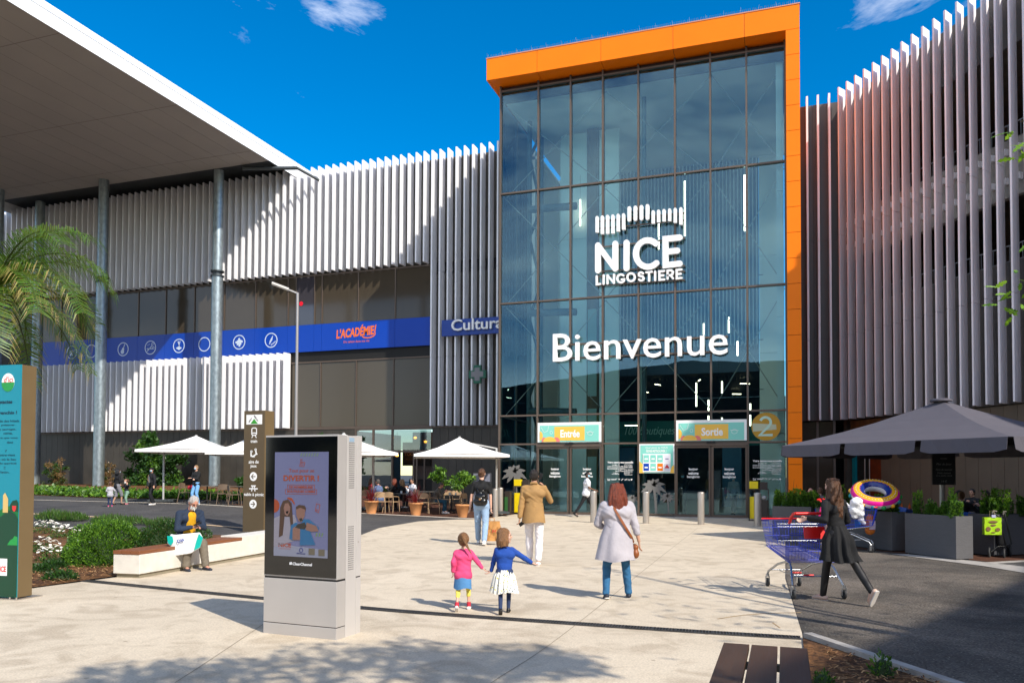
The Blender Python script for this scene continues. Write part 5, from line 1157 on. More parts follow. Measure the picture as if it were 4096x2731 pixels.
# pots and plants
M('terracotta', 'c98b58', .75, noise=.1, nscale=5)
def pot(g, lab, s=1):
    k = thing('plant_pot', lab, 'plant pot', g); b = MB(); b.lathe([(.17 * s, 0), (.26 * s, .44 * s), (.285 * s, .445 * s), (.285 * s, .50 * s), (.245 * s, .50 * s), (.235 * s, .44 * s), (0, .44 * s)], n=28); b.build('pot', MC['terracotta'], k); return k
for i, (p, lab, l2) in enumerate((((1485, 2054), 'terracotta pot holding the left red spiky plant', 'red spiky plant in the pot beside the advertising screen'), ((1663, 2061), 'terracotta pot holding the right red spiky plant', 'red spiky plant in the pot near the leather jacketed man'))):
    g = Gt(*p); pot(g, lab); rr = random.Random(5 + i); b = MB()
    for j in range(70):
        a = rr.uniform(0, 6.28); el = rr.uniform(.25, 1.45); L_ = rr.uniform(.55, .95); d = Vector((math.cos(a) * math.cos(el), math.sin(a) * math.cos(el), math.sin(el))); o = Vector((0, 0, .44)); m_ = o + d * L_ * .55; t_ = m_ + (d + Vector((0, 0, -.35))).normalized() * L_ * .45; s_ = d.cross(Vector((0, 0, 1))).normalized() * .010
        b.add([o - s_, o + s_, m_ + s_, m_ - s_, t_], [(0, 1, 2, 3), (3, 2, 4)])
    r = thing('spiky_plant', l2, 'plant', g); b.build('leaves', lf['leaf_red'], r)
def ball_tree(p, py, rpx, lab, potted=True, seed=1):
    g = Gt(*p); c = PT(p[0], py, g); rad = rpx / F_PX * (c - CC).dot(CW); k = thing('potted_tree', lab, 'plant', g); b = MB(); b.tube([(0, 0, .4 if potted else 0), (.02, 0, (c.z - g.z) * .6), (0, 0, c.z - g.z)], [.018, .015, .01], 7); b.build('stem', bark, k)
    rr = random.Random(seed); cs = [(c.x + rr.gauss(0, rad * .45), c.y + rr.gauss(0, rad * .45), c.z + rr.gauss(0, rad * .42), rad * .38) for _ in range(14)]
    leaf_obj('crown', leaves(900, clumps(cs), .15, seed, .42), [lf['leaf_light'], lf['leaf_lime'], lf['leaf_mid']], k)
pot(Gt(1850, 2068), 'terracotta pot behind the woman with the backpack'); ball_tree((1850, 2067), 1912, 42, 'round bright green potted tree behind the woman with the backpack', seed=3); ball_tree((1757, 2028), 1905, 36, 'round green potted tree behind the man in the leather jacket', False, 4)
# ================================================================== WHITE PARASOLS
M('parasol_white', 'f3f0ea', .8, noise=.02); M('parasol_pole', 'b9b7b4', .4, .3)
def parasol(name, lab, apex_px, depth, half, rot, zr, za, pole_off, group, mt='parasol_white'):
    c = AT(apex_px[0], apex_px[1], depth); k = thing(name, lab, 'parasol', (c.x, c.y, hh(c.x, c.y)), R(rot), group=group); g = k.matrix_basis.translation.z; zr -= g; za = c.z - g
    cs = [Vector((-half, -half, zr)), Vector((half, -half, zr)), Vector((half, half, zr)), Vector((-half, half, zr))]; b = MB(); ap = Vector((0, 0, za)); n = 6
    for i in range(4):
        p, q = cs[i], cs[(i + 1) % 4]
        for a in range(n):
            for s in range(4):
                u0, u1 = s / 4, (s + 1) / 4
                def P_(u, t): e = p.lerp(q, t); w_ = ap.lerp(e, u); w_.z -= .10 * math.sin(math.pi * u) * (1 - .3 * math.sin(math.pi * t)) + (.03 * math.sin(math.pi * t) if u == 1 else 0) * -1; return w_
                f = [P_(u0, a / n), P_(u1, a / n), P_(u1, (a + 1) / n), P_(u0, (a + 1) / n)]
                b.add(f + [v - Vector((0, 0, .012)) for v in f], [(0, 1, 2, 3), (7, 6, 5, 4)])
    for i in range(4):
        p, q = cs[i], cs[(i + 1) % 4]; d_ = Vector((0, 0, -.10)); b.add([p, q, q + d_, p + d_], [(0, 1, 2, 3)])
    b.build('canopy', MC[mt], k); b = MB()
    for p in cs: b.bar(ap - Vector((0, 0, .16)), p - Vector((0, 0, .05)), .02, .03)
    b.rod(ap - Vector((0, 0, .3)), ap + Vector((0, 0, .03)), .05); b.build('ribs', MC['parasol_pole'], k)
    px, py = pole_off; b = MB(); b.rod((px, py, .1), (px, py, za - .42), .042, n=12); b.build('pole', MC['parasol_pole'], k)
    b = MB(); b.bar((px, py, za - .44), ap - Vector((0, 0, .16)), .045, .05); b.build('arm', MC['parasol_pole'], k)
    b = MB(); b.box(px - .5, px + .5, py - .5, py + .5, .06, .13)
    for sx in (-.42, .42):
        for sy in (-.42, .42): b.rod((px + sx - .03, py + sy, .04), (px + sx + .03, py + sy, .04), .04)
    b.build('base', MC['galv_dark'], k)
GW = 'white cantilever parasols over the cafe'
parasol('cafe_parasol', 'leftmost white parasol, its pole standing beside the column and the group of walkers', (785, 1742), 34, 1.95, 30, PY(800, 1806, 30).z - .05, 3.4, (-1.15, -.6), GW)
parasol('cafe_parasol', 'white parasol mostly hidden by the brown totem', (1010, 1744), 33, 1.65, 33, PY(1000, 1808, 29.5).z - .1, 3.4, (1.2, 1.0), GW)
parasol('cafe_parasol', 'white parasol half hidden behind the advertising screen', (1375, 1733), 31, 1.85, 36, 2.52, 3.3, (1.3, 1.1), GW)
parasol('cafe_parasol', 'rightmost white parasol beside the glass entrance', (1838, 1748), 32.5, 1.85, 26, 2.50, 3.3, (1.55, .2), GW)
# ================================================================== LARGE GREY PARASOL
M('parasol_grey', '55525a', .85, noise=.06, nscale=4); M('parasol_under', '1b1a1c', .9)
def big_parasol():
    A, B_ = AT(3122, 1777, 21.1), AT(4046, 1728, 15.6); zr = 2.5; A.z = B_.z = zr; d = (B_ - A).normalized(); n = Vector((-d.y, d.x, 0))
    if n.x < 0: n = -n
    L_ = (B_ - A).length; Wd = 4.4; c = (A + B_) / 2 + n * Wd / 2; cs = [A, B_, B_ + n * Wd, A + n * Wd]
    ap = Vector((c.x, c.y, 0)); ap.z = AT(3730, 1600, (c - CC).dot(CW)).z; k = thing('restaurant_parasol', 'very large dark grey parasol with a split valance over the restaurant terrace', 'parasol', (c.x, c.y, 0))
    b = MB(); u = MB(); v = MB()
    for i in range(4):
        p, q = cs[i], cs[(i + 1) % 4]; m_ = 9
        for t in range(m_):
            for s in range(5):
                def P_(a, e): w_ = ap.lerp(p.lerp(q, e), a); w_.z -= .10 * math.sin(math.pi * a); return w_
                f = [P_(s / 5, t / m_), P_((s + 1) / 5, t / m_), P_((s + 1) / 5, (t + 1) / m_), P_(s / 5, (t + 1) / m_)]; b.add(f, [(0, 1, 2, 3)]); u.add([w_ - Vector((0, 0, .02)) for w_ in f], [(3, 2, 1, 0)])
        for s in range(3):
            a_, e_ = p.lerp(q, s / 3 + .012), p.lerp(q, (s + 1) / 3 - .012); o = (p + q) / 2 - ap; o.z = 0; o = o.normalized()
            N_ = 8; top = [a_.lerp(e_, j / N_) for j in range(N_ + 1)]; bot = [w_ + Vector((0, 0, -.30 + (.05 if j in (0, N_) else .0))) + o * (.04 + .015 * math.sin(j * 2)) for j, w_ in enumerate(top)]
            v.add(top + bot, [(j, j + 1, N_ + 2 + j, N_ + 1 + j) for j in range(N_)])
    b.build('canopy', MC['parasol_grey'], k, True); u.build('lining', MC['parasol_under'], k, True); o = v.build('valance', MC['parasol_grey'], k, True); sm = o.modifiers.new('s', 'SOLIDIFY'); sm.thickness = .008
    b = MB(); b.rod(Vector((c.x, c.y, 0)), ap, .065, n=14); b.build('pole', MC['steel'], k, True)
    b = MB(); b.lathe([(0.0, .05), (.20, .035), (.25, .0), (.24, -.03)], ap + Vector((0, 0, .0)), 20); b.build('cap', MC['parasol_grey'], k, True)
    b = MB()
    for p in cs: b.bar(Vector((c.x, c.y, zr - .1)), p.lerp(ap, .06) - Vector((0, 0, .1)), .03, .04)
    b.build('ribs', MC['galv_dark'], k, True)
    # chalkboard on the pole
    g = Vector((c.x, c.y, 0)); q = thing('chalkboard', 'black menu chalkboard hung on the pole of the large grey parasol', 'sign', g); cx = g.x; y = g.y - .09
    zc = PT(3720, 1875, g).z; rot = R(20); Mz = Matrix.Translation((cx, g.y, zc)) @ Matrix.Rotation(-rot * -.5, 4, 'Z')
    b = MB(); b.box(-.24, .24, -.12, -.08, -.36, .36, Mz); b.build('board', MC['black'], q, True); b = MB()
    for z0, z1 in ((-.38, -.361), (.361, .38)): b.box(-.26, .26, -.13, -.075, z0, z1, Mz)
    for x0, x1 in ((-.26, -.241), (.241, .26)): b.box(x0, x1, -.13, -.075, -.36, .36, Mz)
    b.build('frame', MC['dark'], q, True); b = MB(); Q = Mz @ FY(0, -.121, 0)
    for t, x, z, h_ in (('RICHARD', .075, .26, .022), ('Plat du Jour', .17, .13, .05), ('Pavé de saumon', .18, .0, .035), ('frites maison', .15, -.08, .035), ('et sa petite salade', .18, -.15, .035), ('14 €', .06, -.28, .04)): text_fit(b, t, Q, -x, x, z - h_, z + h_ * .3, .002, font_shear=.2)
    b.build('lettering', M('chalk', '8a8a86', .8), q, True); return c
cpar = big_parasol()
# ================================================================== PLANTERS with upright shrubs
M('planter_grey', '565557', .75, noise=.08, nscale=5, bump=.5, bscale=14, stretch=(1, 1, 3)); M('soil', '2a1d14', .9)
def planter(g, rot, L_, D_, lab, seed, plab, n=9, hgt=.9):
    k = thing('planter', lab, 'planter', g, rot); b = MB(); t = .035
    for (x0, x1, y0, y1) in ((0, L_, 0, t), (0, L_, D_ - t, D_), (0, t, t, D_ - t), (L_ - t, L_, t, D_ - t)): b.box(x0, x1, y0, y1, .03, hgt)
    b.box(t, L_ - t, t, D_ - t, .03, .1); b.build('box', MC['planter_grey'], k); b = MB(); b.box(t, L_ - t, t, D_ - t, hgt - .12, hgt - .05); b.build('soil', MC['soil'], k)
    b = MB(); b.box(.06, L_ - .06, .05, D_ - .05, 0, .029); b.build('feet', MC['black'], k)
    s = thing('planter_shrub', plab, 'shrub', k.matrix_basis @ Vector((L_ / 2, D_ / 2, hgt - .06)), rot); rr = random.Random(seed); Vs = []; mi = []; st = MB()
    for j in range(n):
        x = -L_ / 2 + L_ * (j + .5) / n + rr.uniform(-.06, .06); y = rr.uniform(-D_ * .3, D_ * .3); H_ = rr.uniform(.42, .80); tx, ty = rr.uniform(-.10, .10), rr.uniform(-.08, .08)
        st.tube([(x, y, -.02), (x + tx * .5, y + ty * .5, H_ * .5), (x + tx, y + ty, H_)], [.008, .006, .002], 5)
        for q in range(3):
            a = rr.uniform(0, 6.28); x2, y2, h2 = x + .07 * math.cos(a), y + .06 * math.sin(a), H_ * rr.uniform(.4, .85)
            def fn(rg_, m, x=x2, y=y2, H_=h2, tx=tx, ty=ty):
                t_ = rg_.random(m); a_ = rg_.random(m) * 6.28; r_ = .052 * (1 - t_ * .55)
                P = np.stack([x + tx * t_ + r_ * np.cos(a_), y + ty * t_ + r_ * np.sin(a_), t_ * H_], 1); D = np.stack([np.cos(a_), np.sin(a_), np.full(m, 1.1)], 1) + rg_.normal(size=(m, 3)) * .3; return P, D
            Vs.append(leaves(260, fn, .050, seed * 31 + j * 5 + q, .5))
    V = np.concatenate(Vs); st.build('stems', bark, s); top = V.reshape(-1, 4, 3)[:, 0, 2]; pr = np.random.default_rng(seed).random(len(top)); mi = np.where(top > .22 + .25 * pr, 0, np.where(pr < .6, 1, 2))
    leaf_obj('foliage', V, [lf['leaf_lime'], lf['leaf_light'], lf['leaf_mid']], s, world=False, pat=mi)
ua = math.atan2(wd.y, wd.x)
g1 = Gt(3621, 2214); planter(g1, ua, 1.42, .42, 'wide grey planter in the middle of the terrace edge, left of the stroller', 1, 'upright green shrub in the wide grey planter in front of the seated guests', 6)
g2 = Gt(3572, 2207) - wd * 1.45; planter(g2, ua, 1.42, .42, 'grey planter behind the cart with the inflatable ring', 2, 'green shrub behind the inflatable ring', 8)
g3 = Gt(3090, 2157); planter(g3, ua + R(42), 1.0, .42, 'leftmost grey planter beside the orange column', 3, 'dense green shrub in the leftmost planter beside the orange column', 12)
planter(g3 + Vector((1.08, -.25, 0)), ua + R(30), .9, .42, 'grey planter between the orange column and the woman in black', 4, 'small green shrub left of the head of the woman in black', 5)
g5 = Gt(3972, 2226); planter(g5 + Vector((-.38, .42, 0)), R(-48), .60, 1.15, 'grey planter standing cornerwise behind the folded stroller', 5, 'tall green shrub behind the folded stroller', 9)
planter(Gt(4082, 2200), ua + R(20), 1.3, .42, 'grey planter cut by the right edge of the frame', 6, 'green shrub at the right edge of the frame', 9)
# ================================================================== PLANTING BEDS
def mound(name, lab, c, rad, n, size, mats, seed, cat='shrub', flat=.8, aspect=.5, dirup=.5, group=None, stems=False, shell=.78):
    r = thing(name, lab, cat, (c[0], c[1], hh(c[0], c[1])), group=group); rad = rad if hasattr(rad, '__len__') else (rad, rad, rad * flat)
    def fn(rg_, m):
        d = rg_.normal(size=(m, 3)); d[:, 2] = np.abs(d[:, 2]) * 1.0 - .12; d /= np.linalg.norm(d, axis=1)[:, None]; az = np.arctan2(d[:, 1], d[:, 0])
        lump = 1 + .10 * np.sin(az * 5 + seed) * np.cos(d[:, 2] * 7 + seed) + .07 * np.sin(az * 11 + d[:, 2] * 13)
        rr_ = (shell + (1 - shell) * rg_.random(m) ** .7) * lump; P = d * rr_[:, None] * np.array(rad); P[:, 2] = np.maximum(P[:, 2], 0); D = d + rg_.normal(size=(m, 3)) * .45 + np.array([0, 0, dirup]); return P, D
    V = leaves(n, fn, size, seed, aspect); b = MB(); b.ball((0, 0, 0), tuple(v * (.84 if shell > .8 else .72) for v in rad), 16, 10); b.build('shade_core', M('inner_shade', (.02, .04, .01), .9), r)  # solid dark ball inside the leaves, inner shade put into its colour
    leaf_obj('foliage', V, [lf[m_] for m_ in mats], r, seed, world=False); return r
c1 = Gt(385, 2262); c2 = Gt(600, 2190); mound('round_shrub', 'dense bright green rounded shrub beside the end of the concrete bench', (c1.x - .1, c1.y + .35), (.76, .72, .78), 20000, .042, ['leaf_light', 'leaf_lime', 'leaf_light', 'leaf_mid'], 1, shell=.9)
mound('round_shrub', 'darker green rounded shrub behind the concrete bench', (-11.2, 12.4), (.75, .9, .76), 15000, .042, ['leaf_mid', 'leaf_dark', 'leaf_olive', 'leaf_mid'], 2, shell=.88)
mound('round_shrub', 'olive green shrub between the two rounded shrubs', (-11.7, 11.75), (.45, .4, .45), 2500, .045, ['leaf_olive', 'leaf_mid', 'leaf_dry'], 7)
def grassy(lab, c, rad, n, Hh, seed, mats=('leaf_light', 'leaf_mid', 'leaf_olive')):
    r = thing('ornamental_grass', lab, 'grass', (c[0], c[1], hh(c[0], c[1])))
    def fn(rg_, m):
        a = rg_.random(m) * 6.28; q = rad * np.sqrt(rg_.random(m)); t_ = rg_.random(m); P = np.stack([q * np.cos(a) * 1.5, q * np.sin(a), t_ * Hh * .6 * (1.1 - (q / rad) ** 2)], 1); D = rg_.normal(size=(m, 3)) * .5 + np.array([0, 0, 1.6]); return P, D
    leaf_obj('blades', leaves(n, fn, Hh * .5, seed, .08), [lf[m_] for m_ in mats], r, seed, world=False)
for i, (p, rad, H_, lab) in enumerate((((215, 2080), .4, .36, 'tuft of tall green grass nearest the teal board'), ((290, 2082), .35, .30, 'tuft of green grass behind the white daisies'), ((440, 2092), .42, .30, 'tuft of green grass behind the bright rounded shrub'), ((530, 2096), .40, .28, 'wide tuft of green grass behind the darker shrub'), ((650, 2104), .36, .28, 'tuft of green grass left of the seated man'))):
    g = Gt(*p); grassy(lab, (g.x, g.y), rad, 1300, H_, 20 + i)
petal = M('petal', 'f4f1e6', .6)
def daisies(lab, p, rad, n, seed):
    g = Gt(*p); r = thing('daisy_clump', lab, 'flowers', g)
    def fn(rg_, m):
        a = rg_.random(m) * 6.28; q = rad * np.sqrt(rg_.random(m)); P = np.stack([q * np.cos(a), q * np.sin(a), .22 * rg_.random(m) * (1.2 - (q / rad) ** 2)], 1); return P, None
    leaf_obj('foliage', leaves(650, fn, .055, seed, .3), [lf['leaf_mid'], lf['leaf_light'], lf['leaf_dark']], r, seed, world=False); rr = random.Random(seed); b = MB()
    for i in range(n):
        a = rr.uniform(0, 6.28); q = rad * math.sqrt(rr.random()); z = .13 + .15 * (1 - (q / rad) ** 2) + rr.uniform(0, .07); m4 = Matrix.Translation((q * math.cos(a), q * math.sin(a), z)) @ Matrix.Rotation(rr.uniform(-.5, .5), 4, 'X') @ Matrix.Rotation(rr.uniform(-.5, .5), 4, 'Y')
        b.prism([(.034 * math.cos(R(t)) * (1 if t % 40 else .7), .034 * math.sin(R(t)) * (1 if t % 40 else .7)) for t in range(0, 360, 20)], 0, .006, 'z', m4)
    b.build('blossoms', petal, r)
daisies('white daisy clump nearest the teal board, upper one', (175, 2130), .50, 48, 31); daisies('white daisy clump in the middle of the mulch bed', (265, 2150), .42, 42, 32); daisies('white daisy clump along the teal board, middle one', (165, 2210), .38, 40, 33); daisies('white daisy clump left of the bright rounded shrub', (225, 2245), .36, 30, 34); daisies('white daisy clump between the shrubs behind the bright one', (430, 2150), .35, 16, 35)
for i, (p, rad, lab) in enumerate((((160, 2290), .30, 'low dark green creeping plant nearest the teal board'), ((240, 2320), .30, 'low dark green creeping plant at the front of the bed'), ((215, 2275), .26, 'low grey green creeping plant behind the front one'))):
    g = Gt(*p); mound('low_plant', lab, (g.x, g.y), (rad, rad * .8, .14), 900, .05, ['leaf_mid', 'leaf_dark'], 40 + i, 'plant', shell=.3)
# mulch chips: nobody could count them
def chips(name, poly, n, seed, size=.06):
    rr = random.Random(seed); V, F_ = [], []; mi = []; k = 0
    xs = [p[0] for p in poly]; ys = [p[1] for p in poly]
    def inside(x, y):
        c = False; j = len(poly) - 1
        for i in range(len(poly)):
            if (poly[i][1] > y) != (poly[j][1] > y) and x < (poly[j][0] - poly[i][0]) * (y - poly[i][1]) / (poly[j][1] - poly[i][1]) + poly[i][0]: c = not c
            j = i
        return c
    while k < n:
        x, y = rr.uniform(min(xs), max(xs)), rr.uniform(min(ys), max(ys))
        if not inside(x, y): continue
        L_ = size * rr.uniform(.4, 1.2); w = L_ * rr.uniform(.15, .4); a = rr.uniform(0, 6.28); ti = rr.uniform(-.4, .4); z = hh(x, y) + .03 + rr.uniform(0, .03); c, s = math.cos(a), math.sin(a); o = len(V)
        for u, v in ((-L_, -w), (L_, -w * .6), (L_ * .9, w), (-L_, w * .7)): V.append((x + (u * c - v * s) / 2, y + (u * s + v * c) / 2, z + u * ti / 2))
        F_.append((o, o + 1, o + 2, o + 3)); k += 1
    V = np.array(V); o = leaf_obj(name, V, [M('chip_a', '9a6f45', .85), M('chip_b', '6a452a', .85), M('chip_c', 'b58d5e', .85), M('chip_d', '3d281a', .9)], seed=seed); o['kind'] = 'stuff'; return o
chips('bark_mulch', [(-10.5, 9.0), (-10.5, 10.4), (-10.75, 13), (-14.5, 14.5), (-18, 13), (-13, 8.6), (-10.7, 8.3)], 9000, 1); chips('bark_mulch', [(.36, 8.6), (1.08, 7.45), (3.2, 3.9), (3.2, 3), (.36, 3)], 6000, 2, .05)
g = G(3530, 2700, .02); mound('low_plant', 'sparse green seedlings growing in the mulch beside the timber bench', (g.x, g.y), (.10, .10, .22), 260, .04, ['leaf_light', 'leaf_mid'], 55, 'plant', shell=.2)
g = G(3290, 2728, .02); mound('low_plant', 'tiny green plant at the bottom edge beside the timber bench', (g.x, g.y), (.10, .08, .12), 160, .035, ['leaf_light', 'leaf_mid'], 56, 'plant', shell=.2)
# far bed: ground cover, climbing bush and twiggy shrubs
def cover():
    def fn(rg_, m):
        x = rg_.uniform(-50, -21.5, m); y = rg_.uniform(0, 1, m) ** 1.5 * 2.2; y = np.interp(x, [-50, -30, -21.5], [32.2, 29.3, 29.7]) + y; z = np.array([hh(a, c) for a, c in zip(x, y)]) + rg_.random(m) * .18 + .02; return np.stack([x, y, z], 1), None
    o = leaf_obj('ground_cover', leaves(15000, fn, .17, 9, .6), [lf['leaf_lime'], lf['leaf_light'], lf['leaf_mid'], lf['leaf_light']], seed=9); o['kind'] = 'stuff'
cover()
def tallbush(lab, px, ytop, ybase, wpx, Y, n, size, mats, seed, sparse=False):
    t = PY(px, ytop, Y); bt = PY(px, ybase, Y); H_ = t.z - bt.z; w = wpx / F_PX * (t - CC).dot(CW) / 2; r = thing('wall_shrub', lab, 'shrub', (t.x, Y, bt.z)); rr = random.Random(seed); b = MB(); cs = []
    for i in range(11 if sparse else 9):
        a = rr.uniform(-1, 1); top = Vector((a * w * .8, rr.uniform(-.25, .25), H_ * rr.uniform(.6, 1))); b.tube([(a * .15, 0, -.1), (a * w * .4, 0, H_ * .4), top], [.035, .02, .006], 6)
        for j in range(5): t_ = rr.uniform(.25, 1); cs.append((a * w * t_ + rr.uniform(-.3, .3) * w, rr.uniform(-.4, .3), H_ * rr.uniform(.12, 1) * (1 - .25 * abs(a)), w * rr.uniform(.16, .30)))
    b.build('stems', M('twig', '7a5a3c', .9) if sparse else bark, r); leaf_obj('foliage', leaves(n, clumps(cs), size, seed, .6), [lf[m_] for m_ in mats], r, seed, world=False)
tallbush('large dark green leafy bush climbing behind the leftmost white parasol', 625, 1745, 1985, 285, 36.3, 9000, .19, ['leaf_mid', 'leaf_dark', 'leaf_mid', 'leaf_light'], 61)
tallbush('twiggy olive shrub against the wall right of the teal board', 225, 1822, 1972, 110, 36.2, 2800, .10, ['leaf_olive', 'leaf_dry', 'leaf_mid'], 62, True)
tallbush('dry brown twiggy shrub right of the left galvanised column', 432, 1830, 1976, 80, 36.3, 1700, .09, ['leaf_dry', 'leaf_olive', 'leaf_dry'], 63, True)
tallbush('green bush half hidden by the brown totem', 985, 1900, 1990, 90, 36.0, 1200, .17, ['leaf_mid', 'leaf_dark'], 64)
tallbush('green bush top showing above the advertising screen', 1290, 1718, 1990, 90, 36.4, 2500, .17, ['leaf_light', 'leaf_mid'], 65)
# ================================================================== PEOPLE
TMPC = [0]
def remesh(mb, name, mat, parent, vox, smooth=8, fold=0):
    me = mb.build(name, mat, mesh=True); o = bpy.data.objects.new('tmp', me); COL.objects.link(o)
    r = o.modifiers.new('r', 'REMESH'); r.mode = 'VOXEL'; r.voxel_size = vox; r.use_smooth_shade = True
    s = o.modifiers.new('s', 'SMOOTH'); s.factor = .5; s.iterations = smooth
    dg = bpy.context.evaluated_depsgraph_get(); nm = bpy.data.meshes.new_from_object(o.evaluated_get(dg)); bpy.data.objects.remove(o); bpy.data.meshes.remove(me)
    nm.name = name; nm.materials.clear(); nm.materials.append(mat)
    nm.polygons.foreach_set('use_smooth', [True] * len(nm.polygons))
    if fold:
        n = len(nm.vertices); co = np.zeros(n * 3); nm.vertices.foreach_get('co', co); co = co.reshape(-1, 3); no_ = np.array([tuple(v.normal) for v in nm.vertices]); x, y, z = co.T; TMPC[0] += 1; q_ = TMPC[0] * 1.7
        if fold < 0: a = np.arctan2(x - x.mean(), -(y - y.mean())); d = -fold * (np.sin(34 * a + 2.2 * np.sin(9 * z + q_) + 1.3 * np.sin(23 * z)) + .6 * np.sin(71 * a + 3 * np.sin(13 * z)))
        else: w1 = np.sin(7 * x + 5 * y + 9 * z + q_); w2 = np.sin(-11 * x + 6 * y + 7 * z + 2 * q_); d = fold * (np.sin(30 * z + 14 * x + 3.2 * w1) * (.5 + .5 * w2) + .7 * np.sin(17 * z - 26 * x + 15 * y + 2.5 * w2) * (.5 - .5 * w1) + .35 * np.sin(60 * z + 40 * x + 4 * w1))
        co = co + no_ * d[:, None]; nm.vertices.foreach_set('co', co.ravel()); nm.update()
    q = bpy.data.objects.new(name, nm); COL.objects.link(q); q.parent = parent; return q
class Blob(MB):
    def cap(s, p0, p1, r0, r1=None, fl=1.0, side=None):
        p0, p1 = Vector(p0), Vector(p1); r1 = r0 if r1 is None else r1; n = 28; d = p1 - p0
        if d.length < 1e-5: return s.ball(p0, r0)
        dn = d.normalized(); a = Vector(side) if side is not None else (Vector((1, 0, 0)) if abs(dn.x) < .8 else Vector((0, 1, 0))); a = (a - dn * a.dot(dn)).normalized(); b = dn.cross(a); rings = []
        for t, rr in [(-math.cos(R(x)) * r0, math.sin(R(x)) * r0) for x in (5, 18, 32, 46, 60, 75)]: rings.append((p0 + dn * t, rr))
        rings += [(p0, r0), (p1, r1)]
        for t, rr in [(math.cos(R(x)) * r1, math.sin(R(x)) * r1) for x in (75, 60, 46, 32, 18, 5)]: rings.append((p1 + dn * t, rr))
        vs = [c + a * math.cos(2 * math.pi * j / n) * rr + b * math.sin(2 * math.pi * j / n) * rr * fl for c, rr in rings for j in range(n)]; k = len(rings)
        s.add(vs, [(i * n + j, i * n + (j + 1) % n, (i + 1) * n + (j + 1) % n, (i + 1) * n + j) for i in range(k - 1) for j in range(n)] + [tuple(range(n))[::-1], tuple(range((k - 1) * n, k * n))], True); return s
def ik(a, t, l1, l2, pole):
    a, t = Vector(a), Vector(t); d = t - a; L_ = min(d.length, (l1 + l2) * .999); L_ = max(L_, abs(l1 - l2) + .01); d = d.normalized(); t = a + d * L_
    x = (l1 * l1 - l2 * l2 + L_ * L_) / (2 * L_); h_ = math.sqrt(max(0, l1 * l1 - x * x)); p = Vector(pole); p = (p - d * p.dot(d)).normalized(); return a + d * x + p * h_, t
def loft_skirt(name, mat, parent, rings, folds=9, amp=.03, n=48, seed=0, thick=.006):
    """open skirt through elliptical rings (cx,cy,z,rx,ry), folds deepening towards the hem"""
    b = MB(); k = len(rings); rr = random.Random(seed); ph = rr.uniform(0, 6)
    for lay in (0, 1):
        vs = []
        for i, (cx, cy, z, rx, ry) in enumerate(rings):
            t = i / (k - 1)
            for j in range(n):
                a = 2 * math.pi * j / n; f = 1 + amp * t * (math.sin(folds * a + ph) + .5 * math.sin(folds * 1.7 * a + 2 * ph)) / max(rx, .05) * .25
                vs.append((cx + (rx * f - lay * thick) * math.cos(a), cy + (ry * f - lay * thick) * math.sin(a), z + (.012 * math.sin(3 * a + ph) if i == k - 1 else 0)))
        fs = [(i * n + j, i * n + (j + 1) % n, (i + 1) * n + (j + 1) % n, (i + 1) * n + j) for i in range(k - 1) for j in range(n)]
        b.add(vs, fs if lay == 0 else [f[::-1] for f in fs], True)
    return b.build(name, mat, parent)
def cloth(name, col, **kw):
    a = dict(rough=.85, noise=.12, nscale=9, bump=.45, bscale=16, bdist=.02); a.update(kw); return M(name, col, **a)
SK = {k: M('skin_' + k, c, .5, noise=.08, nscale=14) for k, c in dict(fair=(.62, .36, .26), tan=(.47, .25, .16), brown=(.16, .075, .045), red=(.55, .26, .18)).items()}
HAIR = {k: M('hair_' + k, c, .42, noise=.45, nscale=30, stretch=(3, 3, .5), bump=.9, bscale=60, bdist=.02) for k, c in dict(dark=(.018, .011, .008), brown=(.11, .045, .018), auburn=(.20, .035, .012), grey=(.10, .09, .085), silver=(.52, .48, .45), blond=(.32, .19, .09), light=(.26, .125, .05), black=(.008, .007, .007)).items()}
MASK = M('mask_blue', (.30, .55, .68), .7); MASKW = M('mask_white', (.72, .74, .72), .7)
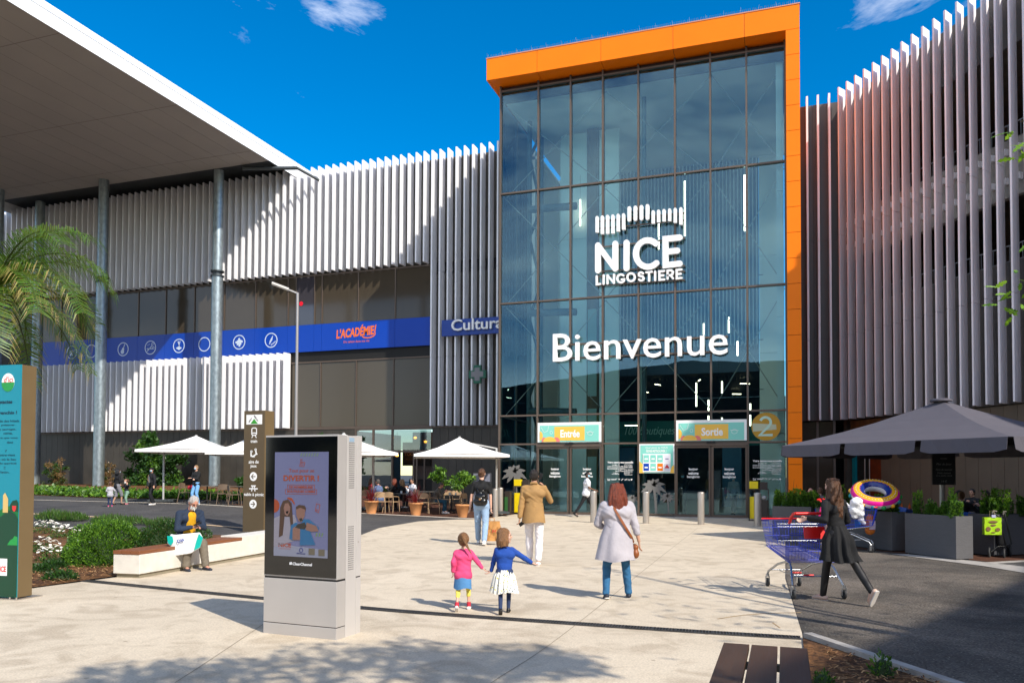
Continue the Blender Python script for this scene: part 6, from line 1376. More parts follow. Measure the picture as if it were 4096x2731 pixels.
def person(lab, g, heading, H, P):
    """P: pose and clothing. Local frame: +y faces forward, +x right hand, z up, lengths scaled to the body height."""
    kid = P.get('kid', 0); s = H / 1.75; root = thing('person', lab, 'person', g, R(heading), group=P.get('group')); inv = root.matrix_basis.inverted()
    V3 = lambda p: Vector(p) * s
    def tgt(p):
        if p[0] == 'px': return inv @ AT(p[1], p[2], (Vector(g) - CC).dot(CW) + (p[3] if len(p) > 3 else 0))
        if p[0] == 'w': return inv @ Vector(p[1])
        return V3(p)
    gi = P.get('girth', 1.0); vox = P.get('vox', .0095) * (.62 if kid else 1)
    hz = P.get('hipz', .80 if kid else .93); LEG = (.37, .36) if kid else (.44, .43); ARM = (.235, .215) if kid else (.285, .255)
    torso = .50 if kid else .50; shw = (.150 if kid else .185) * (1 + (gi - 1) * .5); hs_ = 1.38 if kid else 1.0
    hip = V3((0, P.get('hipy', 0), hz)); Lr = Matrix.Rotation(-R(P.get('lean', 2)), 4, 'X') @ Matrix.Rotation(R(P.get('side', 0)), 4, 'Y')
    U = lambda x, y, z: hip + Lr @ V3((x, y, z - .93))
    sh = [U(-shw, 0, 1.405 + (.0)), U(shw, 0, 1.405)]; nk = U(0, -.005, 1.46); chest = U(0, .005, 1.26); waist = U(0, 0, 1.07)
    if kid: nk = U(0, 0, 1.44)
    hcz = .125 * hs_ + .035; hyaw, hpit = P.get('yaw', 0), P.get('pitch', 0)
    HM = Matrix.Translation(U(0, .015, 1.46 + .055)) @ Matrix.Rotation(R(hyaw), 4, 'Z') @ Matrix.Rotation(-R(hpit), 4, 'X'); hsx = s * hs_; hp = lambda x, y, z: HM @ Vector((x * hsx, y * hsx, z * hsx))
    lh, rh = tgt(P.get('lh', (-.27, .05, .80))), tgt(P.get('rh', (.27, .05, .80))); lf_, rf_ = V3(P.get('lf', (-.10, .22, .0))), V3(P.get('rf', (.10, -.22, .0)))
    A = []
    for side, S0, T in ((-1, sh[0], lh), (1, sh[1], rh)):
        pole = P.get('lpole' if side < 0 else 'rpole', (side * .35, -1, -.25)); e, w_ = ik(S0, T, ARM[0] * s, ARM[1] * s, pole); A.append((S0, e, w_, side))
    Lg = []
    for side, F_ in ((-1, lf_), (1, rf_)):
        hj = hip + V3((side * (.09 if not kid else .07), 0, -.02)); heel = P.get('lheel' if side < 0 else 'rheel', 0); ank = F_ + V3((0, -.03, .075)) ; tdir = Vector((side * .12, 1, -math.tan(R(heel)))).normalized()
        kn, an = ik(hj, ank, LEG[0] * s, LEG[1] * s, P.get('kpole', (side * .12, 1, 0))); Lg.append((hj, kn, an, tdir, side))
    # ---- the body: one continuous skin
    b = Blob(); gb = gi * (.9 if kid else 1)
    hd = lambda c, r: b.ball(hp(*c), tuple(v * hsx for v in r), 20, 14, HM.to_3x3().to_4x4())
    hd((0, .0, .135), (.074, .092, .102)); hd((0, .022, .085), (.058, .070, .075)); b.cap(U(0, -.01, 1.40), hp(0, -.01, .06), .056 * s * (1 if not kid else .85), .052 * s * (1 if not kid else .9))
    hd((0, .095, .115), (.012, .022, .018)); b.cap(hp(0, .088, .135), hp(0, .104, .108), .009 * hsx, .013 * hsx); hd((0, .062, .040), (.028, .028, .020)); hd((0, .084, .080), (.022, .012, .006)); hd((0, .083, .070), (.019, .012, .007))
    for sx in (-1, 1): hd((sx * .078, -.005, .118), (.010, .020, .030)); hd((sx * .03, .078, .152), (.022, .014, .010)); hd((sx * .036, .066, .098), (.022, .02, .02))
    tk = .86 * gb
    b.cap(U(-.09, 0, 1.30), U(.09, 0, 1.30), .10 * s * tk, None, .8); b.cap(U(0, 0, 1.28), U(0, 0, 1.05), .125 * s * tk, .12 * s * tk, .72); b.cap(hip + V3((-.05, 0, .02)), hip + V3((.05, 0, .02)), .11 * s * tk, None, .85); b.cap(sh[0], sh[1], .045 * s * gb); b.cap(U(0, 0, 1.05), hip, .12 * s * tk, .12 * s * tk, .8)
    for S0, e, w_, side in A:
        b.cap(S0, e, .045 * s * gb, .034 * s * gb); b.cap(e, w_, .036 * s * gb, .024 * s)
        fd = (w_ - e).normalized(); hk = P.get('lhd' if side < 0 else 'rhd'); hdn = Vector(hk).normalized() if hk else (fd + Vector((0, .15, -.1))).normalized(); sd = Vector((0, 1, 0)) - hdn * hdn.y; sd = sd.normalized() if sd.length > .2 else Vector((1, 0, 0)); nrm = hdn.cross(sd) * side; pc = w_ + hdn * .045 * s
        b.cap(w_, w_ + hdn * .075 * s, .026 * s, .031 * s, .45, sd); cu_ = P.get('lcurl' if side < 0 else 'rcurl', .45)
        for fi, (off, ln) in enumerate(((.027, .070), (.009, .078), (-.009, .072), (-.026, .056))):
            o = w_ + hdn * .085 * s + sd * off * s; d1 = (hdn - nrm * cu_ * .5 * -1).normalized(); m1 = o + d1 * ln * .42 * s; d2 = (hdn + nrm * cu_ * 1.3).normalized(); m2 = m1 + d2 * ln * .33 * s; d3 = (hdn * (1 - cu_) + nrm * cu_ * 2).normalized(); fr = max(.0092 * s, vox * 1.15); b.cap(o, m1, fr, fr * .96); b.cap(m1, m2, fr * .96, fr * .9); b.cap(m2, m2 + d3 * ln * .25 * s, fr * .9, fr * .8)
        o = w_ + hdn * .03 * s + sd * .026 * s; d1 = (hdn * .75 + sd * .7 + nrm * .3).normalized(); b.cap(o, o + d1 * .035 * s, .0115 * s, .0102 * s); b.cap(o + d1 * .035 * s, o + d1 * .035 * s + (hdn + nrm * .4).normalized() * .028 * s, .0102 * s, .0085 * s)
    lt = P.get('legt', 1.0) * (1 if not kid else .85); lt0 = lt; lt = lt * (.84 if P.get('trousers') else 1)
    for hj, kn, an, td, side in Lg:
        b.cap(hj, kn, .076 * s * lt * gb, .050 * s * lt); b.cap(kn, kn.lerp(an, .35), .050 * s * lt, .051 * s * lt); b.cap(kn.lerp(an, .3), an, .050 * s * lt, .034 * s * lt); b.cap(an, an + td * .10 * s - V3((0, 0, .035)), .034 * s, .028 * s)
    bo = remesh(b, 'body', SK[P.get('skin', 'fair')], root, vox, 2)
    e_ = MB()
    for sx in (-1, 1): e_.ball(hp(sx * .030, .086, .138), .0085 * hsx, 10, 6)
    e_.build('eyes', M('eye', (.03, .02, .015), .2), root)
    e_ = MB()
    for sx in (-1, 1): e_.bar(hp(sx * .016, .092, .156), hp(sx * .045, .083, .157), .008 * hsx, .006 * hsx)
    e_.bar(hp(-.018, .0945, .0755), hp(.018, .0945, .0755), .006 * hsx, .004 * hsx); e_.build('brows_and_mouth', M('brow', (.10, .03, .02), .7), root)
    if P.get('mask'):
        c_ = Blob(); dz_ = -.05 if P['mask'] == 'chin' else 0
        for u in range(-3, 4):
            for v in range(4): c_.ball(hp(u * .017, .094 - .0032 * u * u - .004 * abs(v - 1.5) + (dz_ * -.0), .055 + v * .022 + dz_ * .55), .0125 * hsx, 8, 6)
        c_.cap(hp(-.05, .055, .11 + dz_ * .5), hp(-.076, -.01, .12), .004 * hsx); c_.cap(hp(.05, .055, .11 + dz_ * .5), hp(.076, -.01, .12), .004 * hsx); remesh(c_, 'face_mask', MASK if P['mask'] != 'chin' else MASKW, root, vox * .8, 2)
    if P.get('glasses'):
        c_ = MB()
        for sx in (-1, 1): c_.tube([hp(sx * .031 + .02 * math.cos(R(a)), .098, .138 + .016 * math.sin(R(a))) for a in range(0, 360, 30)], .0022 * hsx, 5, True); c_.rod(hp(sx * .052, .095, .14), hp(sx * .078, 0, .14), .002 * hsx)
        c_.build('glasses', MC['black'], root)
    # ---- shoes
    sc = P.get('shoes', 'white'); smt = {'white': M('shoe_white', 'e9e6e2', .6), 'black': M('shoe_black', '15130f', .35), 'beige': M('shoe_beige', 'c9a996', .7), 'navy': M('shoe_navy', '1c2433', .6), 'pink': M('shoe_pink', 'd0306a', .6), 'brown': M('shoe_brown', '6b3a1c', .5)}[sc]
    for hj, kn, an, td, side in Lg:
        c_ = Blob(); a0 = an - V3((0, 0, .0)); dn_ = Vector((0, 0, -1)) - td * -td.z * 1; up = (Vector((0, 0, 1)) - td * td.z).normalized()
        c_.cap(a0 - td * .035 * s - up * .035 * s, a0 + td * .05 * s - up * .035 * s, .041 * s, .042 * s, .85); c_.cap(a0 + td * .05 * s - up * .035 * s, a0 + td * .15 * s - up * .048 * s, .042 * s, .030 * s, .8)
        if P.get('ankle_shoe', 1): c_.cap(a0 - up * .02 * s, a0 - td * .005 * s, .042 * s, .040 * s)
        o_ = remesh(c_, 'shoe', smt, root, vox * .9, 2)
        sb = MB(); w0 = .036 * s; pts = [(-.072, -.6), (-.06, -.95), (.04, -1.0), (.12, -1.05), (.17, -.6), (.185, 0), (.17, .6), (.12, 1.05), (.04, 1), (-.06, .95), (-.072, .6)]; sdv = td.cross(up).normalized()
        sb.add([a0 + td * x * s + sdv * y * w0 - up * (.078 + q) * s for q in (-.012, .004) for x, y in pts], [tuple(range(11)), tuple(range(11, 22))[::-1]] + [(i, (i + 1) % 11, 11 + (i + 1) % 11, 11 + i) for i in range(11)])
        sb.build('sole', M('sole_light', 'cfc8c0', .7) if sc != 'black' else M('sole_dark', '241f1b', .7), root)
    # ---- trousers / tights
    if P.get('trousers'):
        mt, length, fit = P['trousers']; c_ = Blob(); lt = lt0; fx = max(.88, fit) * lt
        c_.cap(hip + V3((-.055, 0, .03)), hip + V3((.055, 0, .03)), .122 * s * gi, None, .9); c_.cap(hip + V3((0, 0, -.01)), U(0, 0, 1.04), .135 * s * gi, .125 * s * gi, .82); c_.cap(hip + V3((-.07, -.035, -.03)), hip + V3((.07, -.035, -.03)), .10 * s * gi)
        for hj, kn, an, td, side in Lg:
            r0, r1, r2 = .090 * gi, .064, .050; r0 *= s; r1 *= s * fx; r2 *= s * fx; c_.cap(hj, kn, r0 * max(1, fx * .97), r1)
            if length > .5: q = (length - .5) * 2; en = kn.lerp(an, q); c_.cap(kn, kn.lerp(en, .45), r1, r1 * .97); c_.cap(kn.lerp(en, .4), en, r1 * .97, r2 + (r1 - r2) * (1 - q))
            if P.get('wrinkle') and length > .9:
                for z_ in (.72, .82, .92): c_.cap(kn.lerp(an, z_), kn.lerp(an, z_ + .02), r2 * 1.12, r2 * 1.1)
        remesh(c_, 'trousers' if fit > .8 else 'tights', mt, root, vox, 8, .0045 * s if fit > .8 else 0)
    # ---- top
    if P.get('top'):
        mt, sleeve, hem, fit = P['top']; c_ = Blob(); f = fit * gi
        c_.cap(U(-.085, -.005, 1.31), U(.085, -.005, 1.31), .112 * s * f, None, .86); c_.cap(U(0, 0, 1.30), U(0, 0, 1.08), .150 * s * f, .135 * s * f, .74); c_.cap(sh[0].lerp(sh[1], .04), sh[0].lerp(sh[1], .96), .056 * s * f); c_.cap(U(-.06, 0, 1.43), U(.06, 0, 1.43), .050 * s * f); c_.cap(nk + V3((0, 0, -.03)), nk + V3((0, 0, .012)), .066 * s * (1 if not kid else .9), .062 * s * (1 if not kid else .9))
        if P.get('bust'): c_.cap(U(-.07, .075, 1.25), U(.07, .075, 1.25), .062 * s * f)
        c_.cap(U(0, 0, 1.10), U(0, -.005, min(1.08, hem + .10)), .138 * s * f, (.150 if hem < 1.0 else .138) * s * f, .80)
        if hem < .95: c_.cap(hip + V3((-.05, -.02, -.02)), hip + V3((.05, -.02, -.02)), .125 * s * f)
        for S0, e, w_, side in A:
            r = .0565 * s * f ** .55; c_.cap(S0, S0.lerp(e, min(1, sleeve * 2)), r, r * .88)
            if sleeve > .5: en = e.lerp(w_, (sleeve - .5) * 2); c_.cap(e, en, r * .88, r * P.get('cuff', .70)); c_.cap(e.lerp(en, .25) + Vector((0, 0, 0)), e.lerp(en, .3), r * .92)
        remesh(c_, P.get('topname', 'shirt'), mt, root, vox, 8, .0050 * s)
    return root, dict(U=U, hp=hp, HM=HM, hsx=hsx, s=s, A=A, L=Lg, hip=hip, vox=vox, inv=inv, sh=sh, V3=V3, nk=nk)
def hair(root, K, style, col, L_=.0, seed=1, extra=None):
    hp, hsx, s, vox = K['hp'], K['hsx'], K['s'], K['vox']; b = Blob(); HM = K['HM']; hd = lambda c, r: b.ball(hp(*c), tuple(v * hsx for v in r), 20, 14, HM.to_3x3().to_4x4()); rr = random.Random(seed)
    if style == 'bald': hd((0, -.022, .118), (.078, .078, .05))
    else: hd((0, -.012, .150), (.083, .095, .098)); hd((0, -.035, .11), (.080, .070, .085))
    if style == 'short':
        for i in range(40): a = rr.uniform(-2.9, 2.9); z = rr.uniform(.10, .24); q = math.sqrt(max(0, 1 - ((z - .15) / .1) ** 2)); b.ball(hp(.080 * q * math.sin(a), -.012 - .088 * q * math.cos(a) * (1 if math.cos(a) > -.3 else .5), z), .013 * hsx, 6, 4)
    if style in ('long', 'wavy'):
        wav = .016 if style == 'wavy' else .006; dn = (Vector((0, 0, -1)))
        for i in range(46):
            a = R(-100 + 200 * i / 45 + rr.uniform(-4, 4)); r0 = .080; st = hp(r0 * math.sin(a), -.01 - r0 * .95 * math.cos(a), .17 + rr.uniform(-.03, .05)); lay = rr.uniform(.0, .03); ln = L_ * rr.uniform(.82, 1.05) * (1 - .12 * abs(math.sin(a))); pts = []
            n = 12; out = Vector((math.sin(a), -math.cos(a), 0)); out = HM.to_3x3() @ out; ph = rr.uniform(0, 6)
            for j in range(n + 1):
                t = j / n; w_ = wav * math.sin(t * (14 if style == 'wavy' else 6) + ph); pts.append(st + dn * ln * t * s + out * ((.012 + lay) * math.sin(t * math.pi * .7) + (P_BACK * t if math.cos(a) > .3 else P_BACK * .3 * t)) * s + Vector((w_ * math.cos(a), w_, 0)) * s)
            for j in range(n): b.cap(pts[j], pts[j + 1], (.021 - .010 * j / n) * s, (.021 - .010 * (j + 1) / n) * s)
    if style == 'pony':
        p0 = hp(.0, -.10, .20); b.cap(hp(0, -.07, .20), p0, .03 * s); side = extra or 0; p = p0; hd((0, -.02, .14), (.092, .10, .105))
        for j in range(9): q = p + Vector((side * .024, -.010, -.052 + .002 * j)) * s; b.cap(p, q, (.050 - .0048 * j) * s, (.050 - .0048 * (j + 1)) * s); p = q
    if style == 'halfup':
        for i in range(30):
            a = R(-115 + 230 * i / 29); st = hp(.078 * math.sin(a), -.01 - .078 * math.cos(a), .15); out = HM.to_3x3() @ Vector((math.sin(a), -math.cos(a), 0)); en = st + Vector((0, 0, -L_ * rr.uniform(.9, 1.05))) * s + out * .035 * s; md = st.lerp(en, .5) + out * .012 * s; b.cap(st, md, .022 * s, .020 * s); b.cap(md, en, .020 * s, .011 * s)
        b.cap(hp(0, -.06, .24), hp(0, -.11, .18), .022 * s); b.cap(hp(0, -.10, .19), hp(0, -.11, .05), .022 * s, .010 * s)
    if style == 'bun': b.ball(hp(0, -.11, .15), .045 * s, 12, 8)
    if style == 'wrap': hd((0, -.01, .175), (.095, .105, .075))
    o = remesh(b, 'hair' if style != 'wrap' else 'headwrap', HAIR[col] if style != 'wrap' else cloth('wrap_black', '0d0d10'), root, vox, 1, -.0022 * hsx if style != 'wrap' else .003); return o
P_BACK = .05
def wpt(root, K, p): return root.matrix_basis @ p
def Hpx(px, ytop, g): return PT(px, ytop, g).z - g[2]
def smooth_bag(name, lab, cat, root_loc, rot, build, parts): pass
# ---- 1 woman with black backpack
g = Gt(1925, 2178); H = Hpx(1907, 1874, g)
jean_l = cloth('denim_light', '8fa9c6', nscale=5); tee = cloth('tee_black', '0c0c0e')
r, K = person('woman in a black T-shirt and pale jeans walking away with a small black backpack', g, 14, H, dict(lf=(-.10, .28, 0), rf=(.10, -.24, .02), rheel=-18 * -1, lh=(-.27, .02, .84), rh=('px', 1966, 2068), rhd=(0, 0, -1), rcurl=.8, top=(tee, .36, 1.0, .98), trousers=(jean_l, .93, 1.15), shoes='white', skin='fair', yaw=-12, girth=1.0)); hair(r, K, 'bun', 'brown')
s = K['s']; U = K['U']; c_ = MB(); c_.tube([K['hp'](.07 * math.sin(R(a)), .06 * math.cos(R(a)) + .0, .235) for a in range(-80, 81, 20)], .008 * s, 6); c_.build('hair_sunglasses', MC['black'], r)
leather = M('leather_black', '101010', .28, noise=.3, nscale=20, bump=.4, bscale=30)
bp_ = thing('backpack', 'small black leather backpack worn by the woman in the black T-shirt', 'backpack', r.matrix_basis @ U(0, -.16, 1.05), R(14)); b = Blob(); b.cap((-.06, -.03, .05), (.06, -.03, .05), .085 * s, None, 1.0); b.cap((-.07, -.02, -.06), (.07, -.02, -.06), .10 * s, None, 1); b.cap((0, -.02, .0), (0, -.02, .14), .085 * s, .05 * s); remesh(b, 'bag', leather, bp_, .011)
b = Blob(); b.cap((-.05, -.09, .07), (.05, -.09, .07), .045 * s, None, .8); b.cap((-.03, -.11, .03), (.03, -.11, .0), .035 * s); remesh(b, 'flap', leather, bp_, .011); b = MB(); b.rod((.0, -.150, .0), (.0, -.162, -.0), .026, n=14); b.build('clasp', MC['gold'], bp_)
for sx in (-1, 1): b = MB(); b.tube([(sx * .05, -.02, .18), (sx * .10, .02, .27), (sx * .10, .12, .30), (sx * .13, .26, .20), (sx * .15, .16, .0), (sx * .10, .02, -.1)], .011, 6); b.build('strap', leather, bp_)
hc = AT(1968, 2080, (Vector(g) - CC).dot(CW)); kb = thing('paper_bag', 'creased brown paper carrier bag hanging from the hand of the woman with the backpack', 'bag', hc + Vector((0, 0, -.50)), R(10)); b = MB(); nx = 7; nz = 7; rr = random.Random(4)
def crease_box(b, w, d, h_, amp, seed, nx=7, nz=7):
    rr = random.Random(seed); ring = []
    for i in range(nx): ring.append((-w / 2 + w * i / nx, -d / 2))
    for i in range(3): ring.append((w / 2, -d / 2 + d * i / 3))
    for i in range(nx): ring.append((w / 2 - w * i / nx, d / 2))
    for i in range(3): ring.append((-w / 2, d / 2 - d * i / 3))
    m_ = len(ring); vs = [(x + rr.gauss(0, amp), y + rr.gauss(0, amp), h_ * j / nz + rr.gauss(0, amp * .4) * (0 < j < nz)) for j in range(nz + 1) for x, y in ring]
    b.add(vs, [(j * m_ + i, j * m_ + (i + 1) % m_, (j + 1) * m_ + (i + 1) % m_, (j + 1) * m_ + i) for j in range(nz) for i in range(m_)] + [tuple(range(m_))[::-1]]); return b
crease_box(b, .36, .13, .48, .010, 4).build('bag', M('kraft', 'c08a4e', .8, noise=.15, nscale=6), kb); b = MB()
for y in (-.06, .06): b.tube([(-.06, y, .48), (-.05, y * .3, .56), (.05, y * .3, .56), (.06, y, .48)], .006, 5)
b.build('handle', MC['kraft'], kb); b = MB(); text_fit(b, 'M', FY(0, -.078, 0), .02, .10, .20, .28, .003, font_shear=.2); b.build('print', MC['red_print'], kb)
# ---- 2 man in tan jacket
g = Gt(2135, 2258); H = Hpx(2160, 1878, g); tanj = cloth('jacket_tan', 'a07c4c', nscale=6, bump=.5, bscale=11); wtr = cloth('chino_white', 'e6e0e2')
r, K = person('man in a tan blazer and white trousers walking away with a phone at his ear', g, 14, H, dict(lf=(-.08, .22, .0), rf=(.09, -.12, 0), rheel=6, lh=('px', 2078, 2078), lcurl=.8, rh=(.188, .115, 1.40), rhd=(-.42, -.35, 1), rcurl=.7, rpole=(.5, 0, -1), top=(tanj, .96, .99, 1.14), trousers=(wtr, .93, 1.12), shoes='white', ankle_shoe=0, skin='tan', girth=1.0, topname='blazer', cuff=.74)); hair(r, K, 'short', 'dark'); U = K['U']; s = K['s']
b = MB(); loft_skirt('blazer_hem', tanj, r, [(0, .0, U(0, 0, 1.14).z, .168 * s, .128 * s), (0, -.0, U(0, 0, 1.0).z, .188 * s, .15 * s), (0, -.0, U(0, 0, .78).z, .222 * s, .178 * s)], 3, .02); b = MB(); b.tube([U(-.062, -.055, 1.50), U(0, -.075, 1.505), U(.062, -.055, 1.50)], .02 * s, 8); b.build('collar', tanj, r)
ph = thing('mobile_phone', 'dark phone held to the ear of the man in the tan blazer', 'phone', r.matrix_basis @ K['hp'](.118, .035, .115), R(14)); b = MB(); b.box(-.035, .035, -.006, .006, -.06, .06, Matrix.Rotation(R(20), 4, 'Y')); b.build('case', MC['black'], ph, bevel=.004)
ph = thing('wallet', 'dark wallet in the lowered left hand of the man in the tan blazer', 'wallet', AT(2086, 2094, (Vector(g) - CC).dot(CW) + .0)); b = MB(); b.box(-.05, .05, -.012, .012, -.035, .035, Matrix.Rotation(R(-35), 4, 'Y')); b.build('case', leather, ph, bevel=.004)
# ---- 3, 4 two little girls hand in hand
hold_ = AT(1953, 2296, ((Vector(Gt(1852, 2440)) - CC).dot(CW) + (Vector(Gt(2017, 2452)) - CC).dot(CW)) / 2)
g = Gt(1852, 2440); H = Hpx(1868, 2124, g); pink = cloth('knit_pink', 'dd4677', bump=.3); den = cloth('denim_blue', '4c82b4', nscale=7); yel = cloth('leggings_yellow', 'e6d55c')
r, K = person('little girl in a pink cardigan and denim skirt walking away, left of the pair', g, 16, H, dict(kid=1, lf=(-.11, -.24, .04), lheel=48, rf=(.12, .12, 0), lh=('px', 1812, 2285), rh=('w', hold_ - CR * .035 + CU * .03), rhd=(.7, 0, -.6), top=(pink, .96, .93, 1.13), trousers=(yel, .66, .95), shoes='white', skin='fair', yaw=-5, girth=1.1)); hair(r, K, 'pony', 'light', extra=1.0); s = K['s']; U = K['U']
loft_skirt('denim_skirt', den, r, [(0, 0, U(0, 0, .98).z, .150 * s, .125 * s), (0, -.01, U(0, 0, .86).z, .185 * s, .155 * s), (0, -.01, U(0, 0, .62).z, .20 * s, .165 * s)], 3, .02)
for hj, kn, an, td, sd in K['L']: b = MB(); b.rod(kn.lerp(an, .72), an, .047 * s, .046 * s, n=12); b.build('sock', M('sock_red', 'b8283a', .8), r)
g = Gt(2017, 2452); H = Hpx(2030, 2106, g); blu = cloth('knit_blue', '16459a', bump=.7, bscale=70, bdist=.01); nav = cloth('tights_navy', '253559')
dress = M('dress_print', 'e9e7dc', .8, bump=.3, bscale=14, bdist=.015)
def spots(mt, cols, sc=38, th=.20):
    n = mt.node_tree.nodes; l = mt.node_tree.links.new; b_ = n['Principled BSDF']; t = n.new('ShaderNodeTexCoord'); v = n.new('ShaderNodeTexVoronoi'); v.inputs['Scale'].default_value = sc; l(t.outputs['Object'], v.inputs['Vector']); r1 = n.new('ShaderNodeValToRGB'); r1.color_ramp.interpolation = 'CONSTANT'; r1.color_ramp.elements[0].color = (1, 1, 1, 1); r1.color_ramp.elements[1].position = th; r1.color_ramp.elements[1].color = (0, 0, 0, 1); l(v.outputs['Distance'], r1.inputs[0])
    sp = n.new('ShaderNodeSeparateColor'); l(v.outputs['Color'], sp.inputs[0]); r2 = n.new('ShaderNodeValToRGB'); r2.color_ramp.interpolation = 'CONSTANT'
    r2.color_ramp.elements[0].color = (*lin(cols[0]), 1); r2.color_ramp.elements[1].position = .5; r2.color_ramp.elements[1].color = (*lin(cols[1]), 1); l(sp.outputs[0], r2.inputs[0]); mx_ = n.new('ShaderNodeMixRGB'); l(r1.outputs[0], mx_.inputs[0]); mx_.inputs[1].default_value = b_.inputs['Base Color'].default_value; l(r2.outputs[0], mx_.inputs[2]); l(mx_.outputs[0], b_.inputs['Base Color'])
spots(dress, ('c8b93c', '5b6b78'), 34, .30)
r, K = person('little girl in a blue cardigan and white patterned dress looking right', g, 16, H, dict(kid=1, lf=(-.06, -.22, .03), lheel=40, rf=(.08, .10, 0), lh=('w', hold_ + CR * .035 + CU * .035), lhd=(-.7, 0, -.6), rh=('px', 2146, 2262), rhd=(.8, 0, -.4), top=(blu, 1.0, 1.02, 1.12), trousers=(nav, .98, .80), shoes='black', skin='fair', yaw=-78, girth=1.05, topname='cardigan')); hair(r, K, 'halfup', 'light', L_=.24); s = K['s']; U = K['U']
loft_skirt('dress', dress, r, [(0, 0, U(0, 0, 1.03).z, .135 * s, .115 * s), (0, -.01, U(0, 0, .90).z, .195 * s, .165 * s), (0, -.01, U(0, 0, .56).z, .255 * s, .215 * s)], 15, .10, 96)
# ---- 5 woman with red hair and grey cardigan
g = Gt(2468, 2398); H = Hpx(2478, 1932, g); gcard = cloth('cardigan_grey', 'aea9af', nscale=5, bump=.5, bscale=9); jn = cloth('denim_mid', '2c6590', nscale=6, bump=.9, bscale=14)
r, K = person('woman with auburn hair in a long pale grey cardigan and jeans walking away', g, 18, H, dict(lf=(-.16, .08, .0), rf=(.20, .22, 0), lheel=22, lh=(-.16, .26, 1.05), lpole=(-.8, -.6, -.6), rh=('px', 2556, 2165), rhd=(.1, 0, -1), top=(gcard, .74, 1.02, 1.20), trousers=(jn, .97, 1.02), wrinkle=1, shoes='navy', ankle_shoe=0, skin='tan', girth=1.16, topname='cardigan_top', cuff=.8)); P_BACK = .05; hair(r, K, 'long', 'auburn', L_=.40, seed=3); s = K['s']; U = K['U']
loft_skirt('cardigan', gcard, r, [(0, .0, U(0, 0, 1.24).z, .155 * s, .120 * s), (0, .0, U(0, 0, 1.10).z, .192 * s, .160 * s), (-.015, .0, U(0, 0, .93).z, .235 * s, .20 * s), (-.03, -.01, U(0, 0, .60).z, .29 * s, .235 * s)], 5, .055, 72, seed=5)
pts = [U(-.075, -.075, 1.455), U(-.05, -.155, 1.36), U(.03, -.175, 1.22), U(.115, -.175, 1.08), U(.20, -.12, .95), U(.25, .02, .86)]; b = MB()
for i in range(5): b.bar(pts[i], pts[i + 1], .032, .008, (0, -1, .3))
W_ = lambda p: r.matrix_basis @ p
sb = thing('shoulder_bag', 'tan leather shoulder bag worn across the back of the woman with auburn hair', 'bag', W_(U(.27, .02, .74)), R(18)); inv = sb.matrix_basis.inverted(); tanl = M('leather_tan', '8a4b1e', .45, noise=.15, nscale=9); b.v = [tuple(inv @ (r.matrix_basis @ Vector(p))) for p in b.v]; b.build('strap', tanl, sb); b = Blob(); b.cap((0, -.08, -.04), (0, .08, -.04), .05, None, 1.3); b.cap((0, -.07, .05), (0, .07, .05), .042); remesh(b, 'bag', tanl, sb, .012)
# ---- 6 woman in black pushing the cart
g = Gt(3350, 2408); H = Hpx(3355, 1912, g); blk = cloth('dress_black', '0d0d0f', nscale=6, bump=.5, bscale=12); tig = cloth('tights_black', '0d0b0e', rough=.6, bump=0)
r, K = person('woman with long wavy hair in a black dress and tights pushing the empty cart', g, 48, H, dict(lf=(-.02, .26, .0), rf=(.06, -.50, .10), rheel=62, lean=6, lh=('px', 3228, 2072, .02), lhd=(-.1, .8, -.3), lcurl=.8, lpole=(-.6, -.2, -1), rh=(.26, .30, 1.06), rpole=(.5, -.8, -.6), top=(blk, .93, 1.02, 1.02), trousers=(tig, .99, .78), shoes='beige', ankle_shoe=0, skin='fair', yaw=5, girth=.96, topname='dress_top', cuff=.85)); P_BACK = .03; hair(r, K, 'wavy', 'brown', L_=.52, seed=8); s = K['s']; U = K['U']
loft_skirt('dress_skirt', blk, r, [(0, .0, U(0, 0, 1.08).z, .135 * s, .108 * s), (0, -.01, U(0, 0, 1.0).z, .150 * s, .142 * s), (0, -.02, U(0, 0, .90).z, .195 * s, .185 * s), (.0, -.04, U(0, 0, .70).z, .22 * s, .20 * s), (.0, -.06, U(0, 0, .585).z, .24 * s, .24 * s)], 9, .16, 96, seed=2)
# ---- 7 guard in white shirt
g = Gt(2346, 2067); H = Hpx(2358, 1887, g); wsh = cloth('shirt_white', 'd8dbe2'); btr = cloth('trousers_black', '14151a')
r, K = person('woman in a white shirt and blue mask striding right outside the entrance doors', g, -78, H, dict(lf=(-.06, .34, 0), rf=(.08, -.42, .05), rheel=35, lean=3, lh=(-.10, .30, 1.06), lpole=(-.7, -1, -.3), rh=(.08, .32, 1.05), rpole=(.7, -1, -.3), top=(wsh, .33, .86, 1.18), trousers=(btr, .97, .95), shoes='black', skin='brown', yaw=-35, mask=1, girth=1.1, vox=.012)); hair(r, K, 'bun', 'black')
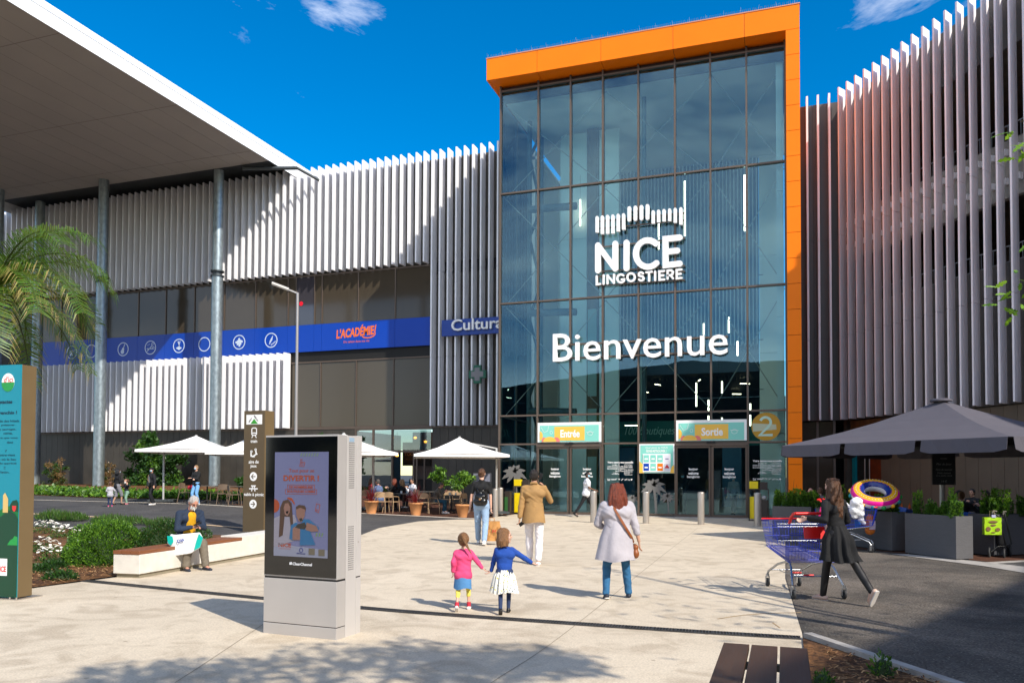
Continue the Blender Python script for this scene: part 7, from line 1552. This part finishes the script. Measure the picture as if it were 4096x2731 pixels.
# ---- 8 old man on the bench
bench_g = Vector((-9.95, 12.35, 0)); g = Vector((-9.93, 12.15, .0)); navy = cloth('jacket_navy', '1d2c42', nscale=6, bump=.6, bscale=10); olive = cloth('trousers_taupe', '6d6457', nscale=6, bump=.7, bscale=12); yt = cloth('tee_yellow', 'd8a008')
def seat_at(px, py, z):      # point at sitting height seen at a pixel
    return G(px, py, z)
hipw = G(742, 2168, .47); g = Vector((hipw.x, hipw.y, 0))
r, K = person('white haired man in navy jacket and yellow T-shirt seated on the concrete bench', g, -112, 1.74, dict(hipz=.55, lf=(-.10, .58, .0), rf=(.20, .46, .0), kpole=(0, .7, 1), lean=18, pitch=38, lh=('px', 790, 2103, -.22), rh=('px', 770, 2108, -.25), lhd=(.5, .6, .1), rhd=(-.5, .6, .1), lcurl=.7, rcurl=.7, lpole=(-.9, -.4, -.8), rpole=(.9, -.4, -.8), top=(navy, .95, .92, 1.08), trousers=(olive, .93, 1.22), wrinkle=1, shoes='navy', skin='red', girth=1.08, mask='chin', glasses=1, topname='jacket')); hair(r, K, 'short', 'silver'); U = K['U']; s = K['s']
b = Blob(); b.cap(U(0, .070, 1.38), U(0, .075, 1.04), .085 * s, .118 * s, .85); remesh(b, 'tee_shirt', yt, r, .011)
b = MB(); b.rod(K['hp'](.01, .095, .07), K['hp'](.015, .155, .055), .004, n=6); b.build('cigarette', MC['white'], r)
ph = thing('mobile_phone', 'dark phone in the hands of the seated white haired man', 'phone', AT(790, 2094, (Vector(g) - CC).dot(CW) - .36)); b = MB(); b.box(-.04, .04, -.07, .07, -.005, .005, Matrix.Rotation(R(20), 4, 'X')); b.build('case', MC['black'], ph, bevel=.003)
bgp = AT(755, 2165, (Vector(g) - CC).dot(CW) - .42); sbg = thing('shopping_bag', 'white and turquoise reusable shopping bag on the lap of the seated man', 'bag', bgp, R(0)); teal_b = M('bag_turquoise', (.0, .42, .36), .45); wb = M('bag_white', 'e6e6e8', .45, noise=.06, nscale=8, bump=.6, bscale=9, bdist=.02)
def bagmesh():
    V_ = [(683, 2135), (700, 2138), (800, 2128), (812, 2150), (800, 2190), (762, 2213), (700, 2222), (686, 2190), (668, 2170)]; dd = (Vector(g) - CC).dot(CW) - .42
    fr = [AT(x, y, dd - .10) for x, y in V_]; bk_ = [AT(x, y, dd + .07) for x, y in V_]; b = Blob(); n = len(V_); b.add(fr + bk_, [tuple(range(n))[::-1], tuple(range(n, 2 * n))] + [(i, (i + 1) % n, n + (i + 1) % n, n + i) for i in range(n)]); b.v = [tuple(Vector(p) - bgp) for p in b.v]; remesh(b, 'bag', wb, sbg, .012, 5)
    for poly, nm in (([(796, 2132), (812, 2150), (800, 2188), (776, 2200), (786, 2160)], 'side_panel'), ([(668, 2142), (690, 2143), (694, 2165), (684, 2180), (672, 2172)], 'corner_panel')):
        b = MB(); f_ = [AT(x, y, dd - .125) - bgp for x, y in poly]; k_ = [AT(x, y, dd - .06) - bgp for x, y in poly]; m_ = len(poly); b.add(f_ + k_, [tuple(range(m_))[::-1], tuple(range(m_, 2 * m_))] + [(i, (i + 1) % m_, m_ + (i + 1) % m_, m_ + i) for i in range(m_)]); b.build(nm, teal_b, sbg)
    b = MB(); c0 = AT(712, 2172, dd - .135) - bgp; rt = CR; up_ = CU; M_ = Matrix((rt, up_, -CW)).transposed().to_4x4(); M_.translation = c0; text_fit(b, 'Dia', M_ @ Matrix.Rotation(R(24), 4, 'Z'), 0, .12, 0, .06, .003, bold=.02); b.build('print', MC['blue_sign'], sbg)
bagmesh()
ub = thing('shoulder_bag', 'flat black bag lying on the bench beside the seated man', 'bag', G(655, 2150, .46)); b = Blob(); b.cap((-.10, 0, .05), (.12, 0, .06), .045, .05, .9); remesh(b, 'bag', leather, ub, .012)
# ---- 9 the walkers on the left
lx = dict(vox=.014)
g = Gt(468, 2018); H = Hpx(470, 1875, g); blk2 = cloth('top_black', '141418')
r, K = person('woman in a black top and grey shorts with black hair, leftmost adult of the walkers', g, -25, H, dict(lf=(-.08, -.15, 0), rf=(.1, .2, 0), lh=(-.2, .15, 1.0), rh=(.12, .28, 1.2), top=(blk2, .9, .92, 1.05), trousers=(cloth('shorts_grey', '77767c'), .55, 1.3), shoes='black', skin='tan', mask=1, **lx)); hair(r, K, 'long', 'black', L_=.25)
g = Gt(458, 2024); H = Hpx(468, 1922, g)
r, K = person('toddler in a pale grey hoodie and navy leggings walking before the leftmost woman', g + Vector((.15, -.35, 0)), 55, H, dict(kid=1, lf=(-.08, .2, 0), rf=(.08, -.2, 0), lh=(-.2, .2, 1.0), rh=(.22, .2, 1.1), top=(cloth('hoodie_grey', 'a9a7ac'), .95, .86, 1.3), trousers=(nav, .97, 1.0), shoes='pink', skin='tan', vox=.013)); hair(r, K, 'short', 'brown')
g = Gt(506, 2016); H = Hpx(507, 1912, g)
r, K = person('girl in a dark top and pale green patterned trousers waving, beside the toddler', g, 160, H, dict(kid=1, lf=(-.08, .05, 0), rf=(.08, -.05, 0), lh=(-.38, .15, 1.32), lhd=(0, 0, 1), rh=(.2, .25, 1.25), top=(cloth('top_navy', '1d222c'), .9, .95, 1.05), trousers=(cloth('trousers_mint', '7fa08c'), .97, 1.35), shoes='pink', skin='fair', mask='chin', vox=.013)); hair(r, K, 'long', 'brown', L_=.16)
g = Gt(607, 2018); H = Hpx(607, 1870, g)
r, K = person('woman in a black headwrap and open black jacket with a crossbody bag', g, 158, H, dict(lf=(-.09, .05, 0), rf=(.09, -.12, 0), lh=(-.40, .08, .92), rh=(.40, .06, .90), lpole=(-.9, -.3, .1), rpole=(.9, -.3, .1), top=(blk2, .93, .82, 1.28), trousers=(btr, .97, 1.2), shoes='white', skin='tan', mask=1, girth=1.1, yaw=35, **lx)); hair(r, K, 'wrap', 'black'); U = K['U']; s = K['s']
b = Blob(); b.cap(U(0, .10, 1.30), U(0, .12, .95), .08 * s, .11 * s); remesh(b, 'grey_shirt', cloth('shirt_slate', '56585c'), r, .014); b = MB(); b.box(-.10, .10, -.05, .05, -.07, .07, Matrix.Translation(U(-.14, .2, .98))); b.build('crossbody_bag', leather, r, bevel=.01); b = MB(); b.tube([U(-.14, .2, 1.04), U(-.02, .21, 1.2), U(.09, .12, 1.42)], .008, 5); b.build('bag_chain', MC['gold'], r)
g = Gt(785, 2018); H = Hpx(780, 1860, g)
r, K = person('woman in pale blue jeans and black quilted jacket with folded arms', g, 172, H, dict(lf=(-.11, .0, 0), rf=(.1, .1, 0), lh=(.06, .22, 1.18), rh=(-.08, .24, 1.14), lpole=(-.9, -.3, -.6), rpole=(.9, -.3, -.6), top=(cloth('quilted_black', '17181b', bump=.8, bscale=22), .95, .86, 1.15), trousers=(cloth('denim_sky', '6fa3d4'), .97, 1.1), shoes='white', skin='fair', mask=1, **lx)); hair(r, K, 'bun', 'blond')
hb = thing('red_handbag', 'small red handbag hanging from the arm of the woman in pale blue jeans', 'bag', r.matrix_basis @ Vector((.28, .05, .68))); b = Blob(); b.cap((-.05, 0, 0), (.06, 0, .02), .08, .09); remesh(b, 'bag', cloth('bag_red', 'c2263a'), hb, .014)
# ---- 10 seated guests of the cafe
def seated(lab, px, ytop, ybase, heading, seat_h, extra, hr, hcol, hl=.25, Hh=1.72):
    g = Gt(px, ybase); d = dict(hipz=.53, lf=(-.10, .48, .0), rf=(.12, .42, 0), kpole=(0, .7, 1), vox=.014, lean=8, lh=(-.12, .36, .92), rh=(.12, .36, .92)); d.update(extra); r, K = person(lab, g, heading, Hh, d); hair(r, K, hr, hcol, L_=hl); return r, K
suit = cloth('suit_blue', '5a6c92'); P_BACK = .03
seated('grey haired man in a blue suit seated at the cafe beside the advertising screen', 1520, 1905, 2045, 80, .46, dict(top=(suit, .97, .92, 1.15), trousers=(suit, .97, 1.1), shoes='brown', skin='red', lean=12), 'short', 'grey')
seated('woman with red brown hair seated facing left, left of the two women at the cafe', 1583, 1905, 2038, 95, .46, dict(top=(blk2, .97, .92, 1.1), trousers=(btr, .97, 1.1), shoes='black', skin='fair'), 'long', 'auburn', .30)
seated('blond woman in black seated facing left, right of the two women at the cafe', 1614, 1908, 2040, 95, .46, dict(top=(blk2, .97, .92, 1.1), trousers=(btr, .97, 1.1), shoes='black', skin='fair'), 'long', 'blond', .30)
jk_, K = seated('bearded man in a grey leather jacket seated looking at his phone', 1738, 1905, 2052, -72, .46, dict(top=(M('jacket_leather', '5a544c', .45, noise=.15, nscale=8, bump=.6, bscale=12, bdist=.02), .96, .92, 1.15), trousers=(cloth('denim_teal', '1f4f66'), .93, 1.05), shoes='white', skin='red', lean=20, pitch=30, lh=(-.05, .42, .90), rh=(.08, .42, .90)), 'short', 'grey')
seated('dark haired man in a white shirt seated farther back at the cafe doors', 1655, 1915, 2030, 150, .46, dict(top=(wsh, .97, .92, 1.1), trousers=(btr, .97, 1.1), skin='tan'), 'short', 'dark')
seated('woman in a red top seated farther back at the left edge of the cafe', 1478, 1915, 2034, -60, .46, dict(top=(cloth('top_red', '8e2a2e'), .97, .92, 1.1), trousers=(btr, .97, 1.1), skin='fair'), 'long', 'brown')
ph = thing('mobile_phone', 'dark phone in the hands of the man in the leather jacket', 'phone', jk_.matrix_basis @ Vector((.0, .52, .98))); b = MB(); b.box(-.035, .035, -.07, .07, -.005, .005, Matrix.Rotation(R(50), 4, 'X')); b.build('case', MC['black'], ph)
# ---- 11 guests on the restaurant terrace
def at_depth(px, py, dep): p = AT(px, py, dep); return Vector((p.x, p.y, 0))
def guest(lab, px, dep, heading, extra, hr, hcol, hl=.2):
    g = at_depth(px, 2000, dep); d = dict(hipz=.53, lf=(-.10, .48, .0), rf=(.12, .42, 0), kpole=(0, .7, 1), vox=.015, lean=8, lh=(-.12, .36, .92), rh=(.12, .36, .92)); d.update(extra); r, K = person(lab, g, heading, 1.74, d); hair(r, K, hr, hcol, L_=hl); return r, K
guest('bald man seen from behind seated under the grey parasol', 3245, 24.5, 10, dict(top=(blk2, .97, .92, 1.15), trousers=(btr, .97, 1.1), skin='red'), 'bald', 'grey'); guest('man in a grey shirt seen from behind, right of the bald man', 3282, 26, 10, dict(top=(cloth('shirt_grey', '5d5d64'), .97, .92, 1.15), trousers=(btr, .97, 1.1), skin='tan'), 'short', 'brown')
guest('woman with short black hair in a checked shirt seated facing right under the grey parasol', 3822, 21.5, -85, dict(top=(cloth('checked', '33343a'), .97, .92, 1.1), trousers=(btr, .97, 1.1), skin='tan', rh=(.2, .36, 1.05)), 'short', 'black'); guest('woman with a light brown ponytail in black seen from behind at the planter gap', 3842, 19.9, -25, dict(top=(blk2, .97, .92, 1.08), trousers=(btr, .97, 1.1), skin='fair', rh=(.35, .3, .85)), 'bun', 'light')
guest('man with glasses in a dark grey top seated behind the tall shrub', 3955, 21.6, 120, dict(top=(cloth('top_slate', '2c2e33'), .97, .92, 1.15), trousers=(btr, .97, 1.1), skin='fair', glasses=1), 'short', 'dark'); guest('dark haired man in black seated far back under the grey parasol', 3895, 24.5, 140, dict(top=(blk2, .97, .92, 1.15), trousers=(btr, .97, 1.1), skin='tan'), 'short', 'black')
# ---- 13 people inside the hall
g = Vector(PY(2732, 2060, 34.6)); g.z = .03
r, K = person('man in a dark suit, white shirt and mask standing inside the exit doors', g, 175, 1.80, dict(lf=(-.1, .02, 0), rf=(.1, .02, 0), lh=(-.05, .2, .95), rh=(.05, .2, .93), top=(cloth('suit_dark', '17181c'), .97, .84, 1.15), trousers=(btr, .97, 1.1), shoes='black', skin='brown', mask=1, vox=.015)); hair(r, K, 'short', 'black')
g = Vector(PY(2935, 2055, 36)); g.z = .03
r, K = person('person in a pale jacket and jeans with a bag walking out behind the exit doors', g, 170, 1.70, dict(top=(cloth('jacket_pale', '9aa3a8'), .97, .86, 1.15), trousers=(cloth('denim_dark', '27364a'), .97, 1.1), shoes='black', skin='fair', mask=1, vox=.015)); hair(r, K, 'short', 'dark')
# ================================================================== SHOPPING CARTS
M('cart_blue', '1f35a8', .35, .2); M('cart_red', 'd81f1c', .35); M('chrome', 'b9bcc0', .22, .9); M('rubber', '2a2a2b', .7)
def cart(lab, c, rot, sx=1.0, sy=1.0, sz=1.0):
    k = thing('shopping_cart', lab, 'shopping cart', c, rot); P = lambda x, y, z: Vector((x * sx, y * sy, z * sz)); Lp = lambda a, q, t: a.lerp(q, t)
    RT, FT, RB, FB = [P(-.46, y, .99) for y in (-.29, .29)], [P(.56, y, .93) for y in (-.22, .22)], [P(-.36, y, .44) for y in (-.26, .26)], [P(.47, y, .56) for y in (-.19, .19)]; r = .0026; b = MB(); rg_ = MB()
    for i in (0, 1):
        for t in [j / 21 for j in range(22)]: b.rod(Lp(RT[i], FT[i], t), Lp(RB[i], FB[i], t), r, n=5, cap=False)
        for t in (.0, .14, .42, .68, .86, 1): b.rod(Lp(RT[i], RB[i], t), Lp(FT[i], FB[i], t), .0048, n=5)
    b.build('basket_side', MC['cart_blue'], k); b = MB()
    for t in [j / 11 for j in range(12)]: b.rod(Lp(FT[0], FT[1], t), Lp(FB[0], FB[1], t), r, n=5, cap=False)
    for t in (.0, .3, .6, 1): b.rod(Lp(FT[0], FB[0], t), Lp(FT[1], FB[1], t), .0048, n=5)
    b.build('basket_front', MC['cart_blue'], k); b = MB()
    for t in [j / 20 for j in range(21)]: b.rod(Lp(RB[0], FB[0], t), Lp(RB[1], FB[1], t), r, n=4, cap=False)
    for t in [j / 13 for j in range(14)]: b.rod(Lp(RB[0], RB[1], t), Lp(FB[0], FB[1], t), r, n=4, cap=False)
    b.build('basket_floor', MC['cart_blue'], k); b = MB(); G0, G1 = P(-.43, -.275, .93), P(-.43, .275, .93); g0, g1 = P(-.33, -.25, .47), P(-.33, .25, .47)
    for t in [j / 14 for j in range(15)]: b.rod(Lp(G0, G1, t), Lp(g0, g1, t), r, n=5, cap=False)
    for t in (.0, .25, .3, .75, 1): b.rod(Lp(G0, g0, t), Lp(G1, g1, t), .0055, n=5)
    b.build('rear_gate', MC['cart_blue'], k); b = MB(); b.bar(P(-.455, -.10, .83), P(-.455, .13, .83), .012, .17, (.2, 0, 1)); b.build('seat_flap', MC['cart_red'], k)
    b = MB()
    for i, y in ((0, -.29), (1, .29)): b.tube([P(-.46, y, .95), P(-.50, y, 1.02), P(-.56, y * .98, 1.075), P(-.60, y * .95, 1.08)], .022, 8)
    b.tube([P(-.60, -.28, 1.08), P(-.61, 0, 1.085), P(-.60, .28, 1.08)], .021, 10); b.build('handle', MC['cart_red'], k); b = MB(); b.tube([RT[0] + Vector((0, 0, .01)), RT[0].lerp(FT[0], .2) + Vector((0, 0, .01))], .012, 6); b.build('side_bumper', MC['cart_red'], k); b = MB()
    b.tube([FT[0].lerp(RT[0], .04) + Vector((0, 0, .012)), FT[0] + Vector((0, 0, .012)), FT[1] + Vector((0, 0, .012)), FT[1].lerp(RT[1], .04) + Vector((0, 0, .012))], .015, 6); b.build('front_bumper', MC['cart_red'], k); b = MB()
    for t, z in ((.12, 0), (.2, 0), (.6, 0)): b.rod(Lp(RT[0], FT[0], .45).lerp(Lp(RB[0], FB[0], .45), t) + P(.02, .02, 0), Lp(RT[1], FT[1], .45).lerp(Lp(RB[1], FB[1], .45), t) + P(.02, -.02, 0), .006, n=6)
    b.build('cross_wire', MC['chrome'], k); b = MB()
    for i, s_ in ((0, -1), (1, 1)): b.tube([P(.44, s_ * .16, .54), P(-.22, s_ * .20, .44), P(-.36, s_ * .235, .38), P(-.50, s_ * .275, .17)], .017, 8); b.tube([P(-.22, s_ * .20, .44), P(.10, s_ * .20, .36), P(.42, s_ * .19, .22), P(.46, s_ * .19, .16)], .017, 8)
    b.rod(P(.40, -.19, .24), P(.40, .19, .24), .009); b.rod(P(-.42, -.25, .27), P(-.42, .25, .27), .009)
    for y in (-.12, .12): b.tube([P(-.40, y, .27), P(-.1, y, .24), P(.25, y, .25)], .006, 6)
    b.rod(P(-.1, -.14, .24), P(-.1, .14, .24), .008); b.build('chassis', MC['chrome'], k); b = MB(); b.rod(P(.05, -.05, .25), P(.05, .06, .25), .013); b.rod(P(-.28, -.05, .265), P(-.28, .06, .265), .013); b.build('red_clip', MC['cart_red'], k)
    for x, y in ((-.52, -.275), (-.52, .275), (.45, -.19), (.45, .19)):
        q = P(x, y, 0); q.z = .068; f = MB(); f.box(q.x - .02, q.x + .025, q.y - .030, q.y - .022, .05, .16); f.box(q.x - .02, q.x + .025, q.y + .022, q.y + .030, .05, .16); f.rod((q.x, q.y, .155), (q.x, q.y, .19), .026, n=12); w_ = f.build('caster', MC['chrome'], k)
        t_ = MB(); M9 = Matrix.Translation(q) @ Matrix.Rotation(R(90), 4, 'X'); t_.lathe([(.045, -.016), (.062, -.016), (.068, -.008), (.068, .008), (.062, .016), (.045, .016)], n=22, M4=M9); t_.build('tyre', MC['rubber'], w_); t_ = MB(); t_.lathe([(0, -.010), (.044, -.010), (.044, .010), (0, .010)], n=18, M4=M9); t_.build('hub', MC['galv_dark'], w_)
    return k, P
rl, rr_, fl, fr_ = Vector((.22, 11.58, 0)), Vector((.72, 12.2, 0)), Vector((-.24, 12.9, 0)), Vector((.06, 13.35, 0)); rc, fc = (rl + rr_) / 2, (fl + fr_) / 2; ax_ = fc - rc; ang = math.atan2(ax_.y, ax_.x)
cart('empty blue wire shopping cart with red handle pushed by the woman in black', (rc + fc) / 2 + Vector((.0, -.03, 0)), ang - R(3), 1.32, 1.30, 1.10)
a_ = Gt(3478, 2213); a2 = Gt(3508, 2203); c2p = (a_ + a2) / 2; d2 = Vector((.45, 1, 0)).normalized(); dd2 = (a2 - a_).normalized(); fwd2 = Vector((dd2.y, -dd2.x, 0)); fwd2 = fwd2 if fwd2.x > 0 else -fwd2; fwd2 = Vector((.97, -.22, 0)).normalized()
cc2 = c2p - fwd2 * .50; k2, P2 = cart('loaded blue shopping cart carrying the inflatable ring and shopping', cc2, math.atan2(fwd2.y, fwd2.x), 1.05, 1.0, 1.08); dep2 = (cc2 - CC).dot(CW)
# items in the loaded cart
rng = thing('inflatable_ring', 'large inflatable swim ring with pink, yellow and navy rings on top of the loaded cart', 'swim ring', AT(3500, 1975, dep2 + .1)); Mr = Matrix.Rotation(ang, 4, 'Z') @ Matrix.Rotation(R(0), 4, 'Y')
nrm_ = (-CW * .50 + CU * .86 - CR * .12).normalized(); xx = (CR + CU * .18).normalized(); xx = (xx - nrm_ * xx.dot(nrm_)).normalized(); yy = nrm_.cross(xx); Mr = Matrix((xx, yy, nrm_)).transposed().to_4x4(); Ro = .60 * (3590 - 3405) / 2 * dep2 / F_PX * 1.0; Ro = (3590 - 3405) / 2 * dep2 / F_PX; rt_ = Ro * .30; Rm = Ro - rt_
bands = [('band_white', M('vinyl_white', 'dcd8d8', .15), -115, 10), ('band_pink', M('vinyl_pink', 'd8158a', .15), 10, 52), ('band_yellow', M('vinyl_yellow', 'e8a826', .15), 52, 100), ('band_navy', M('vinyl_navy', '22337c', .15), 100, 155), ('band_inner', MC['vinyl_white'], 155, 245)]
for nm, mt, a0, a1 in bands:
    b = MB(); n = 56; k_ = 7; vs = [Mr @ Vector(((Rm + rt_ * math.cos(R(a0 + (a1 - a0) * j / k_)) * (1 + .012 * math.sin(i * 2.2))) * math.cos(2 * math.pi * i / n), (Rm + rt_ * math.cos(R(a0 + (a1 - a0) * j / k_))) * math.sin(2 * math.pi * i / n), rt_ * .85 * math.sin(R(a0 + (a1 - a0) * j / k_)))) for i in range(n) for j in range(k_ + 1)]
    b.add(vs, [(i * (k_ + 1) + j, ((i + 1) % n) * (k_ + 1) + j, ((i + 1) % n) * (k_ + 1) + j + 1, i * (k_ + 1) + j + 1) for i in range(n) for j in range(k_)], True); b.build(nm, mt, rng)
def tor(a, t, lift=1.015): return Mr @ Vector(((Rm + rt_ * lift * math.cos(R(t))) * math.cos(R(a)), (Rm + rt_ * lift * math.cos(R(t))) * math.sin(R(a)), rt_ * lift * .85 * math.sin(R(t))))
b = MB()
for i in range(22):
    a = i * 360 / 22; b.add([tor(a - 5, 103, 1.02), tor(a + 5, 103, 1.02), tor(a, 148, 1.02)], [(0, 1, 2)])
b.build('triangle_print', M('vinyl_coral', 'e2604e', .2), rng); b = MB()
for i in range(40): b.ball(tor(i * 9, 72, 1.0), .006 * Ro / .3, 6, 4)
b.build('dot_print', MC['vinyl_white'], rng)
for j, (mt, off) in enumerate((('vinyl_yellow', 0), ('teal_paint', 24), ('bush_print', 48))):
    b = MB()
    for i in range(5): b.ball(tor(i * 72 + off, -12, .99), (.030 * Ro / .3,) * 3, 10, 6)
    b.build('round_print', MC[mt], rng)
wb2 = thing('carrier_bag', 'crumpled white plastic bag knotted over the side of the loaded cart', 'bag', AT(3425, 2030, dep2 - .25)); b = Blob(); rr = random.Random(6); q = (dep2 - .25) / F_PX
for (x, y, r_) in ((0, 18, 26), (6, 0, 24), (-8, -10, 22), (14, -22, 20), (-4, -30, 14), (20, -48, 12), (30, -62, 9)): b.ball(CR * x * q + CU * y * q, r_ * q * 1.0, 14, 10)
o = remesh(b, 'bag', M('plastic_white', 'e9e9ea', .35, bump=1, bscale=14, bdist=.03), wb2, .014, 26, .012)
ob = thing('pasta_packet', 'orange packaged loaf standing in the loaded cart', 'groceries', AT(3480, 2095, dep2 - .05)); b = Blob(); b.cap(CU * -24 * q, CU * 26 * q, 20 * q, 15 * q, .8); remesh(b, 'packet', M('packet_orange', 'd9772a', .3, bump=.6, bscale=14, bdist=.02), ob, .012); b = MB(); M_ = Matrix((CR, CU, -CW)).transposed().to_4x4(); M_.translation = -CW * 21 * q; b.prism([(-12 * q, -20 * q), (12 * q, -20 * q), (12 * q, 14 * q), (-12 * q, 14 * q)], 0, .004, 'z', M_); b.build('label', M('label_lilac', 'c9b6c9', .5), ob)
ob = thing('snack_packet', 'blue and turquoise packets in the middle of the loaded cart', 'groceries', AT(3430, 2095, dep2 - .1)); b = MB(); b.box(-.06, .06, -.04, .04, -.1, .1); b.build('packet', M('packet_blue', '2c6fb5', .4), ob, bevel=.01)
ob = thing('gift_box', 'pink and yellow box behind the arm of the woman in black', 'groceries', AT(3290, 2050, dep2 - .2)); b = MB(); b.box(-.07, .07, -.05, .05, -.12, .12, Matrix.Rotation(R(12), 4, 'Y')); b.build('box', M('box_pink', 'cf2277', .4), ob, bevel=.005)
g = at_depth(3330, 2100, dep2 + .2); r, K = person('masked shopper in a white top mostly hidden behind the woman in black', g, -60, 1.62, dict(top=(wsh, .9, .9, 1.1), trousers=(btr, .97, 1.1), shoes='black', skin='fair', mask=1, vox=.014, lh=(-.2, .4, 1.05), rh=(.2, .4, 1.05))); hair(r, K, 'short', 'dark')
# ================================================================== STROLLER
g = Gt(4005, 2228); k = thing('stroller', 'folded black stroller standing before the corner planter', 'stroller', g); dep = (Vector(g) - CC).dot(CW); A2 = lambda x, y, d=0: AT(x, y, dep + d) - Vector(g); b = MB()
for pts in ([A2(3975, 2050, .05), A2(4000, 2070), A2(4012, 2160), A2(3995, 2190)], [A2(4018, 2050, .1), A2(4032, 2110), A2(4045, 2175), A2(4012, 2185)], [A2(4000, 2070), A2(4010, 2130), A2(4025, 2185)], [A2(3990, 2185), A2(3962, 2208)], [A2(4012, 2185), A2(4018, 2215)], [A2(4020, 2180, .1), A2(4040, 2200, .15)], [A2(3990, 2185), A2(4030, 2183)]): b.tube(pts, .016, 8)
b.build('frame', MC['black'], k); b = MB(); b.tube([A2(3968, 2052, .05), A2(3975, 2042, .05), A2(3986, 2045, .06)], .02, 8); b.tube([A2(4012, 2058, .1), A2(4016, 2044, .1), A2(4024, 2046, .1)], .02, 8); b.build('grip', M('grip_grey', '6f695f', .7), k)
b = Blob(); b.cap(A2(3995, 2090, .05), A2(4000, 2170, .05), .06, .08); remesh(b, 'folded_seat', M('seat_cloth', '141416', .9), k, .014)
for x, y, d in ((3957, 2213, 0), (4017, 2218, -.1), (4042, 2203, .2)):
    c = A2(x, y, d); M9 = Matrix.Translation(c) @ Matrix.Rotation(R(75), 4, 'Z') @ Matrix.Rotation(R(90), 4, 'X') ; w_ = MB(); w_.lathe([(.10, -.02), (.125, -.02), (.135, 0), (.125, .02), (.10, .02), (.10, -.02)], n=24, M4=M9); w_ = w_.build('wheel', MC['rubber'], k); h_ = MB(); h_.lathe([(0, -.012), (.03, -.014), (.03, .014), (0, .012)], n=14, M4=M9)
    for a in range(6): h_.rod(M9 @ Vector((0, 0, 0)), M9 @ Vector((.1 * math.cos(a * math.pi / 3), .1 * math.sin(a * math.pi / 3), 0)), .010, n=6)
    h_.build('rim', MC['chrome'], w_)
gb_ = thing('green_bag', 'bright green printed carrier bag hanging from the stroller handle', 'bag', AT(3968, 2137, dep - .12), R(14)); b = MB(); q = dep / F_PX; crease_box(b, 64 * q, .10, 68 * q, .003, 3).build('bag', M('bag_green', 'a5cf1e', .4), gb_)
b = MB(); b.tube([(-.06, -.04, 68 * q), (-.04, 0, .50), (.04, 0, .50), (.06, -.04, 68 * q)], .004, 5); b.build('handle', M('cord', '9a8a60', .8), gb_); b = MB(); y = -.058
for x, z, w_, h_, i in ((-.10, .12, .05, .05, 0), (.09, .11, .05, .04, 0), (0, .27, .09, .025, 0), (0, .2, .06, .02, 0), (0, .05, .05, .01, 0)): b.prism(arc(x, z, w_, h_, 0, 360, 12)[:-1], 0, .003, 'z', FY(0, y, 0))
b.build('print', M('print_brown', '7a5a3a', .5), gb_); b = MB(); b.prism([(-.03, .36), (.05, .36), (.05, .42), (-.03, .42)], 0, .003, 'z', FY(0, y, 0)); b.build('tag', M('tag_lilac', 'b6b6d6', .5), gb_)
# restaurant chairs and tables under the grey parasol
M('chair_blue', (.0, .10, .55), .4)
cbp = chair('terrace_chair', 'blue metal chair in the gap between the two middle planters', MC['chair_blue'], 'blue chairs under the grey parasol'); cbp.matrix_basis = Matrix.Translation(at_depth(3600, 2100, 21.5)) @ Matrix.Rotation(R(60), 4, 'Z')
for px, dep_, ro, lab in ((3868, 19.8, -25, 'blue metal chair under the woman with the light brown ponytail'), (3822, 21.4, -80, 'blue metal chair under the woman in the checked shirt'), (3955, 21.5, 120, 'blue metal chair under the man with glasses'), (3245, 24.4, 10, 'blue metal chair under the bald man'), (3640, 22.6, -60, 'blue metal chair behind the wide middle planter')): dup(cbp, at_depth(px, 2100, dep_), R(ro), lab)
for px, dep_, lab in ((3610, 23, 'dark table with orange napkins left of the parasol pole'), (3895, 21.6, 'dark table between the seated guests at the right'), (3440, 26, 'dark table with orange napkins near the restaurant door')):
    p = at_depth(px, 2100, dep_); dup(tb, p, 0, lab, 'dark restaurant tables')
    if 'napkins' in lab:
        for j in range(3): o = MB().lathe([(.02, 0), (.035, .08), (.0, .2)], n=8).build('napkin', M('napkin_orange', 'e0631a', .7)); o.matrix_basis = Matrix.Translation(p + Vector((-.2 + .2 * j, .1, .746))); tag(o, 'folded orange napkin standing on the ' + lab[5:], 'napkin', 'napkins ' + lab[:40])
